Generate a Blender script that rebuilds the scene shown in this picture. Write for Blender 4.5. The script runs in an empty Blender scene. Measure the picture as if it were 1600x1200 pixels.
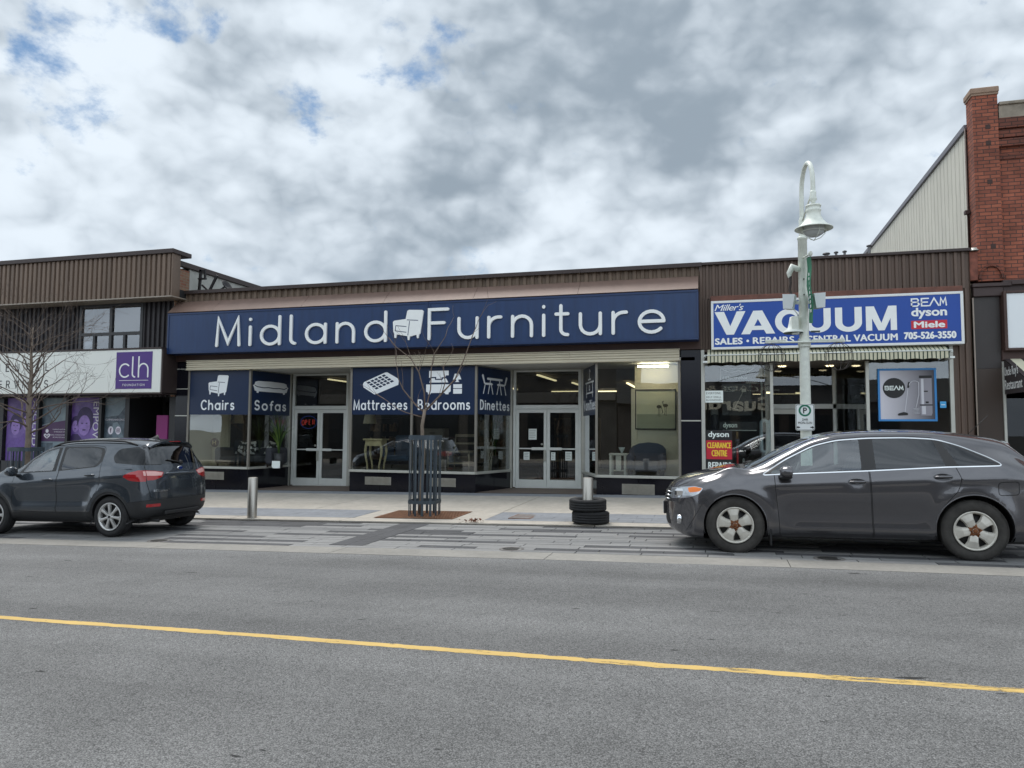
import bpy, bmesh, math, random
from mathutils import Vector, Matrix
R = math.radians
S = bpy.context.scene
COL = S.collection
random.seed(7)

# ---------------------------------------------------------------- camera
cam_d = bpy.data.cameras.new('camera')
cam = bpy.data.objects.new('camera', cam_d); COL.objects.link(cam)
FPX = 1150.0
cam_d.sensor_width = 36.0
cam_d.lens = 36.0 * FPX / 1600.0
cam_d.clip_start = 0.05
cam_d.clip_end = 3000.0
CAM = Vector((0.0, -18.0, 1.41))
cam.matrix_world = Matrix.Translation(CAM) @ (Matrix.Rotation(R(15.9), 4, 'Z')
    @ Matrix.Rotation(math.pi/2 + math.atan(76/FPX), 4, 'X') @ Matrix.Rotation(0.0065, 4, 'Z'))
S.camera = cam
S.view_settings.view_transform = 'Standard'
S.view_settings.look = 'None'
S.view_settings.exposure = 0.50
S.view_settings.gamma = 1.0
S.view_settings.use_curve_mapping = False
S.render.engine = 'CYCLES'
S.cycles.max_bounces = 8
S.cycles.transparent_max_bounces = 24
S.cycles.caustics_reflective = False
S.cycles.caustics_refractive = False
S.cycles.sample_clamp_indirect = 4.0
S.cycles.use_denoising = True

# ---------------------------------------------------------------- world: sky texture behind broken cloud
SUN_EL, SUN_AZ = R(62), R(325)       # azimuth measured clockwise from +Y
W = bpy.data.worlds.new("World"); S.world = W; W.use_nodes = True
W.cycles.sampling_method = 'MANUAL'; W.cycles.sample_map_resolution = 512
wn, wl = W.node_tree.nodes, W.node_tree.links
wn.clear()
def N(t, nodes=None, **kw):
    n = (nodes or wn).new(t)
    for k, v in kw.items(): setattr(n, k, v)
    return n
def wmath(op, a, b=None, c=None, clamp=False):
    n = N('ShaderNodeMath', operation=op); n.use_clamp = clamp
    for i, v in enumerate((a, b, c)):
        if v is None: continue
        if isinstance(v, (int, float)): n.inputs[i].default_value = v
        else: wl.new(v, n.inputs[i])
    return n.outputs[0]
def wramp(x, lo, hi, smooth=True):
    n = N('ShaderNodeMapRange', interpolation_type='SMOOTHSTEP' if smooth else 'LINEAR')
    n.inputs[1].default_value = lo; n.inputs[2].default_value = hi
    wl.new(x, n.inputs[0]); return n.outputs[0]
def wmix(f, a, b):
    n = N('ShaderNodeMix', data_type='RGBA')
    if isinstance(f, (int, float)): n.inputs[0].default_value = f
    else: wl.new(f, n.inputs[0])
    for s, v in ((6, a), (7, b)):
        if isinstance(v, tuple): n.inputs[s].default_value = (*v, 1)
        else: wl.new(v, n.inputs[s])
    return n.outputs[2]
sky = N('ShaderNodeTexSky', sky_type='NISHITA', sun_disc=False)
sky.sun_elevation = SUN_EL; sky.sun_rotation = SUN_AZ
tc = N('ShaderNodeTexCoord')
D = tc.outputs['Generated']
sx = N('ShaderNodeSeparateXYZ'); wl.new(D, sx.inputs[0])
mpz = N('ShaderNodeMapping'); mpz.inputs['Scale'].default_value = (1, 1, 1.45); wl.new(D, mpz.inputs[0])
dn = N('ShaderNodeTexNoise'); dn.inputs['Scale'].default_value = 5.0; dn.inputs['Detail'].default_value = 8; wl.new(mpz.outputs[0], dn.inputs['Vector'])
dv = N('ShaderNodeVectorMath', operation='MULTIPLY_ADD'); wl.new(dn.outputs['Color'], dv.inputs[0]); dv.inputs[1].default_value = (.22, .22, .22); wl.new(mpz.outputs[0], dv.inputs[2])
def wnoise(scale, detail=6, rough=0.55, off=(0, 0, 0), dist=0.0):
    mp = N('ShaderNodeMapping'); mp.inputs['Location'].default_value = off
    wl.new(mpz.outputs[0], mp.inputs[0])
    n = N('ShaderNodeTexNoise'); n.inputs['Scale'].default_value = scale
    n.inputs['Detail'].default_value = detail; n.inputs['Roughness'].default_value = rough
    n.inputs['Distortion'].default_value = dist
    wl.new(mp.outputs[0], n.inputs['Vector']); return n.outputs['Fac']
def wpuff(scale, off, detail=1.0):
    """rounded cloud heads: smooth cells pushed about by noise"""
    mp = N('ShaderNodeMapping'); mp.inputs['Location'].default_value = off; wl.new(dv.outputs[0], mp.inputs[0])
    v = N('ShaderNodeTexVoronoi', feature='F1'); v.inputs['Scale'].default_value = scale; v.inputs['Detail'].default_value = detail
    v.inputs['Roughness'].default_value = .5; wl.new(mp.outputs[0], v.inputs['Vector'])
    return wmath('SUBTRACT', 1.0, v.outputs['Distance'])
def wspot(vec, inner, outer):
    """1 inside a cone round the direction, wobbling to 0 at the outer angle"""
    v = Vector(vec).normalized()
    n = N('ShaderNodeVectorMath', operation='DOT_PRODUCT'); n.inputs[1].default_value = v
    wl.new(D, n.inputs[0])
    return n.outputs['Value'], math.cos(R(inner)), math.cos(R(outer))
def wspotf(vec, inner, outer):
    o, a, b = wspot(vec, inner, outer)
    return wramp(o, b, a)
big = wnoise(2.4, 4, 0.5, (3.1, 0.4, 0), 0.2)
mid = wnoise(6.0, 12, 0.60, (1.3, 5.2, 0), 0.15)
mid2 = wnoise(6.0, 12, 0.60, (1.297, 5.202, 0.020), 0.15)
fine = wnoise(16.0, 8, 0.60, (8.0, 2.0, 0), 0.1)
def wbillow(off):
    """rounded cloud heads with sharp creases between them"""
    tot = None
    for sc_, w_ in ((3.1, .70), (6.8, .38), (15.0, .19), (34.0, .085)):
        n = wnoise(sc_, 1, 0.4, tuple(o+sc_*.37 for o in off) if False else (off[0]+sc_, off[1]+.5*sc_, off[2]), 0.0)
        q = wmath('MULTIPLY', wmath('ABSOLUTE', wmath('SUBTRACT', wmath('MULTIPLY', n, 2.0), 1.0)), w_*2.0)
        tot = q if tot is None else wmath('ADD', tot, q)
    return tot
puff = wbillow((0, 0, 0)); puff2 = wbillow((-.008, 0, .030))
DARKSUM = None
for v_, a_, b_, w_ in (
        ((-0.195, 0.884, 0.425), 0, 13, 0.26),
        ((-0.096, 0.928, 0.361), 0, 8, 0.24),
        ((-0.288, 0.884, 0.368), 0, 8, 0.2),
        ((-0.545, 0.760, 0.355), 0, 10, 0.24),
        ((-0.387, 0.865, 0.320), 0, 8, 0.16),
        ((0.051, 0.906, 0.420), 0, 10, 0.2),
        ((-0.045, 0.879, 0.475), 0, 8, 0.12),
        ((-0.450, 0.846, 0.285), 0, 7, 0.1),
        ((-0.312, 0.904, 0.292), 0, 6, 0.12),
        ((-0.128, 0.867, 0.481), 0, 7, 0.08),
        ((-0.324, 0.836, 0.443), 0, 6, -0.1),
        ((-0.470, 0.749, 0.468), 0, 8, -0.12),
        ((-0.447, 0.813, 0.373), 0, 5, -0.22),
        ((0.247, 0.906, 0.344), 0, 10, -0.02),
        ((-0.694, 0.674, 0.253), 0, 9, -0.04),
        ((0.029, 0.946, 0.322), 0, 5, -0.16),
        ((-0.632, 0.700, 0.333), 0, 4, -0.12),
        ((0.147, 0.881, 0.449), 0, 8, 0.1),
        ((0.287, 0.867, 0.407), 0, 7, 0.08),
        ((-0.647, 0.655, 0.391), 0, 4, -0.1),
        ):
    q_ = wmath('MULTIPLY', wspotf(v_, a_, b_), w_)
    DARKSUM = q_ if DARKSUM is None else wmath('ADD', DARKSUM, q_)
BLUESUM = None
for v_, a_, b_, w_ in (
        ((-0.576, 0.669, 0.469), 0, 3.5, 0.75),
        ((-0.604, 0.644, 0.469), 0, 3, 0.6),
        ((-0.348, 0.801, 0.487), 0, 4.5, 0.72),
        ((-0.646, 0.676, 0.355), 0, 4, 0.32),
        ((-0.744, 0.605, 0.285), 0, 3.5, 0.55),
        ((-0.690, 0.610, 0.390), 0, 5, 0.42),
        ((-0.423, 0.789, 0.446), 0, 3, 0.45),
        ((-0.612, 0.686, 0.393), 0, 3, 0.25),
        ((0.188, 0.890, 0.414), 0, 2.5, 0.4),
        ):
    q_ = wmath('MULTIPLY', wspotf(v_, a_, b_), w_)
    BLUESUM = q_ if BLUESUM is None else wmath('ADD', BLUESUM, q_)
W_OUT = N('ShaderNodeOutputWorld')
bg = N('ShaderNodeBackground')
bg.inputs[1].default_value = 1.0
skyc = N('ShaderNodeMix', data_type='RGBA', blend_type='MULTIPLY'); skyc.inputs[0].default_value = 1.0
wl.new(sky.outputs[0], skyc.inputs[6]); skyc.inputs[7].default_value = (0.046, 0.060, 0.068, 1)
# thick parts of the cloud are grey underneath, billows are brighter towards the light
thick = wmath('ADD', wmath('MULTIPLY', big, 0.95), wmath('ADD', wmath('MULTIPLY', mid, 0.30), wmath('MULTIPLY', puff, -0.30)))
thick = wmath('ADD', thick, wmath('MULTIPLY', DARKSUM, 0.74))
body = wramp(thick, 0.22, 0.98, False)
relief = wmath('ADD', wmath('MULTIPLY', wmath('SUBTRACT', puff, puff2), 0.85), wmath('MULTIPLY', wmath('SUBTRACT', mid, mid2), 0.9))
bright = wramp(wmath('SUBTRACT', wmath('ADD', 1.0, relief), body), -0.14, 1.06)
cloud = wmix(bright, (0.225, 0.274, 0.325), (0.590, 0.652, 0.712))
low = wramp(sx.outputs[2], 0.02, 0.30)
cloud = wmix(wmath('MULTIPLY', wmath('SUBTRACT', 1.0, low), 0.45), cloud, (0.50, 0.57, 0.65))
gapv = wmath('ADD', wmath('ADD', wmath('MULTIPLY', wmath('SUBTRACT', mid, 0.5), 1.8), wmath('MULTIPLY', wmath('SUBTRACT', fine, 0.5), 0.9)), wmath('MULTIPLY', BLUESUM, -0.36))
cover = wramp(gapv, -0.52, -0.20)
final = wmix(cover, skyc.outputs[2], cloud)
# unseen sky behind the camera, brightness added to lift the shop fronts
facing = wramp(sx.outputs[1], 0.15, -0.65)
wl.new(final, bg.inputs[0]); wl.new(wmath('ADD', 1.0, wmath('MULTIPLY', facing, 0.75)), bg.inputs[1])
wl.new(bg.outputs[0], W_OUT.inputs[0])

# ---------------------------------------------------------------- sun, high behind thin cloud
sun_d = bpy.data.lights.new('sun', 'SUN'); sun_d.energy = 1.8; sun_d.angle = R(28)
sun_d.color = (1.0, 0.96, 0.91)
sun = bpy.data.objects.new('sun', sun_d); COL.objects.link(sun)
sv = Vector((math.sin(SUN_AZ)*math.cos(SUN_EL), math.cos(SUN_AZ)*math.cos(SUN_EL), math.sin(SUN_EL)))
sun.rotation_euler = sv.to_track_quat('Z', 'Y').to_euler()
sun.location = (0, -10, 30)

# ---------------------------------------------------------------- materials
def hexc(r, g, b):
    f = lambda c: (c/255/12.92) if c/255 <= 0.04045 else ((c/255+0.055)/1.055)**2.4
    return (f(r), f(g), f(b))
MATS = {}
def mat(name, col, rough=0.6, metal=0.0, var=0.0, vscale=3.0, bump=0.0, bscale=40.0, spec=0.5, coat=0.0,
        emit=None, estr=0.0, var2=None, v2scale=0.6, stretch=None, dark_back=False):
    m = bpy.data.materials.new(name); m.use_nodes = True
    n, l = m.node_tree.nodes, m.node_tree.links
    b = n['Principled BSDF']
    b.inputs['Base Color'].default_value = (*col, 1)
    b.inputs['Roughness'].default_value = rough
    b.inputs['Metallic'].default_value = metal
    b.inputs['Specular IOR Level'].default_value = spec
    b.inputs['Coat Weight'].default_value = coat
    b.inputs['Coat Roughness'].default_value = 0.03
    if emit:
        b.inputs['Emission Color'].default_value = (*emit, 1); b.inputs['Emission Strength'].default_value = estr
    tcn = None
    if var or bump or var2:
        tcn = n.new('ShaderNodeTexCoord')
        vec = tcn.outputs['Object']
        if stretch:
            mp = n.new('ShaderNodeMapping'); mp.inputs['Scale'].default_value = stretch
            l.new(vec, mp.inputs[0]); vec = mp.outputs[0]
    cur = None
    def layer(cur, amt, sc):
        nz = n.new('ShaderNodeTexNoise'); nz.inputs['Scale'].default_value = sc
        nz.inputs['Detail'].default_value = 5; nz.inputs['Roughness'].default_value = 0.6
        l.new(vec, nz.inputs['Vector'])
        mr = n.new('ShaderNodeMapRange'); mr.inputs[1].default_value = 0.3; mr.inputs[2].default_value = 0.7
        mr.inputs[3].default_value = 1 - amt; mr.inputs[4].default_value = 1 + amt
        l.new(nz.outputs['Fac'], mr.inputs[0])
        mx = n.new('ShaderNodeVectorMath'); mx.operation = 'SCALE'
        if cur is None: mx.inputs[0].default_value = col
        else: l.new(cur, mx.inputs[0])
        l.new(mr.outputs[0], mx.inputs['Scale'])
        return mx.outputs[0]
    if var: cur = layer(cur, var, vscale)
    if var2: cur = layer(cur, var2, v2scale)
    if cur is not None: l.new(cur, b.inputs['Base Color'])
    if bump:
        nz = n.new('ShaderNodeTexNoise'); nz.inputs['Scale'].default_value = bscale
        nz.inputs['Detail'].default_value = 4
        l.new(vec, nz.inputs['Vector'])
        bp = n.new('ShaderNodeBump'); bp.inputs['Strength'].default_value = bump; bp.inputs['Distance'].default_value = 0.02
        l.new(nz.outputs['Fac'], bp.inputs['Height']); l.new(bp.outputs[0], b.inputs['Normal'])
    if dark_back:                       # inner face of a thin sheet is bare trim, not paint
        out = n['Material Output']
        db = n.new('ShaderNodeBsdfDiffuse'); db.inputs[0].default_value = (0.012, 0.012, 0.013, 1)
        ge = n.new('ShaderNodeNewGeometry'); ms = n.new('ShaderNodeMixShader')
        l.new(ge.outputs['Backfacing'], ms.inputs[0]); l.new(b.outputs[0], ms.inputs[1]); l.new(db.outputs[0], ms.inputs[2])
        l.new(ms.outputs[0], out.inputs[0])
    MATS[name] = m
    return m
def glass(name, tint=(0.9, 0.95, 0.93), refl=1.0, rough=0.0, ior=1.5, wob=0.0):
    m = bpy.data.materials.new(name); m.use_nodes = True
    n, l = m.node_tree.nodes, m.node_tree.links
    n.remove(n['Principled BSDF']); out = n['Material Output']
    tr = n.new('ShaderNodeBsdfTransparent'); tr.inputs[0].default_value = (*tint, 1)
    gl = n.new('ShaderNodeBsdfGlossy'); gl.inputs['Roughness'].default_value = rough
    gl.inputs[0].default_value = (0.95, 0.97, 1.0, 1)
    fr = n.new('ShaderNodeLayerWeight'); fr.inputs[0].default_value = 0.5
    pw = n.new('ShaderNodeMath'); pw.operation = 'POWER'; pw.inputs[1].default_value = 5.0
    l.new(fr.outputs['Facing'], pw.inputs[0])
    ad = n.new('ShaderNodeMath'); ad.operation = 'MULTIPLY_ADD'; ad.inputs[1].default_value = 0.95; ad.inputs[2].default_value = 0.045
    l.new(pw.outputs[0], ad.inputs[0])
    mu = n.new('ShaderNodeMath'); mu.operation = 'MULTIPLY'; mu.inputs[1].default_value = refl; mu.use_clamp = True
    l.new(ad.outputs[0], mu.inputs[0])
    ms = n.new('ShaderNodeMixShader')
    l.new(mu.outputs[0], ms.inputs[0]); l.new(tr.outputs[0], ms.inputs[1]); l.new(gl.outputs[0], ms.inputs[2])
    l.new(ms.outputs[0], out.inputs[0])
    if wob:
        t = n.new('ShaderNodeTexCoord'); nz = n.new('ShaderNodeTexNoise'); nz.inputs['Scale'].default_value = 0.9
        nz.inputs['Detail'].default_value = 1
        l.new(t.outputs['Object'], nz.inputs['Vector'])
        bp = n.new('ShaderNodeBump'); bp.inputs['Strength'].default_value = wob; bp.inputs['Distance'].default_value = 0.05
        l.new(nz.outputs['Fac'], bp.inputs['Height']); l.new(bp.outputs[0], gl.inputs['Normal'])
    MATS[name] = m
    return m

# ---------------------------------------------------------------- object helpers
OFF = {}
def tag(o, label=None, cat=None, group=None, kind=None):
    if label: o['label'] = label
    if cat: o['category'] = cat
    if group: o['group'] = group
    if kind: o['kind'] = kind
    return o
def thing(name, loc, label, cat, group=None):
    o = bpy.data.objects.new(name, None); COL.objects.link(o)
    o.location = loc; o.empty_display_size = 0.2
    OFF[o] = Vector(loc)
    return tag(o, label, cat, group)
class MB:
    """collects shapes; build() links them as one mesh object"""
    def __init__(self, M=None):
        self.v = []; self.f = []; self.m = []; self.M = M; self.cur = 0; self.sm = []; self.smooth = False
    def add(self, verts, faces):
        k = len(self.v)
        for p in verts:
            p = Vector(p)
            self.v.append(self.M @ p if self.M else p)
        for f in faces:
            self.f.append([k+i for i in f]); self.m.append(self.cur); self.sm.append(self.smooth)
        return self
    def mi(self, i): self.cur = i; return self
    def box(self, x0, x1, y0, y1, z0, z1, c=0.0):
        if x0 > x1: x0, x1 = x1, x0
        if y0 > y1: y0, y1 = y1, y0
        if z0 > z1: z0, z1 = z1, z0
        c = min(c, (x1-x0)*0.45, (y1-y0)*0.45, (z1-z0)*0.45)
        if c <= 0:
            v = [(x, y, z) for z in (z0, z1) for y in (y0, y1) for x in (x0, x1)]
            return self.add(v, [(0, 2, 3, 1), (4, 5, 7, 6), (0, 1, 5, 4), (2, 6, 7, 3), (0, 4, 6, 2), (1, 3, 7, 5)])
        V = []; idx = {}
        X = (x0, x1); Y = (y0, y1); Z = (z0, z1)
        for i in (0, 1):
            for j in (0, 1):
                for k in (0, 1):
                    sxn, syn, szn = (1, -1)[i], (1, -1)[j], (1, -1)[k]
                    for a in range(3):
                        p = [X[i], Y[j], Z[k]]
                        for q, s in enumerate((sxn, syn, szn)):
                            if q != a: p[q] += s*c
                        idx[(i, j, k, a)] = len(V); V.append(tuple(p))
        F = []
        for a in range(3):                 # big faces
            o = [q for q in range(3) if q != a]
            for s in (0, 1):
                quad = []
                for (p, r) in ((0, 0), (1, 0), (1, 1), (0, 1)):
                    t = [0, 0, 0]; t[a] = s; t[o[0]] = p; t[o[1]] = r
                    quad.append(idx[(t[0], t[1], t[2], a)])
                flip = (s == 0) ^ (a == 1)
                F.append(tuple(reversed(quad)) if flip else tuple(quad))
        for a in range(3):                 # edge strips along axis a
            o = [q for q in range(3) if q != a]
            for p in (0, 1):
                for r in (0, 1):
                    t0 = [0, 0, 0]; t1 = [0, 0, 0]
                    t0[a] = 0; t1[a] = 1
                    for t in (t0, t1): t[o[0]] = p; t[o[1]] = r
                    q = [idx[(*t0, o[0])], idx[(*t1, o[0])], idx[(*t1, o[1])], idx[(*t0, o[1])]]
                    F.append(tuple(q))
        for i in (0, 1):
            for j in (0, 1):
                for k in (0, 1):
                    F.append((idx[(i, j, k, 0)], idx[(i, j, k, 1)], idx[(i, j, k, 2)]))
        cen = Vector(((x0+x1)/2, (y0+y1)/2, (z0+z1)/2))
        G2 = []
        for f in F:
            a, b, d = (Vector(V[q]) for q in f[:3])
            nrm = (b-a).cross(d-a); mid = sum((Vector(V[q]) for q in f), Vector())/len(f)
            G2.append(f if nrm.dot(mid-cen) > 0 else tuple(reversed(f)))
        return self.add(V, G2)
    def bar(self, a, b, w, h=None, up=(0, 0, 1)):
        """square bar between two points"""
        a, b = Vector(a), Vector(b); h = h or w
        d = (b-a).normalized(); u = Vector(up)
        if abs(d.dot(u)) > 0.97: u = Vector((0, 1, 0))
        s = d.cross(u).normalized(); u = s.cross(d).normalized()
        V = []
        for p in (a, b):
            for (i, j) in ((-1, -1), (1, -1), (1, 1), (-1, 1)): V.append(p + s*i*w/2 + u*j*h/2)
        return self.add(V, [(3, 2, 1, 0), (4, 5, 6, 7), (0, 1, 5, 4), (1, 2, 6, 5), (2, 3, 7, 6), (3, 0, 4, 7)])
    def tube(self, pts, r, n=8, cap=True, flat=None, dome=False):
        """round tube along points; r a number or list.  flat=(axis vector, factor) squashes the section"""
        pts = [Vector(p) for p in pts]
        if len(pts) < 2: return self
        rs = list(r) if isinstance(r, (list, tuple)) else [r]*len(pts)
        tang = []
        for i in range(len(pts)):
            a = pts[max(i-1, 0)]; b = pts[min(i+1, len(pts)-1)]
            t = b-a
            tang.append(t.normalized() if t.length > 1e-9 else Vector((0, 0, 1)))
        if dome:
            P, Q, T = [], [], []
            for k in (0.0, 0.35, 0.7):
                P.append(pts[0]-tang[0]*rs[0]*math.cos(math.asin(max(k, 0.02)))); Q.append(rs[0]*max(k, 0.02)); T.append(tang[0])
            P += pts; Q += rs; T += tang
            for k in (0.7, 0.35, 0.0):
                P.append(pts[-1]+tang[-1]*rs[-1]*math.cos(math.asin(max(k, 0.02)))); Q.append(rs[-1]*max(k, 0.02)); T.append(tang[-1])
            pts, rs, tang = P, Q, T
        up = Vector((0, 0, 1)) if abs(tang[0].z) < 0.9 else Vector((1, 0, 0))
        s = tang[0].cross(up).normalized()
        V = []
        for p, q, t in zip(pts, rs, tang):
            s = (s - t*s.dot(t))
            s = s.normalized() if s.length > 1e-6 else t.orthogonal().normalized()
            u = t.cross(s)
            for k in range(n):
                an = 2*math.pi*k/n
                o = s*math.cos(an)*q + u*math.sin(an)*q
                if flat:
                    ax, fc = flat; ax = Vector(ax); o = o - ax*o.dot(ax)*(1-fc)
                V.append(p+o)
        F = []
        for i in range(len(pts)-1):
            for k in range(n):
                F.append((i*n+k, i*n+(k+1) % n, (i+1)*n+(k+1) % n, (i+1)*n+k))
        if cap:
            F.append(tuple(range(n-1, -1, -1))); F.append(tuple((len(pts)-1)*n+k for k in range(n)))
        sm = self.smooth; self.smooth = True
        self.add(V, F); self.smooth = sm
        return self
    def lathe(self, prof, c=(0, 0, 0), axis='Z', n=24, a0=0.0, a1=2*math.pi, smooth=True):
        """prof = [(radius, height)]"""
        full = abs(a1-a0-2*math.pi) < 1e-6
        m = n if full else n+1
        V = []
        for (r, h) in prof:
            for k in range(m):
                an = a0+(a1-a0)*k/n
                x, y = r*math.cos(an), r*math.sin(an)
                p = {'Z': (x, y, h), 'Y': (x, h, y), 'X': (h, x, y)}[axis]
                V.append((p[0]+c[0], p[1]+c[1], p[2]+c[2]))
        F = []
        for i in range(len(prof)-1):
            for k in range(n):
                a, b = i*m+k, i*m+(k+1) % m
                q = (a, b, b+m, a+m)
                F.append(q if axis != 'Y' else tuple(reversed(q)))
        sm = self.smooth; self.smooth = smooth
        self.add(V, F); self.smooth = sm
        return self
    def prism(self, poly, y0, y1, back=True):
        """polygon of (x,z) given depth from y0 (front) to y1"""
        n = len(poly)
        ar = sum(poly[i][0]*poly[(i+1) % n][1]-poly[(i+1) % n][0]*poly[i][1] for i in range(n))
        if ar < 0: poly = poly[::-1]
        V = [(p[0], y0, p[1]) for p in poly] + [(p[0], y1, p[1]) for p in poly]
        F = [tuple(range(n))]
        if back: F.append(tuple(range(2*n-1, n-1, -1)))
        for i in range(n):
            j = (i+1) % n
            F.append((i, i+n, j+n, j))
        return self.add(V, F)
    def quad(self, a, b, c, d): return self.add([a, b, c, d], [(0, 1, 2, 3)])
    def build(self, name, mats, parent=None, local=False, merge=False):
        if not isinstance(mats, (list, tuple)): mats = [mats]
        me = bpy.data.meshes.new(name)
        off = OFF.get(parent, Vector()) if (parent and not local) else Vector()
        me.from_pydata([tuple(p-off) for p in self.v], [], self.f)
        for m in mats: me.materials.append(m)
        me.polygons.foreach_set('material_index', self.m)
        me.polygons.foreach_set('use_smooth', self.sm)
        me.update()
        o = bpy.data.objects.new(name, me); COL.objects.link(o)
        if parent: o.parent = parent; OFF[o] = OFF.get(parent, Vector()) if not local else Vector()
        else: OFF[o] = Vector()
        return o
def children(o): return [c for c in bpy.data.objects if c.parent == o]
def copy_tree(o, parent=None):
    c = o.copy(); COL.objects.link(c); c.parent = parent
    for ch in children(o): copy_tree(ch, c)
    return c
def set_origin(o, p):
    """move a single-mesh thing's origin to its base"""
    p = Vector(p); o.data.transform(Matrix.Translation(-p)); o.location = p; return o

def frame(p0, p1):
    """plane standing on p0->p1 (seen from outside, left to right): x along, y inward, z up"""
    a = Vector((p0[0], p0[1], 0)); b = Vector((p1[0], p1[1], 0))
    ux = (b-a).normalized(); ny = Vector((-ux.y, ux.x, 0))
    M = Matrix((( ux.x, ny.x, 0, a.x), (ux.y, ny.y, 0, a.y), (0, 0, 1, 0), (0, 0, 0, 1)))
    return M, (b-a).length

# ---------------------------------------------------------------- lettering
def text_verts(body, bold=0.0, spacing=1.0):
    cu = bpy.data.curves.new('tmp_text', 'FONT'); cu.body = body; cu.size = 1.0
    cu.offset = bold; cu.space_character = spacing; cu.resolution_u = 5; cu.fill_mode = 'FRONT'
    ob = bpy.data.objects.new('tmp_text', cu); COL.objects.link(ob)
    me = ob.to_mesh()
    V = [(v.co.x, v.co.y) for v in me.vertices]; F = [tuple(p.vertices) for p in me.polygons]
    ob.to_mesh_clear(); bpy.data.objects.remove(ob); bpy.data.curves.remove(cu)
    return V, F
def put_text(mb, body, x0, x1, z0, z1, y=0.0, bold=0.0, spacing=1.0, shear=0.0, rot=False, thick=0.0, fat=0.0):
    """lettering that fills the rectangle x0..x1, z0..z1 of the plane y"""
    if bold and any(c in body for c in 'MNWRK'):      # offset outlines break on sharp inner corners
        fat = max(fat, bold*.35*(z1-z0) if not rot else bold*.35*(x1-x0)); bold = 0.0
    V, F = text_verts(body, bold, spacing)
    if not V: return mb
    if shear: V = [(a+shear*b, b) for a, b in V]
    if rot: V = [(b, -a) for a, b in V]            # reads downwards
    ax = min(p[0] for p in V); bx = max(p[0] for p in V); az = min(p[1] for p in V); bz = max(p[1] for p in V)
    P = [(x0+(p[0]-ax)/(bx-ax)*(x1-x0), y, z0+(p[1]-az)/(bz-az)*(z1-z0)) for p in V]
    mb.add(P, F)
    for k, (dx, dz) in enumerate(((-fat, 0), (fat, 0), (0, fat*.6), (0, -fat*.6)) if fat else ()):
        mb.add([(p[0]+dx, y-.0004*(k+1), p[2]+dz) for p in P], F)
    return mb
def arc(cx_, cy_, rx, ry, a0, a1, n=14):
    return [(cx_+rx*math.cos(R(a0+(a1-a0)*i/n)), cy_+ry*math.sin(R(a0+(a1-a0)*i/n))) for i in range(n+1)]
def ring(cx_, cy_, rx, ry, n=22): return arc(cx_, cy_, rx, ry, 0, 360, n)
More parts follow.
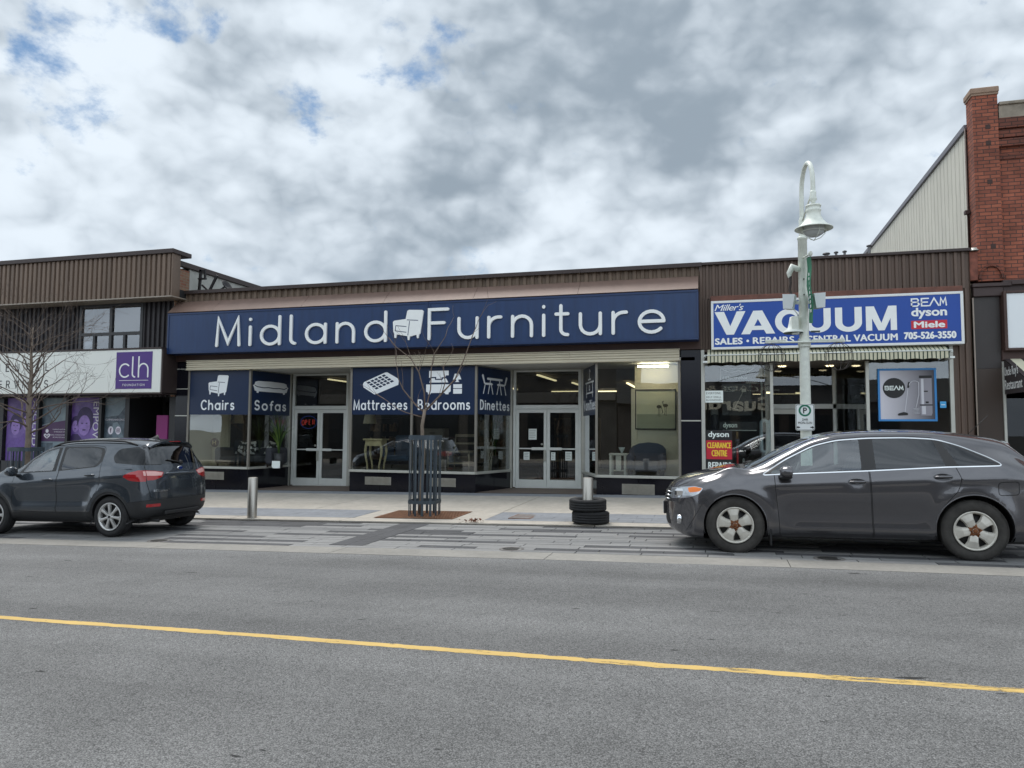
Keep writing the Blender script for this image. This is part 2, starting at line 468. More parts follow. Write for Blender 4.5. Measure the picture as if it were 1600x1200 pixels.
# rounded single-stroke letters: cap height 1, x-height 0.66; (strokes, advance)
GL = {
 'M': ([[(0, 0), (0.05, 1), (0.42, 0.10), (0.79, 1), (0.84, 0)]], 0.84),
 'F': ([[(0, 0), (0, 1), (0.58, 1)], [(0, 0.54), (0.47, 0.54)]], 0.58),
 'C': ([arc(0.40, 0.5, 0.40, 0.5, 48, 312, 18)], 0.68),
 'S': ([arc(0.30, 0.74, 0.27, 0.26, 30, 250, 12)+arc(0.29, 0.25, 0.29, 0.25, 78, -150, 14)], 0.58),
 'B': ([[(0, 0), (0, 1), (0.3, 1)]+arc(0.30, 0.765, 0.23, 0.235, 90, -90, 8)+[(0.05, 0.53)],
        [(0.3, 0.53)]+arc(0.32, 0.265, 0.27, 0.265, 90, -90, 8)+[(0, 0)]], 0.60),
 'D': ([[(0, 0), (0, 1), (0.22, 1)]+arc(0.22, 0.5, 0.42, 0.5, 90, -90, 12)+[(0, 0)]], 0.64),
 'V': ([[(0, 1), (0.33, 0), (0.66, 1)]], 0.66),
 'i': ([[(0, 0), (0, 0.66)], [(0, 0.93), (0, 0.945)]], 0.0),
 'l': ([[(0, 1), (0, 0.16)]+arc(0.16, 0.16, 0.16, 0.16, 180, 265, 5)], 0.14),
 'L': ([[(0, 1), (0, 0), (0.45, 0)]], 0.45),
 'I': ([[(0, 0), (0, 1)]], 0.0),
 'd': ([ring(0.33, 0.33, 0.33, 0.33), [(0.66, 1), (0.66, 0)]], 0.66),
 'a': ([ring(0.33, 0.33, 0.33, 0.33), [(0.66, 0.66), (0.66, 0)]], 0.66),
 'o': ([ring(0.34, 0.33, 0.34, 0.33)], 0.68),
 'c': ([arc(0.33, 0.33, 0.33, 0.33, 48, 312, 14)], 0.56),
 'n': ([[(0, 0), (0, 0.66)], [(0, 0.36)]+arc(0.28, 0.36, 0.28, 0.30, 180, 0, 10)+[(0.56, 0)]], 0.56),
 'h': ([[(0, 0), (0, 1)], [(0, 0.36)]+arc(0.28, 0.36, 0.28, 0.30, 180, 0, 10)+[(0.56, 0)]], 0.56),
 'm': ([[(0, 0), (0, 0.66)], [(0, 0.40)]+arc(0.23, 0.40, 0.23, 0.26, 180, 0, 8)+[(0.46, 0)],
        [(0.46, 0.40)]+arc(0.69, 0.40, 0.23, 0.26, 180, 0, 8)+[(0.92, 0)]], 0.92),
 'u': ([[(0, 0.66), (0, 0.30)]+arc(0.28, 0.30, 0.28, 0.30, 180, 360, 10), [(0.56, 0.66), (0.56, 0)]], 0.56),
 'r': ([[(0, 0), (0, 0.66)], [(0, 0.36)]+arc(0.29, 0.36, 0.29, 0.30, 180, 92, 7)+[(0.36, 0.66)]], 0.36),
 't': ([[(0.14, 0.95), (0.14, 0.18)]+arc(0.32, 0.18, 0.18, 0.18, 180, 275, 6), [(0, 0.68), (0.34, 0.68)]], 0.34),
 'e': ([[(0.02, 0.345), (0.655, 0.345)], arc(0.33, 0.33, 0.33, 0.33, 3, 318, 20)], 0.66),
 's': ([arc(0.22, 0.49, 0.19, 0.17, 40, 250, 9)+arc(0.21, 0.17, 0.21, 0.17, 75, -150, 10)], 0.42),
 'f': ([arc(0.34, 0.80, 0.20, 0.20, 80, 180, 6)+[(0.14, 0)], [(0, 0.62), (0.32, 0.62)]], 0.32),
 'y': ([[(0, 0.66), (0.30, 0.02)], [(0.58, 0.66), (0.22, -0.28)]], 0.58),
 'E': ([[(0.5, 1), (0, 1), (0, 0), (0.5, 0)], [(0, 0.52), (0.44, 0.52)]], 0.5),
 'N': ([[(0, 0), (0, 1), (0.66, 0), (0.66, 1)]], 0.66),
 'T': ([[(0, 1), (0.62, 1)], [(0.31, 1), (0.31, 0)]], 0.62),
 'A': ([[(0, 0), (0.36, 1), (0.72, 0)], [(0.12, 0.33), (0.60, 0.33)]], 0.72),
 'R': ([[(0, 0), (0, 1), (0.28, 1)]+arc(0.28, 0.74, 0.26, 0.26, 90, -90, 8)+[(0, 0.48)], [(0.28, 0.48), (0.56, 0)]], 0.56),
 'O': ([ring(0.48, 0.5, 0.48, 0.5)], 0.96),
 'P': ([[(0, 0), (0, 1), (0.28, 1)]+arc(0.28, 0.74, 0.26, 0.26, 90, -90, 8)+[(0, 0.48)]], 0.54),
 "'": ([[(0.03, 1.0), (0, 0.82)]], 0.03),
}
def ribbon(mb, pts, r, y0, y1, close=False):
    """flat stroke with round ends; front at y0"""
    P = [Vector((p[0], p[1])) for p in pts]
    Q = [P[0]]
    for p in P[1:]:
        if (p-Q[-1]).length > 1e-5: Q.append(p)
    P = Q
    closed = close or (len(P) > 3 and (P[0]-P[-1]).length < 1e-4)
    if closed and (P[0]-P[-1]).length < 1e-4: P = P[:-1]
    n = len(P)
    if n == 1: P.append(P[0]+Vector((0, 1e-3))); n = 2
    L, Rr = [], []
    for i in range(n):
        if closed: a, b = P[(i-1) % n], P[(i+1) % n]
        else: a, b = P[max(i-1, 0)], P[min(i+1, n-1)]
        d1 = (P[i]-a).normalized() if (P[i]-a).length > 1e-7 else (b-P[i]).normalized()
        d2 = (b-P[i]).normalized() if (b-P[i]).length > 1e-7 else d1
        n1 = Vector((-d1.y, d1.x)); n2 = Vector((-d2.y, d2.x))
        m = n1+n2
        if m.length < 1e-4: m = n1
        m.normalize(); k = r/max(m.dot(n1), 0.45)
        L.append(P[i]+m*k); Rr.append(P[i]-m*k)
    def cap(c, d, steps=6):
        return [c+Vector((math.cos(t), math.sin(t)))*r for t in
                [math.atan2(d.y, d.x)+math.pi/2-math.pi*j/steps for j in range(1, steps)]]
    if closed:
        V = [(p.x, y0, p.y) for p in L]+[(p.x, y0, p.y) for p in Rr]+[(p.x, y1, p.y) for p in L]+[(p.x, y1, p.y) for p in Rr]
        F = []
        for i in range(n):
            j = (i+1) % n
            F += [(i, n+i, n+j, j), (i, j, 2*n+j, 2*n+i), (n+i, 3*n+i, 3*n+j, n+j)]
        mb.add(V, F)
    else:
        for i in range(n-1):                       # one strip quad per segment
            pass
        endc = cap(P[-1], (P[-1]-P[-2]).normalized()); stc = cap(P[0], (P[0]-P[1]).normalized())
        V = [(p.x, y0, p.y) for p in L]+[(p.x, y0, p.y) for p in Rr]
        F = [(i, n+i, n+i+1, i+1) for i in range(n-1)]
        k = len(V); V += [(p.x, y0, p.y) for p in endc]
        F.append(tuple([n-1, 2*n-1]+list(range(k+len(endc)-1, k-1, -1))))
        k2 = len(V); V += [(p.x, y0, p.y) for p in stc]
        F.append(tuple([n, 0]+list(range(k2+len(stc)-1, k2-1, -1))))
        loop = list(range(n))+list(range(k, k+len(endc)))+list(range(2*n-1, n-1, -1))+list(range(k2, k2+len(stc)))
        m = len(V); V += [(v[0], y1, v[2]) for v in V]
        for a in range(len(loop)):
            i, j = loop[a], loop[(a+1) % len(loop)]
            F.append((i, j, m+j, m+i))
        mb.add(V, F)
    return mb
def stroke_word(mb, word, x0, x1, z0, cap_h, r, y0, y1, gap=0.26, shear=0.0):
    """word of rounded strokes between x0 and x1 (outer edges), standing on z0"""
    adv = []; x = 0.0
    for ch in word:
        if ch == ' ': x += 0.45; adv.append(None); continue
        g, w = GL[ch]; adv.append(x); x += w+gap
    total = x-gap
    k = (x1-x0-2*r)/total
    h = cap_h-2*r
    q = 0
    for ch, ax in zip(word, adv):
        if ax is None: continue
        for st in GL[ch][0]:
            pts = [(x0+r+(ax+p[0]+shear*p[1])*k, z0+r+p[1]*h) for p in st]
            ribbon(mb, pts, r, y0-0.0012*(q % 3), y1); q += 1
    return mb

# ================================================================ GROUND
PROF = [(-60, -0.20, .016), (-26, -0.15, .016), (-20.65, -0.16, .016), (-20.6, -0.19, .016), (-17.2, -0.19, .016), (-13.0, -0.085, .0185),
        (-8.75, -0.142, .0245), (-8.2, -0.142, .0245), (-5.46, -0.140, .0220), (-5.40, -0.115, .0215), (0, -0.04, .016), (60, -0.04, .016)]
def lerp(a, b, t): return a+(b-a)*t
def G(x, y):
    x = max(-70.0, min(70.0, x))
    if x > 0: x *= 0.62+0.38*max(0.0, min(1.0, (-9.0-y)/3.0))
    for i in range(len(PROF)-1):
        a, b = PROF[i], PROF[i+1]
        if y <= b[0] or i == len(PROF)-2:
            t = max(0.0, min(1.0, (y-a[0])/(b[0]-a[0])))
            return lerp(a[2], b[2], t)*x + lerp(a[1], b[1], t)
def sheet(name, xs, ys, m, dz=0.0, kind='structure'):
    mb = MB()
    for x in xs:
        pass
    V = [(x, y, G(x, y)+dz) for y in ys for x in xs]
    n = len(xs)
    F = [(j*n+i, j*n+i+1, (j+1)*n+i+1, (j+1)*n+i) for j in range(len(ys)-1) for i in range(n-1)]
    mb.add(V, F)
    o = mb.build(name, m); return tag(o, kind=kind)
def rng(a, b, n): return [a+(b-a)*i/n for i in range(n+1)]

def asphalt():
    m = bpy.data.materials.new('asphalt'); m.use_nodes = True
    n, l = m.node_tree.nodes, m.node_tree.links
    b = n['Principled BSDF']; b.inputs['Roughness'].default_value = 0.88; b.inputs['Specular IOR Level'].default_value = 0.25
    t = n.new('ShaderNodeTexCoord'); P = t.outputs['Object']
    def nz(scale, det=4, rough=.6, st=None):
        v = P
        if st:
            mp = n.new('ShaderNodeMapping'); mp.inputs['Scale'].default_value = st; l.new(P, mp.inputs[0]); v = mp.outputs[0]
        q = n.new('ShaderNodeTexNoise'); q.inputs['Scale'].default_value = scale; q.inputs['Detail'].default_value = det
        q.inputs['Roughness'].default_value = rough; l.new(v, q.inputs['Vector']); return q.outputs['Fac']
    def mr(x, a, bb, c, d):
        q = n.new('ShaderNodeMapRange'); l.new(x, q.inputs[0])
        for i, k in enumerate((a, bb, c, d)): q.inputs[i+1].default_value = k
        return q.outputs[0]
    def mul(a, bb):
        q = n.new('ShaderNodeMath'); q.operation = 'MULTIPLY'; l.new(a, q.inputs[0]); l.new(bb, q.inputs[1]); return q.outputs[0]
    vo = n.new('ShaderNodeTexVoronoi'); vo.inputs['Scale'].default_value = 130; l.new(P, vo.inputs['Vector'])
    sep = n.new('ShaderNodeSeparateColor'); l.new(vo.outputs['Color'], sep.inputs[0])
    stone = mr(sep.outputs[0], 0.0, 1.0, 0.68, 1.32)
    vo2 = n.new('ShaderNodeTexVoronoi'); vo2.inputs['Scale'].default_value = 60; l.new(P, vo2.inputs['Vector'])
    sep2 = n.new('ShaderNodeSeparateColor'); l.new(vo2.outputs['Color'], sep2.inputs[0])
    stone2 = mr(sep2.outputs[1], 0.0, 1.0, 0.88, 1.12)
    gap = mr(vo.outputs['Distance'], 0.35, 0.75, 1.0, 0.45)
    bands = mr(nz(1.0, 3, .5, (0.03, 0.75, 1)), 0.3, 0.7, 0.74, 1.24)
    sp_ = n.new('ShaderNodeSeparateXYZ'); l.new(P, sp_.inputs[0])
    wv = n.new('ShaderNodeMath'); wv.operation = 'SINE'; ws = n.new('ShaderNodeMath'); ws.operation = 'MULTIPLY_ADD'; ws.inputs[1].default_value = 3.7; ws.inputs[2].default_value = 1.1
    l.new(sp_.outputs[1], ws.inputs[0]); l.new(ws.outputs[0], wv.inputs[0])
    track = mr(wv.outputs[0], -1, 1, 0.90, 1.08)          # polished wheel tracks
    patch = mr(nz(0.7, 5, .65), 0.3, 0.7, 0.86, 1.14)
    grit = mr(nz(260, 2, .7), 0.3, 0.7, 0.8, 1.2)
    v = mul(mul(mul(stone, gap), mul(stone2, grit)), mul(bands, patch))
    # old hairline cracks and small dark pits
    pit = mr(nz(5.5, 3, .5, (0.6, 1.6, 1)), 0.715, 0.75, 1.0, 0.22)
    v = mul(mul(v, pit), track)
    cm = n.new('ShaderNodeVectorMath'); cm.operation = 'SCALE'; cm.inputs[0].default_value = (0.205, 0.204, 0.201)
    l.new(v, cm.inputs['Scale']); l.new(cm.outputs[0], b.inputs['Base Color'])
    bp = n.new('ShaderNodeBump'); bp.inputs['Strength'].default_value = 0.55; bp.inputs['Distance'].default_value = 0.008
    l.new(vo.outputs['Distance'], bp.inputs['Height']); l.new(bp.outputs[0], b.inputs['Normal'])
    return m
M_ASPH = asphalt()
XS = rng(-70, 70, 70)
# one wide base sheet reaching far away under everything
mb = MB()
gx = [-1500, -300, -90, -60, -40, -30, -20, -10, 0, 10, 20, 30, 40, 60, 90, 300, 1500]
gy = [-1500, -300, -60, -30, -17, -13, -5.4, 0, 30, 60, 300, 1500]
n_ = len(gx)
mb.add([(x, y, G(x, y)-0.25) for y in gy for x in gx], [(j*n_+i, j*n_+i+1, (j+1)*n_+i+1, (j+1)*n_+i) for j in range(len(gy)-1) for i in range(n_-1)])
tag(mb.build('ground', mat('far_ground', (0.16, 0.155, 0.14), 0.95, var=0.2)), kind='structure')
sheet('road', XS, [-17.2, -16, -15, -14, -13, -12, -11, -10, -9.3, -8.78], M_ASPH)

# painted centre line, worn by traffic
def paint():
    m = mat('line_paint', hexc(200, 168, 98), 0.75, var=0.12, vscale=2.0)
    n, l = m.node_tree.nodes, m.node_tree.links
    t = n.new('ShaderNodeTexCoord'); q = n.new('ShaderNodeTexNoise'); q.inputs['Scale'].default_value = 9; q.inputs['Detail'].default_value = 8
    q.inputs['Roughness'].default_value = 0.8
    mp = n.new('ShaderNodeMapping'); mp.inputs['Scale'].default_value = (0.35, 2.2, 1); l.new(t.outputs['Object'], mp.inputs[0]); l.new(mp.outputs[0], q.inputs['Vector'])
    # more wear along the nearer stretch to the right
    sp = n.new('ShaderNodeSeparateXYZ'); l.new(t.outputs['Object'], sp.inputs[0])
    ad = n.new('ShaderNodeMapRange'); ad.inputs[1].default_value = -4; ad.inputs[2].default_value = 3; ad.inputs[3].default_value = -0.03; ad.inputs[4].default_value = 0.045
    l.new(sp.outputs[0], ad.inputs[0])
    sm_ = n.new('ShaderNodeMath'); l.new(q.outputs['Fac'], sm_.inputs[0]); l.new(ad.outputs[0], sm_.inputs[1])
    mr = n.new('ShaderNodeMapRange'); mr.inputs[1].default_value = 0.565; mr.inputs[2].default_value = 0.625; l.new(sm_.outputs[0], mr.inputs[0])
    tr = n.new('ShaderNodeBsdfTransparent'); ms = n.new('ShaderNodeMixShader')
    l.new(mr.outputs[0], ms.inputs[0]); l.new(n['Principled BSDF'].outputs[0], ms.inputs[1]); l.new(tr.outputs[0], ms.inputs[2])
    l.new(ms.outputs[0], n['Material Output'].inputs[0])
    return m
mb = MB()
xs = rng(-70, -12, 60)+rng(-12, 6, 300)[1:]+rng(6, 30, 30)[1:]; rr = random.Random(3); jit = {}
def jj(x, k):
    return jit.setdefault((round(x, 4), k), rr.gauss(0, .0045))
for x0, x1 in zip(xs[:-1], xs[1:]):
    f = lambda x: jj(x, 0)+(-12.979+0.008*math.sin(x*1.3)+0.004*math.sin(x*7.1))
    g = lambda x: jj(x, 1)+(-13.060+0.008*math.sin(x*1.3)+0.004*math.sin(x*5.3+1))
    mb.add([(x0, g(x0), G(x0, -13.18)+.004), (x1, g(x1), G(x1, -13.18)+.004), (x1, f(x1), G(x1, -13.08)+.004), (x0, f(x0), G(x0, -13.08)+.004)], [(0, 1, 2, 3)])
tag(mb.build('road_marking', paint()), kind='structure')

M_CONC = mat('pale_concrete', (0.40, 0.365, 0.315), 0.9, var=0.10, vscale=1.2, bump=0.25, bscale=60, var2=0.12, v2scale=7)
M_CONC2 = mat('gutter_concrete', (0.255, 0.242, 0.218), 0.9, var=0.14, vscale=1.6, bump=0.25, bscale=60, var2=0.1, v2scale=18)
M_PAVE_L = mat('light_pavers', (0.225, 0.222, 0.217), 0.85, var=0.13, vscale=1.1, bump=0.2, bscale=80, var2=0.08, v2scale=22)
M_PAVE_M = mat('mid_pavers', (0.182, 0.182, 0.180), 0.85, var=0.13, vscale=1.4, bump=0.2, bscale=80, var2=0.08, v2scale=22)
M_PAVE_D = mat('dark_pavers', (0.066, 0.066, 0.070), 0.82, var=0.2, vscale=2.0, bump=0.2, bscale=80, var2=0.1, v2scale=22)
M_JOINT = mat('joint_sand', (0.07, 0.068, 0.063), 0.95)
M_BAND = mat('grey_band_pavers', (0.205, 0.215, 0.232), 0.85, var=0.12, vscale=1.6, bump=0.2, bscale=70, var2=0.1, v2scale=9)

def slab(mb, x0, x1, y0, y1, dz=0.0, gap=0.006, thick=0.03):
    """one stone laid to the fall of the ground"""
    x0 += gap/2; x1 -= gap/2; y0 += gap/2; y1 -= gap/2
    p = [(x0, y0), (x1, y0), (x1, y1), (x0, y1)]
    V = [(a, b, G(a, b)+dz) for a, b in p]+[(a, b, G(a, b)+dz-thick) for a, b in p]
    mb.add(V, [(0, 1, 2, 3), (0, 4, 5, 1), (1, 5, 6, 2), (2, 6, 7, 3), (3, 7, 4, 0)])
# concrete gutter: cast lengths between road and parking lane
mb = MB(); x = -40.0; rr = random.Random(11)
while x < 30:
    L = 2.9+rr.random()*0.5
    slab(mb, x, x+L, -8.80, -8.24, dz=0.004, gap=0.010)
    x += L
tag(mb.build('gutter', M_CONC2), kind='structure')
# parking lane of long pavers in light and dark courses
sheet('parking_lane_bed', XS, [-8.24, -7.5, -6.5, -5.46], M_JOINT, dz=-0.010)
mb = MB(); rr = random.Random(23)
nrow = 15; yw = (8.235-5.465)/nrow
for r in range(nrow):
    y0 = -8.235+r*yw
    x = -32.0-rr.random()*2
    state = 0; left = 0.0
    while x < 14:
        if left <= 0:
            state = 2 if state != 2 and rr.random() < 0.74 else (0 if rr.random() < 0.6 else 1)
            left = (0.9+rr.random()*3.0) if state == 2 else (0.8+rr.random()*2.6)
            if r % 2 == 1 and state == 2 and rr.random() < 0.35: state = 1
        L = 0.82+0.08*rr.random()
        st = state
        mb.mi(st)
        if -3.25 < x+L/2 < -2.4 and r < 2: st = 0; mb.mi(0)
        slab(mb, x, x+L, y0, y0+yw, gap=0.014, dz=rr.random()*0.003)
        x += L; left -= L
tag(mb.build('parking_lane', [M_PAVE_L, M_PAVE_M, M_PAVE_D]), kind='structure')
mb = MB()                                                   # dark crossing band, solid
for r in range(nrow-1):
    y0 = -8.235+(r+1)*yw
    slab(mb, -5.66, -5.38, y0, y0+yw, dz=0.006); slab(mb, -5.38, -5.10, y0, y0+yw, dz=0.006)
tag(mb.build('cross_band', M_PAVE_D), kind='structure')
# sidewalk
sheet('sidewalk_bed', XS, [-5.42, -3.8, -2, 0, 3.0], M_JOINT, dz=-0.012)
mb = MB()
def lay(y0, y1, x0, x1, L, jit=0.0, seed=1, dz=0.0, thick=0.05):
    r_ = random.Random(seed); x = x0
    while x < x1-0.05:
        l_ = min(L*(1+jit*(r_.random()-0.5)), x1-x); slab(mb, x, x+l_, y0, y1, dz=dz, gap=0.016, thick=thick); x += l_
lay(-5.41, -4.98, -40, 20, 2.6, 0.2, 4, thick=0.12)         # kerb strip
lay(-3.78, -0.62, -40, -8.45, 3.3, 0.0, 5)
lay(-3.78, -0.62, -8.45, -4.23, 4.22, 0.0, 5)
lay(-3.78, -0.62, -4.23, -0.66, 3.57, 0.0, 5)
lay(-3.78, -0.62, -0.66, 20, 3.6, 0.0, 5)
lay(-4.98, -3.78, -6.88, -6.46, 0.42, 0, 6); lay(-4.98, -3.78, -4.86, -4.22, 0.64, 0, 6)
tag(mb.build('sidewalk', M_CONC), kind='structure')
mb = MB()
for x0, x1, sd in ((-40, -17.6, 2), (-15.0, -6.88, 8), (-4.22, 20, 9)):
    r_ = random.Random(sd)
    for k in range(4):
        y0 = -4.98+k*0.30; x = x0
        while x < x1-0.02:
            l_ = min(0.60 if x > x0 else 0.3+0.3*(k % 2), x1-x); slab(mb, x, x+l_, y0, y0+0.30, gap=0.006, dz=r_.random()*0.002); x += l_
lay(-4.98, -3.78, -17.6, -15.0, 1.3, 0, 6)
r_ = random.Random(77)
for k in range(2):                                          # border of dark stone along the shop fronts
    x = -40+0.2*k
    while x < 20: slab(mb, x, x+0.6, -0.62+0.31*k, -0.31+0.31*k, gap=0.006); x += 0.6
tag(mb.build('paver_band', M_BAND), kind='structure')
# tiled floors of the shop entrances
M_TILE = mat('entry_tile', (0.135, 0.105, 0.085), 0.7, var=0.15, vscale=3)
sheet('entrance_floor', XS, [-0.005, 0.6, 1.2, 2.2], M_TILE, dz=0.012)
# far side of the street
sheet('far_sidewalk', XS, [-26.5, -24, -20.6], M_CONC)
sheet('far_parking_lane', XS, [-20.6, -19, -17.2], M_PAVE_L, dz=-0.004)

def cover(name, x, y, r, label):
    t = thing(name, (x, y, G(x, y)), label, 'manhole cover')
    mb = MB(); z = G(x, y)+0.007
    mb.lathe([(r+0.045, z-0.02), (r+0.045, z), (r+0.004, z)], (x, y, 0), n=28)
    mb.build('cover_ring', mat('iron_ring', (0.17, 0.16, 0.15), 0.7, 0.3, var=0.2), t)
    mb = MB(); mb.lathe([(r, z-0.006), (r*0.9, z-0.002), (r*0.88, z-0.004), (r*0.55, z-0.004), (r*0.53, z-0.001), (r*0.1, z-0.001), (0.001, z-0.001)], (x, y, 0), n=28)
    for k in range(-3, 4): mb.box(x-r*0.7, x+r*0.7, y+k*r*0.22-0.012, y+k*r*0.22+0.012, z-0.004, z+0.001)
    mb.build('cover_lid', mat('cast_iron', (0.05, 0.048, 0.045), 0.6, 0.5, var=0.25, vscale=9), t)
    return t
cover('manhole_cover', -2.83, -8.02, 0.13, 'small round iron cover in pale pavers, nearest the tyre stack')
cover('manhole_cover', 1.26, -8.05, 0.14, 'small round iron cover at the gutter below the side of the grey crossover')
cover('manhole_cover', -8.66, -8.10, 0.13, 'small round iron cover beside the rear wheel of the small blue-grey SUV')
def hatch():
    x, y = -3.62, -4.40; z = G(x, y)+0.008
    t = thing('utility_hatch', (x, y, G(x, y)), 'rusty rectangular utility hatch set in the grey paver band', 'utility hatch')
    mb = MB(); mb.box(x-0.21, x+0.21, y-0.36, y+0.36, z-0.02, z-0.002); mb.build('hatch_frame', mat('hatch_rust', (0.16, 0.10, 0.075), 0.85, var=0.3, vscale=12), t)
    mb = MB(); mb.box(x-0.17, x+0.17, y-0.32, y-0.04, z-0.02, z+0.002, .003); mb.box(x-0.17, x+0.17, y+0.04, y+0.32, z-0.02, z+0.002, .003)
    mb.build('hatch_lid', mat('hatch_iron', (0.17, 0.15, 0.14), 0.8, var=0.25, vscale=10), t)
hatch()

# ================================================================ BUILDINGS
M_BRN = mat('brown_ribbed_metal', hexc(92, 76, 66), 0.55, 0.2, var=0.10, vscale=0.8, var2=0.16, v2scale=2.2, stretch=(4, 1, 0.08))
M_BRN_L = mat('tan_ribbed_metal', hexc(110, 93, 80), 0.55, 0.2, var=0.12, vscale=1.2, var2=0.20, v2scale=2.0, stretch=(4, 1, 0.10))
M_BRN_W = mat('weathered_ribbed_metal', hexc(104, 88, 74), 0.65, 0.1, var=0.2, vscale=1.2, var2=0.22, v2scale=5, stretch=(2.5, 1, 0.3))
M_CAP = mat('dark_cap_flashing', hexc(62, 52, 50), 0.5, 0.3, var=0.1)
M_PINK = mat('faded_brown_fascia', hexc(116, 95, 85), 0.5, 0.1, var=0.07, vscale=0.5, var2=0.09, v2scale=3, stretch=(1.2, 1, 1))
M_DKRIB = mat('charcoal_ribbed_metal', hexc(50, 47, 49), 0.5, 0.3, var=0.15)
M_BLACKTILE = mat('black_glass_tile', (0.007, 0.007, 0.011), 0.12, 0, spec=0.28, var=0.2, vscale=1.5)
M_NAVYTILE = mat('navy_glass_tile', (0.010, 0.010, 0.016), 0.16, 0, spec=0.25)
M_ALU = mat('aluminium_frame', hexc(186, 186, 178), 0.42, 0.4, var=0.06, vscale=4)
M_ALUW = mat('pale_door_frame', hexc(222, 226, 222), 0.45, 0.1, var=0.05, vscale=4)
M_ALUD = mat('dull_mullion', hexc(132, 128, 120), 0.5, 0.5, var=0.08)
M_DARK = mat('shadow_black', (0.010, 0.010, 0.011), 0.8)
M_ROOF = mat('roof_tar', (0.05, 0.05, 0.052), 0.95)
M_SOFFIT = mat('white_soffit', hexc(205, 205, 198), 0.8, var=0.05)
M_SHUT = mat('cream_shutter_box', hexc(206, 198, 176), 0.5, 0.15, var=0.08, vscale=1.0, var2=0.07, v2scale=12, stretch=(0.4, 1, 3))
M_BROWNP = mat('brown_paint', hexc(66, 46, 40), 0.6, var=0.12)
G_SHOP = glass('shop_glass', (0.84, 0.86, 0.84), 2.3, wob=0.05)
G_DOOR = glass('door_glass', (0.45, 0.47, 0.46), 1.9)
G_UP = glass('upper_glass', (0.35, 0.38, 0.40), 3.6)
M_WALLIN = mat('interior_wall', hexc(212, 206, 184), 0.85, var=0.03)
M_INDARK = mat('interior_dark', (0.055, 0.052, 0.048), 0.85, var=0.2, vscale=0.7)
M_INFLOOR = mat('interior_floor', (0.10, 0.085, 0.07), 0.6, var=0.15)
M_TUBE = mat('light_tube', (0.9, 0.88, 0.8), 0.4, emit=(1.0, 0.84, 0.50), estr=2.2)
def brick_mat(name, c1, c2, mortar, scale=1.0, dirt=0.25):
    m = bpy.data.materials.new(name); m.use_nodes = True
    n, l = m.node_tree.nodes, m.node_tree.links
    b = n['Principled BSDF']; b.inputs['Roughness'].default_value = 0.9
    t = n.new('ShaderNodeTexCoord'); s = n.new('ShaderNodeSeparateXYZ'); l.new(t.outputs['Object'], s.inputs[0])
    a = n.new('ShaderNodeMath'); l.new(s.outputs[0], a.inputs[0]); l.new(s.outputs[1], a.inputs[1])
    c = n.new('ShaderNodeCombineXYZ'); l.new(a.outputs[0], c.inputs[0]); l.new(s.outputs[2], c.inputs[1])
    br = n.new('ShaderNodeTexBrick'); l.new(c.outputs[0], br.inputs['Vector'])
    br.inputs['Scale'].default_value = scale
    br.inputs['Brick Width'].default_value = 0.235; br.inputs['Row Height'].default_value = 0.082
    br.inputs['Mortar Size'].default_value = 0.009; br.inputs['Mortar Smooth'].default_value = 0.2; br.inputs['Bias'].default_value = -0.1
    br.inputs['Color1'].default_value = (*c1, 1); br.inputs['Color2'].default_value = (*c2, 1); br.inputs['Mortar'].default_value = (*mortar, 1)
    q = n.new('ShaderNodeTexNoise'); q.inputs['Scale'].default_value = 1.3; q.inputs['Detail'].default_value = 7; q.inputs['Roughness'].default_value = .7
    l.new(t.outputs['Object'], q.inputs['Vector'])
    mr = n.new('ShaderNodeMapRange'); mr.inputs[1].default_value = .3; mr.inputs[2].default_value = .7; mr.inputs[3].default_value = 1-dirt; mr.inputs[4].default_value = 1+dirt*.6
    l.new(q.outputs['Fac'], mr.inputs[0])
    sc = n.new('ShaderNodeVectorMath'); sc.operation = 'SCALE'; l.new(br.outputs['Color'], sc.inputs[0]); l.new(mr.outputs[0], sc.inputs['Scale'])
    l.new(sc.outputs[0], b.inputs['Base Color'])
    bp = n.new('ShaderNodeBump'); bp.inputs['Strength'].default_value = 0.6; bp.inputs['Distance'].default_value = 0.012; bp.invert = True
    l.new(br.outputs['Fac'], bp.inputs['Height']); l.new(bp.outputs[0], b.inputs['Normal'])
    return m
M_BRICK = brick_mat('red_brick', hexc(158, 92, 70), hexc(126, 72, 57), hexc(82, 60, 54), dirt=.42)
M_BRICKD = brick_mat('dark_brick', hexc(122, 70, 54), hexc(96, 58, 48), hexc(62, 44, 38))  # darker brick for the corbel bands and arch
M_BRICKO = brick_mat('old_brick', hexc(150, 100, 80), hexc(160, 130, 105), hexc(150, 140, 125))

def ribs(mb, x0, x1, z0, z1, y, pitch=0.16, depth=0.035, duty=0.5, axis='X'):
    """corrugated sheet facing -y (or -x when axis is Y)"""
    n = max(1, round((x1-x0)/pitch)); p = (x1-x0)/n
    prof = []
    sl = p*0.10
    for i in range(n):
        a = x0+i*p
        prof += [(a, 0), (a+p*duty-sl, 0), (a+p*duty, depth), (a+p-sl, depth)]
    prof.append((x1, 0))
    V = []
    for (a, d) in prof:
        for z in (z0, z1):
            V.append((a, y+d, z) if axis == 'X' else (y+d, a, z))
    F = []
    for i in range(len(prof)-1):
        q = (2*i, 2*i+2, 2*i+3, 2*i+1)
        F.append(q if axis == 'X' else tuple(reversed(q)))
    return mb.add(V, F)
def pane(parent, name, M, a0, a1, z0, z1, m, d=0.0):
    mb = MB(M); mb.box(a0, a1, d, d+0.010, z0, z1)
    return mb.build(name, m, parent)

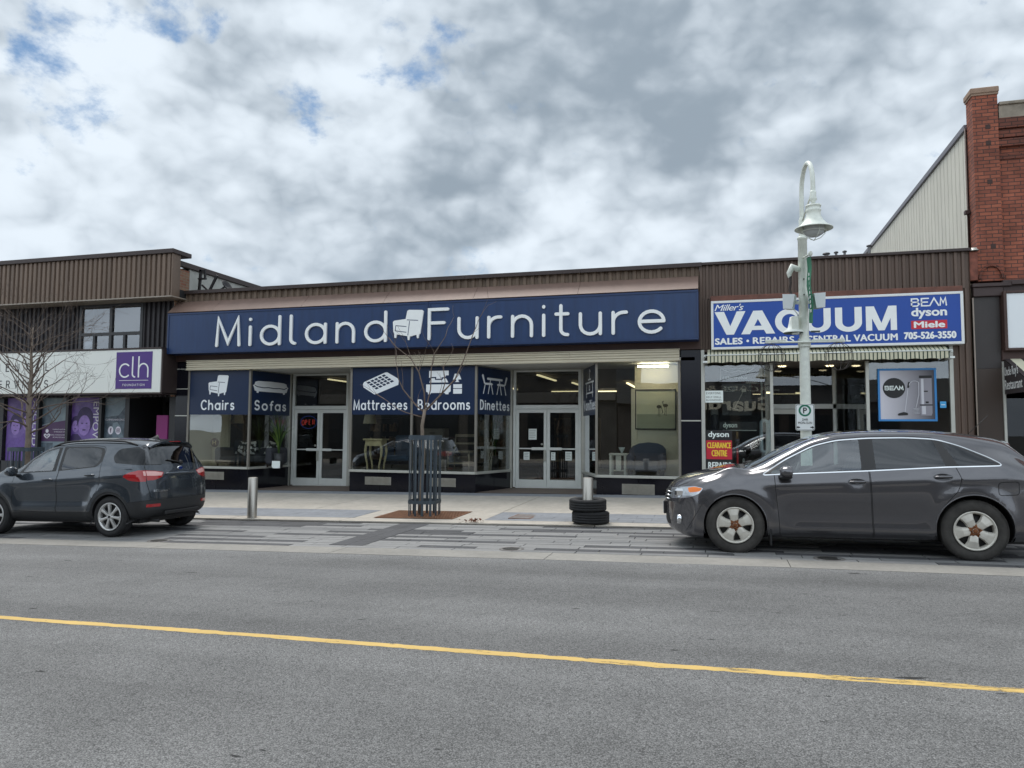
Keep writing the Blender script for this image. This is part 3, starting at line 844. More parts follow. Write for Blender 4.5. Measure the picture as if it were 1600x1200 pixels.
# ---------------------------------------------------------------- furniture store
store = thing('furniture_store', (-8.0, 0, G(-8, 0)), 'long single storey furniture store with navy sign band, cream shutter box and black base', 'store')
mb = MB(); mb.box(-15.38, -0.47, 0.12, 16, 5.20, 5.34); mb.build('roof', M_ROOF, store)
mb = MB(); ribs(mb, -15.38, -0.47, 5.17, 5.43, -0.03, 0.20, 0.04); mb.box(-15.38, -0.47, 0.02, 0.12, 4.6, 5.43); mb.build('parapet', M_BRN_W, store)
mb = MB()
x = -15.44
for L in (3.1, 3.0, 2.95, 3.05, 2.93):                                   # cap laid in lengths
    mb.box(x+.003, x+L-.003, -0.10, 0.16, 5.435, 5.50, .006); mb.box(x+.003, x+L-.003, -0.112, -0.098, 5.40, 5.496); x += L
mb.build('cap_flashing', M_CAP, store)
mb = MB(); xs = [-15.36, -13.85, -11.0, -8.55, -6.05, -3.35, -0.49]
for a, b in zip(xs[:-1], xs[1:]):
    a2, b2 = a+.004, b-.004
    mb.add([(a2, -0.46, 4.80), (b2, -0.46, 4.80), (b2, -0.045, 5.175), (a2, -0.045, 5.175), (a2, -0.40, 4.77), (b2, -0.40, 4.77), (b2, 0.0, 5.13), (a2, 0.0, 5.13)],
           [(0, 1, 2, 3), (4, 7, 6, 5), (0, 4, 5, 1), (0, 3, 7, 4), (1, 5, 6, 2)])
mb.add([(-15.36, -0.46, 4.79), (-15.36, -0.04, 4.79), (-15.36, -0.04, 5.17)], [(0, 1, 2)])
mb.add([(-0.49, -0.46, 4.79), (-0.49, -0.04, 5.17), (-0.49, -0.04, 4.79)], [(0, 1, 2)])
mb.build('sloped_fascia', M_PINK, store)
mb = MB(); mb.box(-15.36, -0.47, -0.06, 0.4, 3.42, 4.79); mb.build('header', M_BROWNP, store)
# shutter box: fluted cream casing over the windows
mb = MB()
for a, b in ((-14.90, -12.3), (-12.297, -9.4), (-9.397, -6.5), (-6.497, -3.6), (-3.597, -0.95)):
    z = 3.165
    for k in range(4):
        mb.box(a, b, -0.160, -0.06, z+.004, z+0.042, .005); z += 0.0625
    mb.box(a, b, -0.128, -0.062, 3.166, 3.413)
mb.box(-14.91, -0.94, -0.165, -0.06, 3.413, 3.432, .004); mb.box(-14.91, -0.94, -0.165, -0.06, 3.148, 3.166, .004)
mb.build('shutter_box', M_SHUT, store)
# end piers, black glass tiles with metal joints
def pier(x0, x1, joints, m, z1=3.42, y=0.0):
    mb = MB(); zs = [-0.45]+joints+[z1]
    for a, b in zip(zs[:-1], zs[1:]): mb.box(x0, x1, y, y+0.25, a+.012, b-.012, .004)
    mb.build('pier', m, store)
    for z in joints:
        mb = MB(); mb.box(x0, x1, y-0.008, y+0.20, z-.014, z+.014); mb.build('joint_strip', M_ALU, store)
pier(-15.36, -14.93, [1.84, 2.62, 3.2], M_BLACKTILE)
pier(-0.93, -0.47, [1.72], M_NAVYTILE, 3.42)
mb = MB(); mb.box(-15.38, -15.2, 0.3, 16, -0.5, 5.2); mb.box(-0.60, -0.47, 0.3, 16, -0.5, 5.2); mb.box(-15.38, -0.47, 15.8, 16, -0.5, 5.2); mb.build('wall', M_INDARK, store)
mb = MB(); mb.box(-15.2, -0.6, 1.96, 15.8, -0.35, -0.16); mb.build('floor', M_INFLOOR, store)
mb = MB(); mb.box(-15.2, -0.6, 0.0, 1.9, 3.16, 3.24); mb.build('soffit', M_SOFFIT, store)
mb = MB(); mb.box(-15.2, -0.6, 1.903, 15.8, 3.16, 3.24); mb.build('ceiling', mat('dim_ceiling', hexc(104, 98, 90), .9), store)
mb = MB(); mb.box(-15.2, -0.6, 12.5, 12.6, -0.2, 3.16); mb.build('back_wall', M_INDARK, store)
def bay(p, boards, base_top=0.33):
    """display window standing on a black tiled base.  p: corner points left to right"""
    for i in range(len(p)-1):
        Mx, L = frame(p[i], p[i+1])
        mb = MB(Mx)
        n = max(1, round(L/0.95))
        for k in range(n): mb.box(L*k/n+.004, L*(k+1)/n-.004, 0.0, 0.10, -0.42, base_top, .004)
        mb.build('base_panel', M_BLACKTILE, store)
        mb = MB(Mx)
        mb.box(0, L, -0.035, 0.10, base_top, base_top+0.065, .006)
        mb.build('window_sill', M_ALU, store)
bays = [((-14.93, 0), (-12.85, 0), (-12.66, 1.8)), ((-10.66, 1.8), (-9.66, 0), (-6.09, 0), (-5.64, 1.8)), ((-3.64, 1.8), (-2.96, 0), (-0.93, 0))]
for p in bays: bay(p, None)
def mull(p, w=0.06, z0=0.395, z1=3.15, m=M_ALUD, y=0.0):
    mb = MB(); mb.box(p[0]-w/2, p[0]+w/2, p[1]-0.02+y, p[1]+0.06+y, z0, z1, .005); return mb.build('mullion', m, store)
for p in ((-14.90, 0), (-12.85, 0), (-9.66, 0), (-7.88, 0), (-6.09, 0), (-2.96, 0), (-0.965, 0)): mull(p)
def bay_pane(p0, p1, z0=0.395, z1=3.15):
    Mx, L = frame(p0, p1)
    return pane(store, 'window_pane', Mx, 0.03, L-0.03, z0, z1, G_SHOP, 0.012)
WIN = {'chairs': ((-14.90, 0), (-12.85, 0)), 'sofas': ((-12.85, 0), (-12.66, 1.8)), 'mattresses': ((-9.66, 0), (-7.88, 0)), 'bedrooms': ((-7.88, 0), (-6.09, 0)),
       'dinettes': ((-6.09, 0), (-5.64, 1.8)), 'vanities': ((-3.64, 1.8), (-2.96, 0)), 'plain': ((-2.96, 0), (-0.965, 0)), 'cl': ((-10.66, 1.8), (-9.66, 0))}
for k, (a, b) in WIN.items(): bay_pane(a, b)
# display floors behind the glass, with pale side linings
mb = MB()
mb.add([(-15.2, 0.05, .36), (-12.87, 0.05, .36), (-12.70, 1.8, .36), (-12.7, 4.0, .36), (-15.2, 4.0, .36)], [(0, 1, 2, 3, 4)])
mb.add([(-9.62, 0.05, .36), (-6.12, 0.05, .36), (-5.66, 1.8, .36), (-5.66, 4.0, .36), (-10.62, 4.0, .36), (-10.62, 1.8, .36)], [(0, 1, 2, 3, 4, 5)])
mb.add([(-2.94, 0.05, .36), (-0.6, 0.05, .36), (-0.6, 4.0, .36), (-3.6, 4.0, .36), (-3.6, 1.8, .36)], [(0, 1, 2, 3, 4)])
mb.build('display_floor', mat('display_carpet', (0.16, 0.15, 0.13), 0.95, var=0.15), store)
mb = MB(); mb.box(-14.93, -14.35, 1.1, 1.2, .36, 3.15); mb.box(-15.0, -14.9, 0.1, 1.15, .36, 3.15)
mb.box(-2.13, -0.62, .98, 1.05, .36, 3.15); mb.box(-2.22, -2.08, .94, 1.09, 0.36, 2.55)
mb.build('display_wall', M_WALLIN, store)
# pale corner posts at the recessed edges of the bays
mb = MB()
for (x, y) in ((-12.70, 1.74), (-5.66, 1.74), (-3.62, 1.74), (-10.66, 1.74)): mb.box(x-.045, x+.045, y, y+.09, -0.3, 3.15, .005)
mb.build('corner_post', M_ALU, store)
# recessed entrances: paired aluminium doors under a glazed transom
def entrance(parent, x0, x1, y, zt=2.07, ztop=3.15, leafw=None):
    zf = G((x0+x1)/2, 1.8)+0.02
    mb = MB()
    mb.box(x0, x0+.075, y, y+.12, zf, ztop, .005); mb.box(x1-.075, x1, y, y+.12, zf, ztop, .005)
    mb.box(x0+.075, x1-.075, y, y+.12, zt, zt+.11, .005); mb.box(x0+.075, x1-.075, y+.01, y+.11, ztop-.05, ztop)
    mb.box(x0+.075, x1-.075, y+.005, y+.12, zf-.06, zf+.02)
    mb.build('door_frame', M_ALUW, parent)
    pane(parent, 'transom_pane', Matrix(), x0+.075, x1-.075, zt+.11, ztop-.05, G_DOOR, y+.05)
    xm = (x0+x1)/2; out = []
    for (a, b, s) in ((x0+.079, xm-.004, 1), (xm+.004, x1-.079, -1)):
        mb = MB(); st = .085
        z0, z1 = zf+.024, zt-.006
        mb.box(a, a+st, y+.02, y+.075, z0, z1, .004); mb.box(b-st, b, y+.02, y+.075, z0, z1, .004)
        mb.box(a+st, b-st, y+.021, y+.074, z1-.10, z1, .003); mb.box(a+st, b-st, y+.021, y+.074, z0, z0+.19, .003)
        d = mb.build('door', M_ALUW, parent)
        pane(d, 'door_pane', Matrix(), a+st, b-st, z0+.19, z1-.10, G_DOOR, y+.045)
        OFF.setdefault(d, OFF[parent])
        mb = MB(); zz = zf+1.05
        mb.box(a+st*.6, b-st*.6, y-.012, y+.018, zz, zz+.035, .004)
        mb.box((b-.42) if s > 0 else a+.06, (b-.06) if s > 0 else a+.42, y-.03, y+.010, zz-.022, zz+.055, .008)
        mb.build('push_bar', M_ALUW, d)
        if s > 0:
            mb = MB(); mb.box(b-.075, b-.015, y-.02, y+.02, zz-.32, zz-.02, .006); mb.lathe([(.0, 0), (.028, 0), (.028, .03)], (b-.13, y-.01, zz+.14), 'Y', 12)
            mb.build('handle', M_ALU, d)
        out.append(d)
    return zf
entrance(store, -12.62, -10.72, 1.8)
entrance(store, -5.60, -3.68, 1.8)
# steel ventilation grilles in the base
for (x0, x1, z0, z1, m) in ((-14.42, -13.62, 0.02, 0.24, 'a'), (-9.20, -8.44, 0.0, 0.21, 'a'), (-7.35, -6.62, 0.0, 0.22, 'a'), (-2.34, -1.56, -0.06, 0.19, 'a')):
    mb = MB(); mb.box(x0, x1, -0.012, 0.004, z0, z1, .003)
    k = z0+.03
    while k < z1-.02: mb.box(x0+.03, x1-.03, -0.020, -0.010, k, k+.008); k += .02
    mb.build('vent_grille', mat('grille_metal', hexc(150, 146, 136), 0.5, 0.4, var=0.12, vscale=8), store)
# strip lights inside: long rows
M_BAYTUBE = mat('bay_light_tube', (0.9, 0.88, 0.8), 0.4, emit=(1.0, 0.88, 0.62), estr=15.0)
def strip(x0, y0, x1, y1, z=3.08):
    mb = MB(); mb.bar((x0, y0, z), (x1, y1, z), 0.07, 0.04); return mb.build('strip_light', M_BAYTUBE if y0 < 1.5 and x0 > -5 else M_TUBE, store)
for (x, y0, y1) in ((-12.1, 3.0, 5.4), (-12.1, 7.5, 10), (-7.6, 3.2, 5.6), (-7.6, 7.0, 9.4), (-5.1, 2.6, 5.0), (-4.75, 6.0, 9.0), (-3.0, 6.5, 9.0)):
    strip(x, y0, x, y1)
for (x0, x1, y) in ((-14.4, -13.2, 0.7), (-2.0, -1.25, 0.50), (-9.6, -8.4, 9.5), (-6.6, -5.4, 11), (-5.2, -4.0, 11.2), (-14.4, -13.2, 9.5), (-3.3, -2.0, 11)): strip(x0, y, x1, y)  # first strip, hidden in the left bay, is added to light the display

# ---------------------------------------------------------------- vacuum shop
shop = thing('vacuum_shop', (2.4, 0, G(2.4, 0)), 'narrow brown ribbed metal shop with striped awning between navy store and red brick building', 'shop')
mb = MB(); ribs(mb, -0.465, 5.24, 4.62, 5.43, -0.03, 0.145, 0.035); ribs(mb, -0.465, -0.22, 3.42, 4.618, -0.03, 0.12, 0.035)
ribs(mb, 5.03, 5.24, 3.42, 4.618, -0.03, 0.105, 0.035); ribs(mb, 4.87, 5.24, -0.2, 3.42, -0.03, 0.123, 0.035)
mb.box(-0.465, 5.24, 0.012, 0.14, 3.35, 5.43); mb.box(4.87, 5.24, 0.012, 0.3, -0.3, 3.35)
mb.build('ribbed_cladding', M_BRN, shop)
mb = MB(); mb.box(-0.47, 5.27, -0.09, 0.16, 5.43, 5.495, .006); mb.build('cap_flashing', M_CAP, shop)
mb = MB(); mb.box(-0.22, 5.03, -0.26, -0.03, 4.51, 4.64, .01); mb.build('sign_ledge', mat('rusty_ledge', hexc(104, 66, 54), 0.7, var=0.25, vscale=6), shop)
mb = MB(); mb.box(-0.47, 5.24, 0.14, 16, 5.2, 5.33); mb.build('roof', M_ROOF, shop)
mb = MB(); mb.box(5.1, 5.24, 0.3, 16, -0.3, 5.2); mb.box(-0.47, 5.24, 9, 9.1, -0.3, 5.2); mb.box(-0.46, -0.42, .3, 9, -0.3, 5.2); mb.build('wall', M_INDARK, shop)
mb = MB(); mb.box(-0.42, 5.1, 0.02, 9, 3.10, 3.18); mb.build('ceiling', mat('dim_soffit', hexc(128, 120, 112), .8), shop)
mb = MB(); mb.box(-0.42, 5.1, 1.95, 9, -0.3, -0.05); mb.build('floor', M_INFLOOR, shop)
mb = MB()
for (x, w, y) in ((-0.415, .085, 0), (1.12, .07, 0), (3.15, .07, 0), (4.83, .08, 0)): mb.box(x-w/2, x+w/2, y-.03, y+.06, -0.2, 3.4 if abs(x-1.1) > 3 or x < 0 else 3.06, .005)
mb.box(-0.37, 1.085, -.02, .05, 0.22, 0.29, .005); mb.box(3.185, 4.79, -.02, .05, 0.22, 0.29, .005)
mb.build('window_frame', M_ALU, shop)
mb = MB(); mb.box(-0.37, 1.085, 0, .12, -0.3, .22, .004); mb.box(3.185, 4.79, 0, .12, -0.3, .22, .004); mb.build('base_panel', M_BLACKTILE, shop)
pane(shop, 'window_pane', Matrix(), -0.37, 1.085, .29, 3.08, G_SHOP, 0.01)
pane(shop, 'window_pane', Matrix(), 3.185, 4.79, .29, 3.08, G_SHOP, 0.01)
Mx, L = frame((2.72, 1.9), (3.15, 0)); pane(shop, 'window_pane', Mx, .04, L-.04, .2, 3.08, G_SHOP, 0.01)
Mx, L = frame((1.12, 0), (1.02, 1.9)); pane(shop, 'window_pane', Mx, .04, L-.04, .2, 3.08, G_SHOP, 0.01)
mb = MB()
mb.box(0.98, 2.76, 1.9, 2.0, 2.06, 2.18, .004); mb.box(0.98, 1.08, 1.9, 2.0, -0.05, 3.1, .004); mb.box(2.68, 2.76, 1.9, 2.0, -0.05, 3.1, .004)
mb.box(2.05, 2.12, 1.905, 1.995, -0.05, 2.06)
mb.build('door_frame', M_ALUW, shop)
mb = MB(); a, b, y = 1.16, 2.03, 1.9
mb.box(a, a+.1, y+.02, y+.07, -.02, 2.05, .004); mb.box(b-.1, b, y+.02, y+.07, -.02, 2.05, .004); mb.box(a+.1, b-.1, y+.021, y+.069, 1.93, 2.05); mb.box(a+.1, b-.1, y+.021, y+.069, -.02, .2); mb.box(a+.1, b-.1, y+.01, y+.04, .98, 1.03)
d_ = mb.build('door', M_ALU, shop)
pane(d_, 'door_pane', Matrix(), a+.1, b-.1, .2, 1.93, G_DOOR, y+.04)
pane(shop, 'transom_pane', Matrix(), 1.08, 2.68, 2.18, 3.09, G_DOOR, 1.95)
pane(shop, 'side_pane', Matrix(), 2.12, 2.68, 0.0, 2.06, G_DOOR, 1.95)
mb = MB()
for (x, y) in ((1.45, 1.2), (2.55, 1.3)): mb.lathe([(0.001, 3.07), (.07, 3.07), (.10, 3.09)], (x, y, 0), n=14)
mb.bar((0.9, 5.0, 2.62), (2.3, 5.0, 2.62), .08, .05); mb.bar((0.0, 4.6, 2.62), (0.7, 4.6, 2.62), .08, .05)
mb.build('ceiling_light', M_TUBE, shop)
# striped awning, rolled most of the way up
M_CREAM = mat('awning_cream', hexc(196, 192, 168), 0.9, var=0.07, vscale=5); M_GREEN = mat('awning_green', hexc(52, 66, 56), 0.9)
mb = MB()
def awning(mb, x0, x1, stripe, lines):
    n = round((x1-x0)/stripe); p = (x1-x0)/n
    for i in range(n):
        for (a, b, mi) in ((0, .70, 0), (.70, 1.0, 1)):
            xa, xb = x0+(i+a)*p, x0+(i+b)*p
            mb.mi(mi)
            mb.add([(xa, -.40, 3.235), (xb, -.40, 3.235), (xb, -.06, 3.40), (xa, -.06, 3.40)], [(0, 1, 2, 3)])
            sc = lambda x: 3.045+0.022*abs(math.sin(math.pi*(x-x0)/0.32))
            sg = lambda x: -0.405+0.012*math.sin(x*19.6)
            mb.add([(xa, sg(xa), sc(xa)), (xb, sg(xb), sc(xb)), (xb, -.402, 3.222), (xa, -.402, 3.222)], [(0, 1, 2, 3)])
awning(mb, -0.30, 4.70, 0.082, None)
aw = mb.build('awning', [M_CREAM, M_GREEN], shop)
mb = MB(); mb.tube([(-0.36, -.405, 3.23), (4.76, -.405, 3.23)], .014, 8); mb.box(-0.40, -0.30, -.40, -.02, 3.06, 3.10); mb.box(4.70, 4.80, -.40, -.02, 3.06, 3.10)
mb.box(-0.38, -0.33, -.36, -.03, 3.2, 3.24); mb.box(4.73, 4.78, -.36, -.03, 3.2, 3.24)
mb.build('awning_bar', M_ALUW, shop)

# ---------------------------------------------------------------- office building on the left
off = thing('office_building', (-24, 0, G(-24, 0)), 'two storey brown ribbed office building with white sign band and purple window posters', 'building')
mb = MB(); ribs(mb, -36, -15.10, 5.27, 6.50, -0.62, 0.175, 0.05, 0.62); mb.box(-36, -15.14, -0.565, -0.4, 5.272, 6.49); mb.box(-15.13, -15.098, -0.625, -0.30, 5.268, 6.494)
mb.build('fascia', M_BRN_L, off)
mb = MB(); mb.box(-36, -15.05, -0.68, 0.10, 6.495, 6.625, .01); mb.build('cap_flashing', M_CAP, off)
mb = MB(); mb.box(-36, -15.09, -0.63, 0.0, 5.235, 5.268); mb.build('fascia_trim', mat('trim_tan', hexc(150, 140, 128), .5), off)
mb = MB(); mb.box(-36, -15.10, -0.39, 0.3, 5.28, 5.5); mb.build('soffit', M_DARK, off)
mb = MB(); ribs(mb, -36, -18.95, 2.4, 5.27, -0.01, 0.17, 0.05); ribs(mb, -16.62, -15.41, 2.4, 5.27, -0.01, 0.17, 0.05); mb.box(-36, -18.95, .045, .2, 2.4, 5.27); mb.box(-16.62, -15.41, .045, .2, 2.4, 5.27)
mb.box(-18.95, -16.62, .0, .2, 2.4, 3.80); mb.box(-18.95, -16.62, .0, .2, 5.22, 5.28)
mb.build('upper_wall', M_DKRIB, off)
mb = MB(); mb.box(-15.45, -15.41, -0.10, 0.46, 2.4, 6.2); mb.build('brick_end', M_BRICKO, off)
mb = MB(); mb.box(-15.45, -15.40, 0.46, 14, 2.4, 6.30); mb.box(-15.45, -15.39, 5.2, 5.22, 2.4, 6.3); mb.build('side_wall', mat('grey_render', hexc(176, 176, 170), .9, var=.08, vscale=1.5, var2=.1, v2scale=6, stretch=(1, 1, .3)), off)
mb = MB(); mb.box(-15.50, -15.33, -0.12, 14, 6.27, 6.43, .01); mb.build('side_flashing', M_CAP, off)
mb = MB(); mb.box(-36, -15.5, 0.4, 14, 6.2, 6.3); mb.build('roof', M_ROOF, off)
# upper window: two openings over a row of small lights
M_FRM = mat('black_frame', (0.018, 0.018, 0.020), 0.4)
mb = MB()
for x in (-18.93, -17.79, -16.66): mb.box(x-.05, x+.05, -.03, .06, 3.80, 5.22, .004)
for z in (3.80, 4.32, 5.20): mb.box(-18.93, -16.66, -.028, .058, z-.045, z+.045)
for x in (-18.40, -17.27): mb.box(x-.04, x+.04, -.026, .05, 3.82, 4.32)
wf = mb.build('window', M_FRM, off)
for (a, b) in ((-18.88, -17.84), (-17.74, -16.71)):
    pane(wf, 'pane', Matrix(), a, b, 4.36, 5.16, G_UP, .02)
for (a, b) in ((-18.88, -18.44), (-18.36, -17.84), (-17.74, -17.31), (-17.23, -16.71)): pane(wf, 'pane', Matrix(), a, b, 3.84, 4.28, G_UP, .02)
mb = MB(); mb.box(-19, -16.6, .5, .56, 3.7, 5.3); mb.build('blind', mat('window_blind', hexc(78, 80, 82), .8), off)
mb = MB()                                                     # ground floor, set back under the sign
mb.box(-36, -22.15, .25, .45, -0.8, 2.55); mb.box(-36, -15.41, .25, .45, 2.44, 2.6); mb.box(-36, -17.30, .25, .45, -0.8, .42)
for x in (-20.72, -19.56, -18.29): mb.box(x-.05, x+.05, .22, .45, .42, 2.44)
mb.box(-17.36, -17.20, .22, .45, -.6, 2.44)
mb.box(-17.2, -15.41, 1.6, 1.7, -.6, 2.5); mb.box(-15.78, -15.41, .25, 1.6, -.6, 2.5); mb.box(-17.24, -17.2, .45, 1.6, -.6, 2.5)
mb.build('ground_floor_wall', M_FRM, off)
mb = MB()
for a, b in ((-22.15, -20.77), (-20.67, -19.61), (-19.51, -18.34), (-18.24, -17.36)): mb.box(a, b, .36, .38, .42, 2.44)
mb.build('window_pane', G_UP, off)
mb = MB(); mb.box(-17.05, -16.95, 1.56, 1.6, -.4, 2.3); mb.box(-16.25, -16.15, 1.56, 1.6, -.4, 2.3); mb.box(-17.05, -16.15, 1.56, 1.6, 2.2, 2.3); mb.build('entrance_door', mat('door_black', (.012, .012, .013), .35), off)
mb = MB(); mb.box(-16.20, -15.80, .22, .30, 0.2, 1.86, .005); mb.build('magenta_panel', mat('magenta_paint', hexc(128, 34, 104), .55, var=.05), off)
mb = MB(); mb.box(-36, -15.41, .4, 14, -.9, -.55); mb.build('floor', M_INFLOOR, off)

# ---------------------------------------------------------------- red brick building on the right
bb = thing('brick_building', (9, 0, G(9, 0)), 'tall red brick building with capped corner pier above dark brown shopfront', 'building')
mb = MB(); mb.box(5.41, 5.90, 0.0, 0.42, 4.76, 8.92); mb.build('corner_pier', M_BRICK, bb)
mb = MB(); mb.box(5.902, 22, 0.10, 0.4, 4.76, 8.36); mb.build('front_wall', M_BRICK, bb)
mb = MB()
mb.box(5.901, 22, 0.02, 0.3, 8.13, 8.36, .004); mb.box(5.901, 22, 0.05, 0.3, 7.93, 8.10, .004); mb.box(5.901, 22, 0.075, 0.3, 7.45, 7.56, .004); mb.box(5.901, 22, 0.0, 0.3, 7.72, 7.88)
mb.build('corbel_band', M_BRICKD, bb)
mb = MB(); mb.box(5.37, 5.93, -0.04, 0.46, 8.94, 9.07, .015); mb.box(5.39, 5.92, -0.02, 0.44, 8.90, 8.94); mb.build('pier_cap', mat('stone_cap', hexc(150, 126, 108), .9, var=.15, vscale=5), bb)
mb = MB(); mb.box(5.94, 22, 0.02, 0.42, 8.66, 8.73, .01); mb.box(5.94, 22, 0.06, 0.40, 8.36, 8.66); mb.build('parapet_cap', mat('weathered_cap', hexc(142, 132, 118), .85, var=.35, vscale=3), bb)
# arched soldier course low on the pier
mb = MB()
pts = [(5.655+.22*math.cos(R(t)), -0.018, 4.80+.30*math.sin(R(t))) for t in range(0, 181, 12)]
for a, b in zip(pts[:-1], pts[1:]): mb.bar(a, b, .045, .06, up=(0, 1, 0))
mb.build('brick_arch', M_BRICKD, bb)
mb = MB(); rr = random.Random(4)
for (x, z) in ((5.70, 8.18), (5.70, 7.82), (5.70, 6.95), (5.72, 5.52)):
    mb = MB(); mb.box(x-.05, x+.05, -.006, .02, z-.05, z+.05, .004)
    mb.build('anchor_plate', MATS.get('iron_anchor') or mat('iron_anchor', (.06, .035, .03), .9), bb)
# pale ribbed siding on the flank
mb = MB(); ribs(mb, 0.43, 14, 4.0, 8.32, 5.40, 0.30, 0.03, 0.86, axis='Y'); mb.box(5.432, 5.6, 0.43, 14, 4, 8.32); mb.build('side_siding', mat('cream_siding', hexc(206, 202, 188), .6, var=.05, vscale=1, var2=.05, v2scale=4, stretch=(1, 1, .3)), bb)
mb = MB(); mb.box(5.35, 5.55, 0.425, 14, 8.30, 8.44, .01); mb.build('side_flashing', mat('grey_flashing', hexc(118, 116, 122), .5, .3), bb)
mb = MB(); mb.tube([(5.38, .42, 8.35), (5.38, .42, 6.4), (5.35, .36, 6.36), (5.38, .42, 6.32), (5.38, .42, 4.8)], .022, 8); mb.box(5.30, 5.40, .32, .44, 6.36, 6.44); mb.build('downpipe', mat('pipe_brown', hexc(60, 40, 34), .6), bb)
mb = MB(); mb.box(5.5, 22, .5, 14, 8.0, 8.1); mb.build('roof', M_ROOF, bb)
mb = MB(); mb.box(5.245, 5.405, -.03, 0.3, 4.78, 5.42, .01); mb.build('patched_edge', mat('peeling_paint', hexc(120, 70, 56), .8, var=.4, vscale=9), bb)
mb = MB(); mb.lathe([(.001, 5.50), (.06, 5.49), (.10, 5.43)], (5.33, -.03, 0), n=10); mb.build('pier_knob', M_ALU, bb)
# shopfront
mb = MB(); mb.box(5.27, 6.02, -.10, .1, 4.62, 4.70, .01); mb.box(5.29, 5.86, -.06, .1, 4.42, 4.62, .01); mb.box(5.862, 22, -.04, .1, 4.50, 4.76, .01); mb.box(6.0, 22, -.12, -.04, 4.64, 4.72, .01); mb.build('cornice', mat('cornice_brown', hexc(62, 48, 46), .6, var=.12), bb)
mb = MB(); mb.box(5.30, 5.80, 0.02, .3, 2.86, 4.42); mb.build('pilaster_upper', mat('brown_black_panel', hexc(48, 42, 40), .45, var=.1), bb)
mb = MB(); mb.box(5.30, 5.80, 0.025, .3, -.2, 2.857); mb.build('pilaster_lower', mat('brown_panel', hexc(58, 46, 38), .5, var=.06), bb)
mb = MB(); mb.tube([(5.285, -.02, 4.4), (5.29, -.02, 2.0), (5.30, -.02, -.1)], .016, 8); mb.build('conduit', mat('pale_conduit', hexc(150, 138, 126), .6), bb)
mb = MB(); mb.box(5.62, 5.70, -.01, .03, .82, .88); mb.build('door_plate', mat('brass_plate', hexc(150, 140, 90), .4, .5), bb)
mb = MB(); mb.box(5.80, 22, .05, .3, 3.0, 4.52); mb.box(5.80, 22, -.04, .06, 3.02, 3.24, .01); mb.build('sign_surround', M_BROWNP, bb)
mb = MB(); mb.box(5.80, 5.85, -.02, .1, -.2, 3.0, .004); mb.build('window_frame', M_ALU, bb)
mb = MB(); mb.box(5.85, 22, .15, .16, -.1, 3.0); mb.build('window_pane', glass('shaded_glass', (.3, .3, .3), .8), bb)
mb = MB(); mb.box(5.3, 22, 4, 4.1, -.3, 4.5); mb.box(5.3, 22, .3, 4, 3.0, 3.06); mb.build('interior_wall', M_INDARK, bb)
# restaurant awning, dark cloth with a lettered flank
mb = MB(); y1 = -1.3
flank = []
for k in range(21): flank.append((5.83, -1.3*k/20, 2.28+(.022 if k % 2 else 0)))
mb.mi(0)
V = [(5.83, 0.0, 3.06), (5.83, y1, 2.48)]+[(5.83, p[1], p[2]) for p in reversed(flank)]
mb.add(V, [tuple(range(len(V)))])
mb.add([(5.832, y1, 2.48), (12, y1, 2.48), (12, y1, 2.28), (5.832, y1, 2.28)], [(0, 3, 2, 1)])
mb.mi(1)
n_ = 60
for i in range(n_):
    xa, xb = 5.84+i*.1, 5.84+(i+1)*.1
    mb.mi(1 if i % 3 else 0)
    mb.add([(xa, 0, 3.07), (xb, 0, 3.07), (xb, y1, 2.485), (xa, y1, 2.485)], [(0, 3, 2, 1)])
ra = mb.build('awning', [mat('awning_dark', hexc(50, 42, 42), .9, var=.06), M_CREAM], bb)
mb = MB(Matrix(((0, 1, 0, 5.822), (-1, 0, 0, 0), (0, 0, 1, 0), (0, 0, 0, 1))))
put_text(mb, "Uncle Roy's", .05, .80, 2.63, 2.87, fat=.006); put_text(mb, "Restaurant", .05, 1.0, 2.39, 2.59, fat=.006)
mb.build('lettering', mat('letter_white', hexc(225, 225, 222), .7), ra)

# ---------------------------------------------------------------- row across the street (seen only in the glass)
opp = thing('facing_shop', (4, -26.5, G(4, -26.5)), 'low dark shop with curved fascia facing the furniture store across the street', 'shop')
mb = MB(); mb.box(-6.0, 12.0, -36, -26.5, -.3, 4.4); mb.build('wall', mat('dark_stone', (.08, .07, .065), .9, var=.2), opp)
mb = MB(); mb.lathe([(9.2, 0.0), (9.2, 0.5)], (3.0, -26.35, -4.2), 'Y', 40, R(68), R(112)); mb.box(-6.0, 12, -26.5, -26.2, 3.2, 4.42); mb.build('fascia', mat('grey_fascia', (.12, .12, .12), .8), opp)
mb = MB(Matrix(((-1, 0, 0, 0), (0, -1, 0, -26.18), (0, 0, 1, 0), (0, 0, 0, 1))))
put_text(mb, 'JORY & ARCADE' if False else 'ARCADE & JORY', -3.2, 3.0, 3.75, 4.15, bold=.01); put_text(mb, 'Guardian', -3.0, 2.4, 2.75, 3.55, bold=.03)
mb.build('lettering', mat('letter_cream', hexc(216, 210, 190), .7), opp)
mb = MB()
for x in (-5, -2, 1, 4, 7): mb.box(x, x+2.4, -26.45, -26.42, .3, 2.6)
mb.build('window_pane', mat('far_glass', (.03, .035, .04), .1), opp)
mb = None
opp2 = thing('facing_block', (-16, -26.5, G(-16, -26.5)), 'three storey stone block facing the furniture store across the street', 'building')
mb = MB(); mb.box(-34, -6.05, -40, -26.5, -.8, 9.0); mb.build('wall', mat('far_stone', (.10, .095, .088), .9, var=.3, vscale=.8), opp2)
mb = MB(); mb.box(-34, -6.05, -26.5, -26.2, 8.4, 8.9, .05); mb.box(-34, -6.05, -26.5, -26.3, 3.4, 4.1, .03); mb.build('cornice', mat('pale_stone', (.22, .21, .19), .9), opp2)
mb = MB()
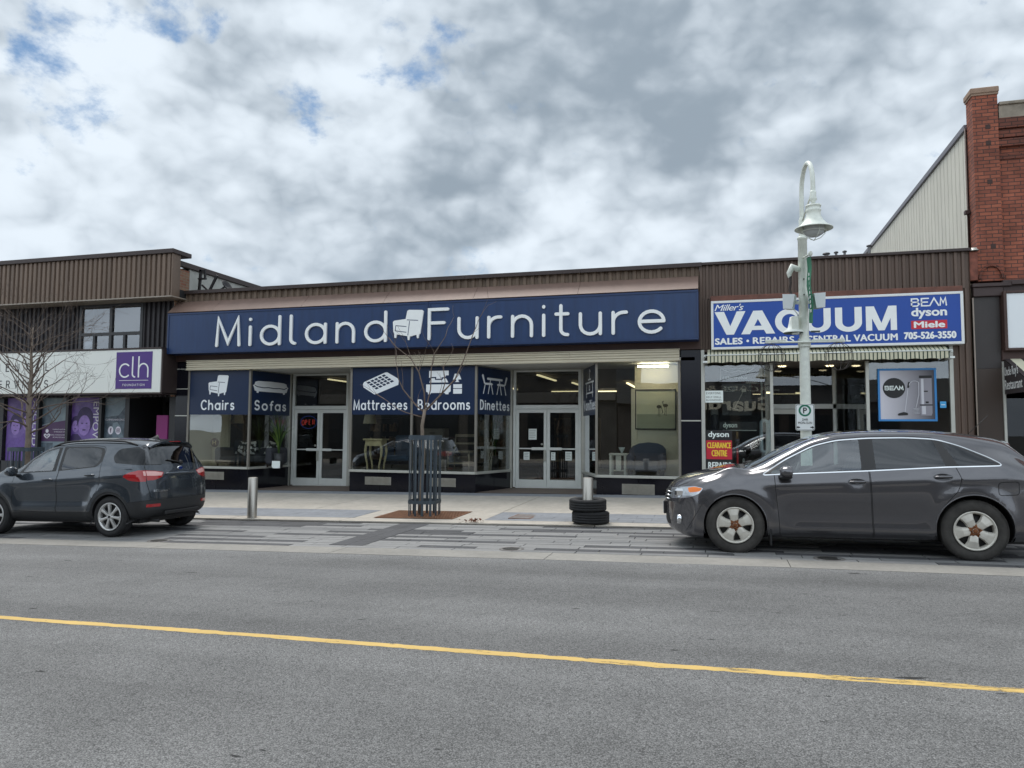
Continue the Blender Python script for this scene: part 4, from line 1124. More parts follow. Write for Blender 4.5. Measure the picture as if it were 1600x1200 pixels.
for x in range(-33, -8, 3):
    mb.box(x, x+1.3, -26.49, -26.42, 5.0, 7.4); mb.box(x-.6, x+1.8, -26.49, -26.42, .0, 3.0)
mb.build('window_pane', MATS.get('far_glass') or mat('far_glass2', (.03, .035, .04), .1), opp2)
mb = MB(); mb.prism([(-33, 8.9), (-31, 9.6), (-24, 11.6), (-18, 11.2), (-7, 8.9)], -40, -26.4); mb.build('roof', mat('far_roof', (.05, .05, .055), .9), opp2)

# ================================================================ SIGNS AND LETTERING
def word(mb, w, x0, x1, z0, cap_h, r, y0, y1, xs=1.0):
    """rounded single-stroke word, round letters kept round, spaced to fill x0..x1"""
    h = cap_h-2*r; k = h*xs
    if xs == 0: k = (x1-x0-2*r)/(sum(GL[c][1] for c in w)+(.22+2.2*r/h)*(len(w)-1))      # widths follow the space
    tot = sum(GL[c][1] for c in w)*k
    gap = (x1-x0-2*r-tot)/max(1, len(w)-1)
    x = x0+r; q = 0
    for c in w:
        for st in GL[c][0]:
            ribbon(mb, [(x+p[0]*k, z0+r+p[1]*h) for p in st], r, y0-0.0012*(q % 3), y1); q += 1
        x += GL[c][1]*k+gap
    return mb
M_NAVY = mat('navy_sign_board', hexc(25, 52, 92), 0.42, var=0.08, vscale=0.7, var2=0.18, v2scale=7, stretch=(1, 1, .12))
M_NAVYF = mat('navy_sign_frame', hexc(22, 47, 86), 0.4)
M_DECAL = mat('navy_vinyl', hexc(14, 36, 68), 0.35, var=0.03)
M_WHITE = mat('sign_white', hexc(236, 238, 236), 0.5, var=0.03, vscale=6)
M_WHITE2 = mat('vinyl_white', hexc(232, 236, 238), 0.5)
M_LINE = mat('vinyl_navy_line', hexc(14, 36, 68), 0.5)

CHAIR_BODY = [(.00, .62), (.05, .66), (.42, .70), (.47, .97), (.53, 1.0), (.95, .98), (1.0, .94), (.90, .20), (.86, .17), (.845, .06), (.80, .05), (.775, .17), (.60, .12), (.565, .12), (.545, .0), (.50, .0), (.485, .13), (.13, .20), (.11, .08), (.06, .09), (.05, .22), (.02, .30)]
CHAIR_LINES = [[(.47, .67), (.82, .64)], [(.55, .62), (.50, .16)], [(.10, .49), (.44, .45)], [(.10, .49), (.08, .32)], [(.08, .32), (.44, .26)]]
def pict_chair(mb, x0, x1, z0, z1, y0, y1):
    f = lambda p: (x0+p[0]*(x1-x0), z0+p[1]*(z1-z0))
    mb.mi(0); mb.prism([f(p) for p in CHAIR_BODY], y0, y1)
    mb.mi(1)
    for l in CHAIR_LINES: ribbon(mb, [f(p) for p in l], .011*(x1-x0), y0-.0015, y0+.001)
    mb.mi(0)

sg = thing('store_sign', (-7.92, -0.44, 3.60), 'long navy sign band with white rounded letters and an armchair emblem over the furniture store', 'sign')
mb = MB()
for a, b in ((-15.34, -7.265), (-7.255, -0.49)):
    mb.mi(0); mb.box(a+.05, b-.05, -.445, -.10, 3.655, 4.72)
    mb.mi(1); mb.box(a, b, -.46, -.06, 3.60, 3.655, .006); mb.box(a, b, -.46, -.06, 4.72, 4.775, .006)
    mb.box(a, a+.05, -.46, -.06, 3.655, 4.72); mb.box(b-.05, b, -.46, -.06, 3.655, 4.72)
mb.build('sign_board', [M_NAVY, M_NAVYF], sg)
mb = MB(); word(mb, 'Midland', -13.68, -8.41, 3.755, 0.835, .040, -.492, -.445, 1.15); word(mb, 'Furniture', -7.26, -1.24, 3.765, 0.835, .040, -.492, -.445, 1.15)
mb.build('lettering', M_WHITE, sg)
mb = MB(); pict_chair(mb, -8.24, -7.38, 3.79, 4.58, -.485, -.445); mb.build('armchair_emblem', [M_WHITE, M_NAVY], sg)

def decal(key, a0, a1, z0, z1, label, text, tx, tz, cap, r=.022, xs=.9):
    Mx, L = frame(*WIN[key]); c = Mx @ Vector(((a0+a1)/2, 0, z0))
    t = thing('window_decal', c, label, 'window sign', 'navy window signs on the furniture store')
    mb = MB(Mx); mb.box(a0, a1, .003, .010, z0, z1); mb.build('vinyl_panel', M_DECAL, t)
    mb = MB(Mx); word(mb, text, tx[0], tx[1], tz, cap, r, .0005, .003, 0); mb.build('lettering', M_WHITE2, t)
    return t, Mx
t, Mx = decal('chairs', .03, 2.02, 1.87, 3.14, 'navy window sign with white armchair drawing reading Chairs', 'Chairs', (.42, 1.55), 2.0, .30, .022)
mb = MB(Mx); pict_chair(mb, .66, 1.33, 2.40, 3.01, .000, .003); mb.build('pictogram', [M_WHITE2, M_LINE], t)
t, Mx = decal('sofas', .03, 1.78, 1.88, 3.13, 'dark navy window sign on angled glass with a white sofa drawing', 'Sofas', (.20, 1.58), 2.0, .30, .025)
mb = MB(Mx)
f = lambda p: (.12+p[0]*1.54, 2.50+p[1]*.36)
mb.prism([f(p) for p in ((.02, .50), (.0, .58), (.04, .68), (.06, .88), (.14, .97), (.5, 1.0), (.86, .97), (.94, .88), (.96, .68), (1, .58), (.98, .50), (.95, .18), (.9, .16), (.9, .04), (.85, .0), (.84, .14), (.16, .14), (.15, .0), (.10, .04), (.10, .16), (.05, .18))], .000, .003)
mb.mi(1); ribbon(mb, [f(p) for p in ((.05, .60), (.12, .50), (.30, .46), (.42, .50), (.58, .46), (.74, .50), (.88, .46), (.95, .58))], .012, -.0015, .001)
mb.build('pictogram', [M_WHITE2, M_LINE], t)
t, Mx = decal('mattresses', .03, 1.75, 1.87, 3.14, 'navy window sign with a tufted mattress drawing reading Mattresses', 'Mattresses', (.07, 1.65), 1.99, .28, .0185, .82)
mb = MB(Mx)
f = lambda p: (.34+p[0]*1.05, 2.41+p[1]*.60)
mb.prism([f(p) for p in ((0, .46), (.03, .56), (.62, .98), (.68, .99), (.98, .70), (1.0, .60), (.99, .42), (.40, .03), (.33, .0), (.02, .32))], .000, .003)
mb.mi(1)
for i in range(5):
    for j in range(4):
        o = (.10+i*.105+j*.075, .54+i*.075-j*.085)
        mb.prism([f(p) for p in ((o[0], o[1]), (o[0]+.075, o[1]+.055), (o[0]+.130, o[1]-.008), (o[0]+.055, o[1]-.062))], -.0015, .001)
mb.build('pictogram', [M_WHITE2, M_LINE], t)
t, Mx = decal('bedrooms', .03, 1.76, 1.87, 3.13, 'navy window sign with bed and lamp drawing reading Bedrooms', 'Bedrooms', (.17, 1.63), 1.99, .28, .0185, .82)
mb = MB(Mx)
f = lambda p: (.40+p[0]*1.0, 2.40+p[1]*.62)
for q in (((.08, 1.0), (.63, 1.0), (.63, .80), (.55, .80), (.53, .72), (.43, .72), (.43, .66), (.28, .66), (.28, .74), (.14, .74), (.08, .70)),
          ((.09, .50), (.13, .68), (.24, .69), (.25, .61), (.46, .61), (.47, .67), (.56, .67), (.62, .50)), ((.0, .42), (.69, .42), (.69, .12), (.63, .06), (.63, .0), (.55, .0), (.52, .06), (.14, .06), (.12, 0), (.06, 0), (.05, .08), (.0, .12)),
          ((.80, .86), (.92, .86), (.98, .62), (.90, .62), (.90, .55), (.93, .51), (.80, .51), (.84, .55), (.84, .62), (.75, .62)), ((.76, .42), (1.0, .42), (1.0, .25), (.76, .25)), ((.76, .22), (1.0, .22), (1.0, .02), (.76, .02))):
    mb.prism([f(p) for p in q], .000, .003)
mb.build('pictogram', M_WHITE2, t)
t, Mx = decal('dinettes', .03, 1.78, 1.88, 3.12, 'dark navy window sign with table and two chairs on angled glass', 'Dinettes', (.20, 1.72), 2.0, .27, .022, .9)
mb = MB(Mx)
f = lambda p: (.28+p[0]*1.32, 2.43+p[1]*.52)
for s in (0, 1):
    g = (lambda p: f(p)) if s == 0 else (lambda p: f((1-p[0], p[1])))
    mb.prism([g(p) for p in ((.0, .90), (.02, .98), (.06, .96), (.12, .56), (.36, .58), (.42, .53), (.40, .47), (.16, .46), (.08, .52))], .000, .003)
    for l in (((.12, .46), (.06, .02)), ((.36, .46), (.42, .02)), ((.33, .76), (.24, .02))): ribbon(mb, [g(p) for p in l], .016, .0004, .003)
ribbon(mb, [f((.22, .78)), f((.78, .78))], .03, -.0012, .003)
mb.build('pictogram', M_WHITE2, t)
t, Mx = decal('vanities', .10, 1.85, 1.87, 3.13, 'navy window sign with a vanity outline, on the return glass right of the entrance', 'Vanities', (.18, 1.80), 2.0, .28, .022, .9)
mb = MB(Mx)
for l in (((.45, 2.72), (1.55, 2.72)), ((.6, 2.72), (.6, 2.45)), ((1.4, 2.72), (1.4, 2.45)), ((.55, 2.45), (1.45, 2.45)), ((.6, 2.45), (.6, 2.35)), ((1.4, 2.45), (1.4, 2.35)), ((.85, 2.80), (1.15, 2.80)), ((1.0, 2.80), (1.0, 3.05)), ((1.0, 3.05), (1.1, 3.0))): ribbon(mb, l, .022, .0004, .003)
ribbon(mb, ring(1.0, 2.58, .06, .06, 12), .018, .0004, .003)
mb.build('pictogram', M_WHITE2, t)

# ---- vacuum shop sign
def heavy_word(mb):
    """the wide heavy capitals of the blue sign, each drawn in its own box"""
    z0, z1, y = 3.71, 4.25, -.303
    def put(polys, x0, x1):
        for i, q in enumerate(polys): mb.add([(x0+p[0]*(x1-x0), y-.0004*(i % 4), z0+p[1]*(z1-z0)) for p in q], [tuple(range(len(q)))])
    def band(outer, inner): return [[outer[i], outer[i+1], inner[i+1], inner[i]] for i in range(len(outer)-1)]
    V_ = [[(0, 1), (.34, 1), (.52, .30), (.58, 0), (.36, 0)], [(.52, .30), (.76, 1), (1, 1), (.58, 0)]]
    A_ = [[(0, 0), (.26, 0), (.56, .72), (.44, 1)], [(.56, .72), (.76, 0), (1.04, 0), (.68, 1), (.44, 1)], [(.34, .16), (.72, .16), (.67, .34), (.41, .34)]]
    U_ = band([(0, 1), (0, .36)]+arc(.5, .36, .5, .38, 180, 360, 14)+[(1, .36), (1, 1)], [(.27, 1), (.27, .38)]+arc(.5, .38, .23, .20, 180, 360, 14)+[(.73, .38), (.73, 1)])
    C_ = band(arc(.52, .5, .52, .53, 38, 322, 22), arc(.54, .5, .29, .31, 34, 326, 22))
    M_ = [[(0, 0), (.20, 0), (.20, 1), (0, 1)], [(.80, 0), (1, 0), (1, 1), (.80, 1)], [(.0, 1), (.27, 1), (.60, 0), (.40, 0)], [(.73, 1), (1, 1), (.60, 0), (.40, 0)]]
    V_ = [[(0, 1), (.31, 1), (.62, 0), (.38, 0)], [(.72, 1), (1, 1), (.62, 0), (.38, 0)]]
    A_ = [[(0, 0), (.27, 0), (.66, 1), (.38, 1)], [(.77, 0), (1.04, 0), (.66, 1), (.38, 1)], [(.30, .17), (.74, .17), (.68, .35), (.36, .35)]]
    put(V_, -.13, .56); put(A_, .46, 1.17); put(C_, 1.20, 1.78); put(U_, 1.83, 2.38); put(U_, 2.47, 3.02); put(M_, 3.10, 3.72)
M_BLUE = mat('royal_blue_sign', hexc(6, 66, 154), 0.4, var=0.04, vscale=1)
vs = thing('shop_sign', (2.4, -0.3, 3.38), 'royal blue lightbox sign with big white block letters above the striped awning', 'sign')
mb = MB(); mb.mi(1)
mb.box(-.21, 5.02, -.31, -.05, 3.37, 3.425, .005); mb.box(-.21, 5.02, -.31, -.05, 4.455, 4.51, .005); mb.box(-.21, -.155, -.31, -.05, 3.425, 4.455); mb.box(4.965, 5.02, -.31, -.05, 3.425, 4.455)
mb.mi(0); mb.box(-.155, 4.965, -.298, -.08, 3.425, 4.455); mb.build('sign_box', [M_BLUE, mat('sign_box_frame', hexc(222, 224, 222), .45)], vs)
mb = MB()
heavy_word(mb)
put_text(mb, 'SALES', -.12, .48, 3.485, 3.63, -.303, bold=.012, fat=.009, spacing=1.08); put_text(mb, '\u2022', .57, .63, 3.525, 3.585, -.303)
put_text(mb, 'REPAIRS', .72, 1.60, 3.485, 3.63, -.303, bold=.012, fat=.009, spacing=1.08); put_text(mb, '\u2022', 1.69, 1.75, 3.525, 3.585, -.303)
put_text(mb, 'CENTRAL VACUUM', 1.86, 3.72, 3.485, 3.63, -.303, bold=.012, fat=.009, spacing=1.08)
put_text(mb, '705-526-3550', 3.86, 4.86, 3.50, 3.65, -.303, bold=.012, fat=.009, spacing=1.06)
mb.build('lettering', M_WHITE, vs)
mb = MB(); k = .0
put_text(mb, "Miller's", -.13, .52, 4.275, 4.425, -.303, bold=.03, shear=.35, spacing=.92); mb.build('script_lettering', M_WHITE, vs)
mb = MB(); 
for st in ([(4.02, 4.22), (4.02, 4.38), (4.13, 4.38), (4.155, 4.345), (4.13, 4.305), (4.02, 4.305)], [(4.13, 4.305), (4.17, 4.26), (4.13, 4.22), (4.02, 4.22)], [(4.35, 4.38), (4.215, 4.38), (4.215, 4.22), (4.35, 4.22)], [(4.215, 4.30), (4.33, 4.30)],
           [(4.375, 4.22), (4.46, 4.38), (4.545, 4.22)], [(4.575, 4.22), (4.59, 4.38), (4.635, 4.27), (4.68, 4.38), (4.695, 4.22)]): ribbon(mb, st, .014, -.304, -.297)
mb.build('brand_lettering', M_WHITE, vs)
mb = MB(); put_text(mb, 'dyson', 4.01, 4.70, 3.94, 4.18, -.303, bold=.02, fat=.004); mb.build('brand_lettering', M_WHITE, vs)
mb = MB(); mb.box(4.0, 4.70, -.304, -.29, 3.715, 3.90); mb.build('red_panel', mat('red_vinyl', hexc(196, 34, 50), .5), vs)
mb = MB(); put_text(mb, 'Miele', 4.06, 4.65, 3.745, 3.875, -.307, bold=.01, fat=.010); mb.build('brand_lettering', M_WHITE, vs)

# ---- office sign
osn = thing('office_sign', (-25, -0.6, 2.49), 'long white sign box with thin dark capitals and a purple square emblem', 'sign')
mb = MB(); mb.box(-36, -15.38, -.62, 0.24, 2.49, 3.74, .01); mb.build('sign_box', mat('sign_offwhite', hexc(226, 228, 222), .5, var=.03, vscale=.6), osn)
mb = MB(); mb.box(-36, -15.36, -.64, .25, 3.742, 3.79, .006); mb.box(-15.375, -15.33, -.60, .24, 2.46, 3.74, .006); mb.box(-36, -15.33, -.60, .24, 2.45, 2.488); mb.build('sign_edge', M_CAP, osn)
mb = MB(); word(mb, 'MENTAL', -21.52, -19.42, 3.17, .24, .014, -.626, -.619); word(mb, 'SERVICES', -21.66, -19.42, 2.66, .24, .014, -.626, -.619)
mb.build('lettering', mat('thin_grey_letter', hexc(60, 58, 62), .6), osn)
mb = MB(); mb.box(-16.93, -15.67, -.63, -.615, 2.60, 3.67); mb.build('emblem_panel', mat('purple_vinyl', hexc(76, 46, 124), .5), osn)
mb = MB(); word(mb, 'clh', -16.82, -15.78, 2.92, .62, .021, -.637, -.63); mb.box(-16.80, -15.78, -.634, -.63, 2.838, 2.850); put_text(mb, 'FOUNDATION', -16.67, -15.90, 2.68, 2.745, -.634, spacing=1.3)
mb.build('emblem_lettering', M_WHITE, osn)

# ---- purple posters in the office windows
def duo(name, a, b, sc):
    m = bpy.data.materials.new(name); m.use_nodes = True
    n, l = m.node_tree.nodes, m.node_tree.links; bs = n['Principled BSDF']; bs.inputs['Roughness'].default_value = .4
    t = n.new('ShaderNodeTexCoord'); q = n.new('ShaderNodeTexNoise'); q.inputs['Scale'].default_value = sc; q.inputs['Detail'].default_value = 5
    l.new(t.outputs['Object'], q.inputs['Vector']); r = n.new('ShaderNodeMix'); r.data_type = 'RGBA'
    mr = n.new('ShaderNodeMapRange'); mr.inputs[1].default_value = .35; mr.inputs[2].default_value = .65; l.new(q.outputs['Fac'], mr.inputs[0]); l.new(mr.outputs[0], r.inputs[0])
    r.inputs[6].default_value = (*a, 1); r.inputs[7].default_value = (*b, 1); l.new(r.outputs[2], bs.inputs['Base Color']); return m
M_PUR = duo('purple_photo', hexc(86, 58, 134), hexc(128, 100, 172), 2.5)
M_PURD = mat('purple_dark', hexc(52, 34, 84), .5, var=.15, vscale=6); M_PURL = mat('purple_light', hexc(150, 122, 190), .5, var=.2, vscale=7)
M_TEAL = duo('harbour_photo', hexc(92, 110, 124), hexc(134, 150, 156), 1.8); M_TEALD = duo('harbour_dark', hexc(50, 62, 74), hexc(92, 108, 120), 5.0)
M_MAUVE = mat('mauve_band', hexc(78, 48, 88), .5, var=.05)
M_LET = mat('poster_white', hexc(226, 222, 232), .6)
def poster(x0, x1, z0, z1, base, label):
    t = thing('window_poster', ((x0+x1)/2, .35, z0), label, 'poster', 'purple and grey posters in the office windows')
    mb = MB(); mb.box(x0, x1, .345, .356, z0, z1); mb.build('print', base, t); return t
def ell(mb, cx_, cz, rx, rz, y, n=20): mb.prism([(cx_+rx*math.cos(2*math.pi*k/n), cz+rz*math.sin(2*math.pi*k/n)) for k in range(n)], y, y+.002, back=False)
def person_print(mb, cx_, cz, s, y, hair=True):
    mb.mi(1); mb.prism([(cx_-.75*s, cz-2.6*s), (cx_-.72*s, cz-1.2*s), (cx_-.28*s, cz-.75*s), (cx_+.28*s, cz-.75*s), (cx_+.75*s, cz-1.2*s), (cx_+.85*s, cz-2.6*s)], y, y+.001)
    if hair: mb.mi(0); ell(mb, cx_+.02*s, cz+.20*s, .50*s, .62*s, y-.001)
    mb.mi(2); ell(mb, cx_-.02*s, cz-.08*s, .36*s, .50*s, y-.002)
    mb.mi(0); ell(mb, cx_-.15*s, cz+.02*s, .06*s, .03*s, y-.003, 8); ell(mb, cx_+.12*s, cz+.02*s, .06*s, .03*s, y-.003, 8); ell(mb, cx_-.02*s, cz-.30*s, .12*s, .035*s, y-.003, 8)
t = poster(-22.10, -20.78, .45, 2.42, M_PUR, 'purple window poster of two people with INCLUDE lettering, behind the bare tree')
mb = MB(); person_print(mb, -21.72, 1.52, .50, .342); person_print(mb, -21.25, 1.66, .50, .338); mb.build('photo_figures', [M_PURD, mat('purple_mid', hexc(104, 76, 150), .5, var=.2, vscale=7), M_PURL], t)
mb = MB(); put_text(mb, 'INCLUDE', -21.03, -20.85, .70, 2.30, .335, bold=.022, rot=True); mb.build('lettering', M_LET, t)
t = poster(-20.66, -19.62, .45, 2.42, M_TEAL, 'grey harbour window poster with mauve band and small white heart emblem')
mb = MB(); mb.box(-20.66, -19.62, .341, .344, 1.04, 1.52); mb.add([(-20.66, .342, 1.52), (-20.2, .342, 1.64), (-19.62, .342, 1.72), (-19.62, .342, 1.52)], [(0, 3, 2, 1)]); mb.build('mauve_band', M_MAUVE, t)
mb = MB(); mb.prism([(-20.66, 1.75), (-20.45, 1.95), (-20.2, 1.66), (-20.66, 1.56)], .3405, .342); mb.box(-20.66, -20.2, .3405, .344, .75, 1.0); mb.box(-20.12, -19.62, .3405, .344, .7, .92); mb.bar((-20.42, .34, 1.7), (-20.42, .34, 2.12), .02, .004); mb.build('skyline_print', M_TEALD, t)
mb = MB()
for i, w_ in enumerate((.52, .46, .62, .50)): put_text(mb, ('COMMUNITY NETWORK', 'OF SPECIALIZED CARE', 'RESEAU COMMUNAUTAIRE', 'DE SOINS SPECIALISES')[i], -19.70-w_, -19.70, 1.40-i*.075-(.02 if i > 1 else 0), 1.435-i*.075-(.02 if i > 1 else 0), .338)
for s in (-1, 1):
    ribbon(mb, [(-20.44, 1.14), (-20.44+s*.10, 1.22), (-20.44+s*.10, 1.26)], .02, .337, .34); ribbon(mb, [(-20.44, 1.22), (-20.44+s*.06, 1.27)], .018, .3365, .34)
ell(mb, -20.44, 1.37, .06, .06, .337); mb.build('lettering', M_LET, t)
t = poster(-19.50, -18.35, .45, 2.42, M_PUR, 'purple window poster of a smiling dark haired person with EMPOWER lettering')
mb = MB(); person_print(mb, -19.33, 1.55, .36, .342); person_print(mb, -18.98, 1.60, .64, .337); mb.build('photo_figures', [M_PURD, M_PURD, M_PURL], t)
mb = MB(); put_text(mb, 'EMPOWER', -18.66, -18.43, .60, 2.28, .332, bold=.022, rot=True); mb.build('lettering', M_LET, t)
t = poster(-18.23, -17.38, .45, 2.42, M_TEALD, 'grey window poster with two round white social media icons on a hand')
mb = MB(); mb.box(-18.23, -17.38, .341, .344, .45, 1.02); mb.build('mauve_band', M_MAUVE, t)
mb = MB(); mb.prism([(-18.2, 2.41), (-17.40, 2.41), (-17.40, 2.2), (-17.7, 1.86), (-18.2, 1.80)], .3405, .343); mb.prism([(-17.97, 1.35), (-17.9, 1.62), (-17.75, 1.66), (-17.62, 1.52), (-17.5, 1.2), (-17.58, 1.14), (-17.72, 1.22), (-17.85, 1.12)], .34, .343); mb.build('hand_print', M_TEAL, t)
mb = MB(); put_text(mb, 'CLHMIDLAND.ON.CA', -18.19, -17.42, 1.70, 1.755, .338, bold=.02); put_text(mb, '#CLHUB', -18.02, -17.66, 1.09, 1.14, .338, bold=.02); put_text(mb, 'LIKE AND FOLLOW US', -18.16, -17.44, .96, 1.0, .338)
ell(mb, -17.98, 1.40, .10, .125, .3385); ell(mb, -17.70, 1.40, .10, .125, .3385); mb.build('lettering', M_LET, t)
mb = MB(); put_text(mb, 'f', -18.0, -17.95, 1.33, 1.48, .336, bold=.06); ribbon(mb, [(-17.75, 1.35), (-17.65, 1.35), (-17.65, 1.45), (-17.75, 1.45), (-17.75, 1.35)], .008, .336, .338); ribbon(mb, ring(-17.70, 1.40, .024, .024, 10), .007, .336, .338); mb.build('icon_marks', M_MAUVE, t)

# ---- blank sign on the brick building
t = thing('blank_sign', (9, -.1, 3.26), 'blank white lightbox sign in a brown frame on the brick building', 'sign')
mb = MB(); mb.box(5.88, 12, -.14, .04, 3.27, 4.45, .01); mb.build('sign_face', mat('blank_sign_white', hexc(226, 230, 232), .4), t)
mb = MB(); mb.box(5.82, 5.88, -.17, .04, 3.22, 4.50, .006); mb.box(5.88, 12, -.17, .04, 4.452, 4.50, .006); mb.box(5.88, 12, -.17, .04, 3.22, 3.268, .006); mb.build('sign_frame', M_BROWNP, t)
mb = MB(); put_text(mb, "Uncle", 6.30, 8.2, 3.95, 4.30, -.143, bold=.02); mb.build('lettering', mat('sign_letter_dark', hexc(70, 70, 76), .5), t)

# ---- vacuum shop window stickers and posters
def flat_thing(name, x0, x1, z0, z1, y, m, label, cat):
    t = thing(name, ((x0+x1)/2, y, z0), label, cat)
    mb = MB(); mb.box(x0, x1, y, y+.006, z0, z1); mb.build('sheet', m, t); return t
M_PAPER = mat('white_paper', hexc(228, 236, 232), .7); M_BLK = mat('print_black', hexc(24, 24, 26), .5); M_DKG = mat('poster_charcoal', hexc(46, 48, 52), .45, var=.05)
t = flat_thing('notice', -.37, .04, 2.15, 2.43, -.004, M_PAPER, 'small white notice with spaced capitals at the left edge of the vacuum shop window', 'notice')
mb = MB()
for i, s in enumerate(('EVERYONE:', 'HELP SMALL', 'BUSINESSES')): put_text(mb, s, -.34, .0, (2.345, 2.255, 2.185)[i], (2.395, 2.30, 2.23)[i], -.0065, spacing=1.2)
mb.build('lettering', M_BLK, t)
t = flat_thing('appliance_poster', .02, .68, 1.85, 2.60, .10, M_DKG, 'charcoal poster of a stick cleaner hanging inside the vacuum shop window', 'poster')
mb = MB(); put_text(mb, 'the best way to clean', .06, .38, 2.50, 2.53, .097); put_text(mb, 'every floor at home', .06, .36, 2.455, 2.48, .097); put_text(mb, 'simple and light', .06, .30, 2.41, 2.435, .097); put_text(mb, '\u2022 Shark', .48, .62, 1.90, 1.93, .097) if False else None
mb.build('lettering', M_PAPER, t)
mb = MB(); mb.bar((.30, .096, 2.02), (.50, .096, 2.42), .02, .008); mb.box(.46, .56, .092, .10, 2.40, 2.47, .003); mb.bar((.20, .095, 2.04), (.38, .095, 1.97), .035, .01); mb.build('cleaner_print', mat('print_silver', hexc(176, 172, 160), .5), t)
t = thing('brand_banner', (.37, .09, 2.66), 'dark banner with pale lettering above the charcoal poster in the vacuum shop window', 'banner')
mb = MB(); mb.box(-.02, .77, .094, .10, 2.66, 2.97); mb.build('sheet', M_BLK, t)
mb = MB(); put_text(mb, 'Electrolux', .10, .60, 2.70, 2.77, .09, bold=.03); put_text(mb, 'IC', .03, .07, 2.70, 2.765, .09, bold=.02)
for l in (((-.01, 2.96), (.76, 2.96)), ((-.01, 2.96), (.20, 2.86)), ((.20, 2.86), (.40, 2.90)), ((.40, 2.90), (.58, 2.86)), ((.58, 2.86), (.76, 2.96)), ((-.01, 2.96), (-.01, 2.68))): ribbon(mb, l, .008, .09, .094)
mb.build('lettering', mat('print_grey', hexc(190, 196, 198), .5), t)
t = flat_thing('clearance_poster', -.36, .23, .40, 1.50, -.004, M_BLK, 'tall black poster with red clearance panel and yellow letters on the vacuum shop window', 'poster')
mb = MB(); mb.box(-.355, .225, -.0065, -.003, .82, 1.26); mb.build('red_panel', mat('clear_red', hexc(188, 32, 54), .5), t)
mb = MB(); put_text(mb, 'CLEARANCE', -.33, .20, 1.08, 1.21, -.0085, bold=.015, fat=.006); put_text(mb, 'CENTRE', -.23, .11, .89, 1.03, -.0085, bold=.015, fat=.006); mb.build('yellow_lettering', mat('clear_yellow', hexc(236, 200, 60), .5), t)
mb = MB(); put_text(mb, 'dyson', -.31, .16, 1.30, 1.47, -.0085, bold=.022); put_text(mb, 'REPAIRS', -.31, .20, .60, .75, -.0085, bold=.015, fat=.006); mb.build('white_lettering', M_PAPER, t)
t = flat_thing('brand_strip', -.05, .80, 1.47, 1.70, .10, mat('strip_black', hexc(26, 28, 32), .5), 'dark strip sign with small rounded white lettering beside the clearance poster', 'sign')
mb = MB(); put_text(mb, 'dyson', .03, .35, 1.53, 1.68, .097, bold=.03); mb.box(.02, .78, .096, .10, 1.495, 1.505); mb.build('lettering', M_PAPER, t)
# framed central vacuum poster on the right-hand window
t = thing('framed_poster', (3.94, -.03, 1.70), 'blue framed poster of a central vacuum unit on the right shop window', 'poster')
mb = MB()
m_ = bpy.data.materials.new('poster_grey_fade'); m_.use_nodes = True
n_, l_ = m_.node_tree.nodes, m_.node_tree.links
gt = n_.new('ShaderNodeTexCoord'); gs = n_.new('ShaderNodeSeparateXYZ'); l_.new(gt.outputs['Object'], gs.inputs[0])
gr = n_.new('ShaderNodeMapRange'); gr.inputs[1].default_value = -.55; gr.inputs[2].default_value = .55; l_.new(gs.outputs[0], gr.inputs[0])
gm = n_.new('ShaderNodeMix'); gm.data_type = 'RGBA'; gm.inputs[6].default_value = (*hexc(206, 204, 212), 1); gm.inputs[7].default_value = (*hexc(60, 58, 66), 1)
l_.new(gr.outputs[0], gm.inputs[0]); l_.new(gm.outputs[2], n_['Principled BSDF'].inputs['Base Color'])
mb.box(3.40, 4.48, -.030, -.012, 1.76, 2.84); mb.build('print', m_, t)
mb = MB()
mb.mi(0)
mb.box(3.355, 3.40, -.040, -.012, 1.715, 2.885, .004); mb.box(4.48, 4.525, -.040, -.012, 1.715, 2.885, .004); mb.box(3.40, 4.48, -.040, -.012, 2.84, 2.885, .004); mb.box(3.40, 4.48, -.040, -.012, 1.715, 1.76, .004)
mb.build('frame', mat('poster_blue', hexc(52, 128, 190), .5), t)
mb = MB(); ell(mb, 3.68, 2.45, .225, .225, -.034, 28); mb.build('round_badge', M_BLK, t)
mb = MB()
def beam(mb, x0, x1, z0, z1, r, y):
    f = lambda p: (x0+p[0]*(x1-x0), z0+p[1]*(z1-z0))
    for st in (((0, 0), (0, 1), (.16, 1), (.19, .75), (.16, .52), (0, .52)), ((.16, .52), (.21, .25), (.16, 0), (0, 0)), ((.47, 1), (.28, 1), (.28, 0), (.47, 0)), ((.28, .5), (.45, .5)), ((.51, 0), (.63, 1), (.75, 0)), ((.80, 0), (.82, 1), (.90, .25), (.98, 1), (1, 0))): ribbon(mb, [f(p) for p in st], r, y, y+.003)
beam(mb, 3.50, 3.86, 2.41, 2.49, .010, -.039); mb.build('lettering', M_PAPER, t)
mb = MB()
mb.mi(0); mb.prism([(4.19, 1.90), (4.19, 2.68), (4.22, 2.72), (4.40, 2.72), (4.43, 2.68), (4.43, 1.90), (4.41, 1.84), (4.21, 1.84)], -.036, -.030)
mb.mi(1); mb.box(4.185, 4.435, -.038, -.03, 2.66, 2.72); mb.box(4.185, 4.435, -.038, -.03, 2.06, 2.085); mb.box(4.27, 4.35, -.038, -.03, 2.36, 2.385); mb.box(4.30, 4.36, -.038, -.03, 2.11, 2.15)
mb.mi(2); mb.box(4.22, 4.27, -.0375, -.03, 2.09, 2.65); mb.box(4.225, 4.30, -.0375, -.03, 1.87, 2.05)
mb.mi(1); mb.prism([(3.74, 1.86), (3.76, 1.89), (3.86, 1.92), (3.94, 1.90), (3.95, 1.865), (3.93, 1.85), (3.76, 1.84)], -.036, -.030)
mb.mi(2); mb.bar((3.89, -.035, 1.92), (3.96, -.035, 2.45), .016, .006)
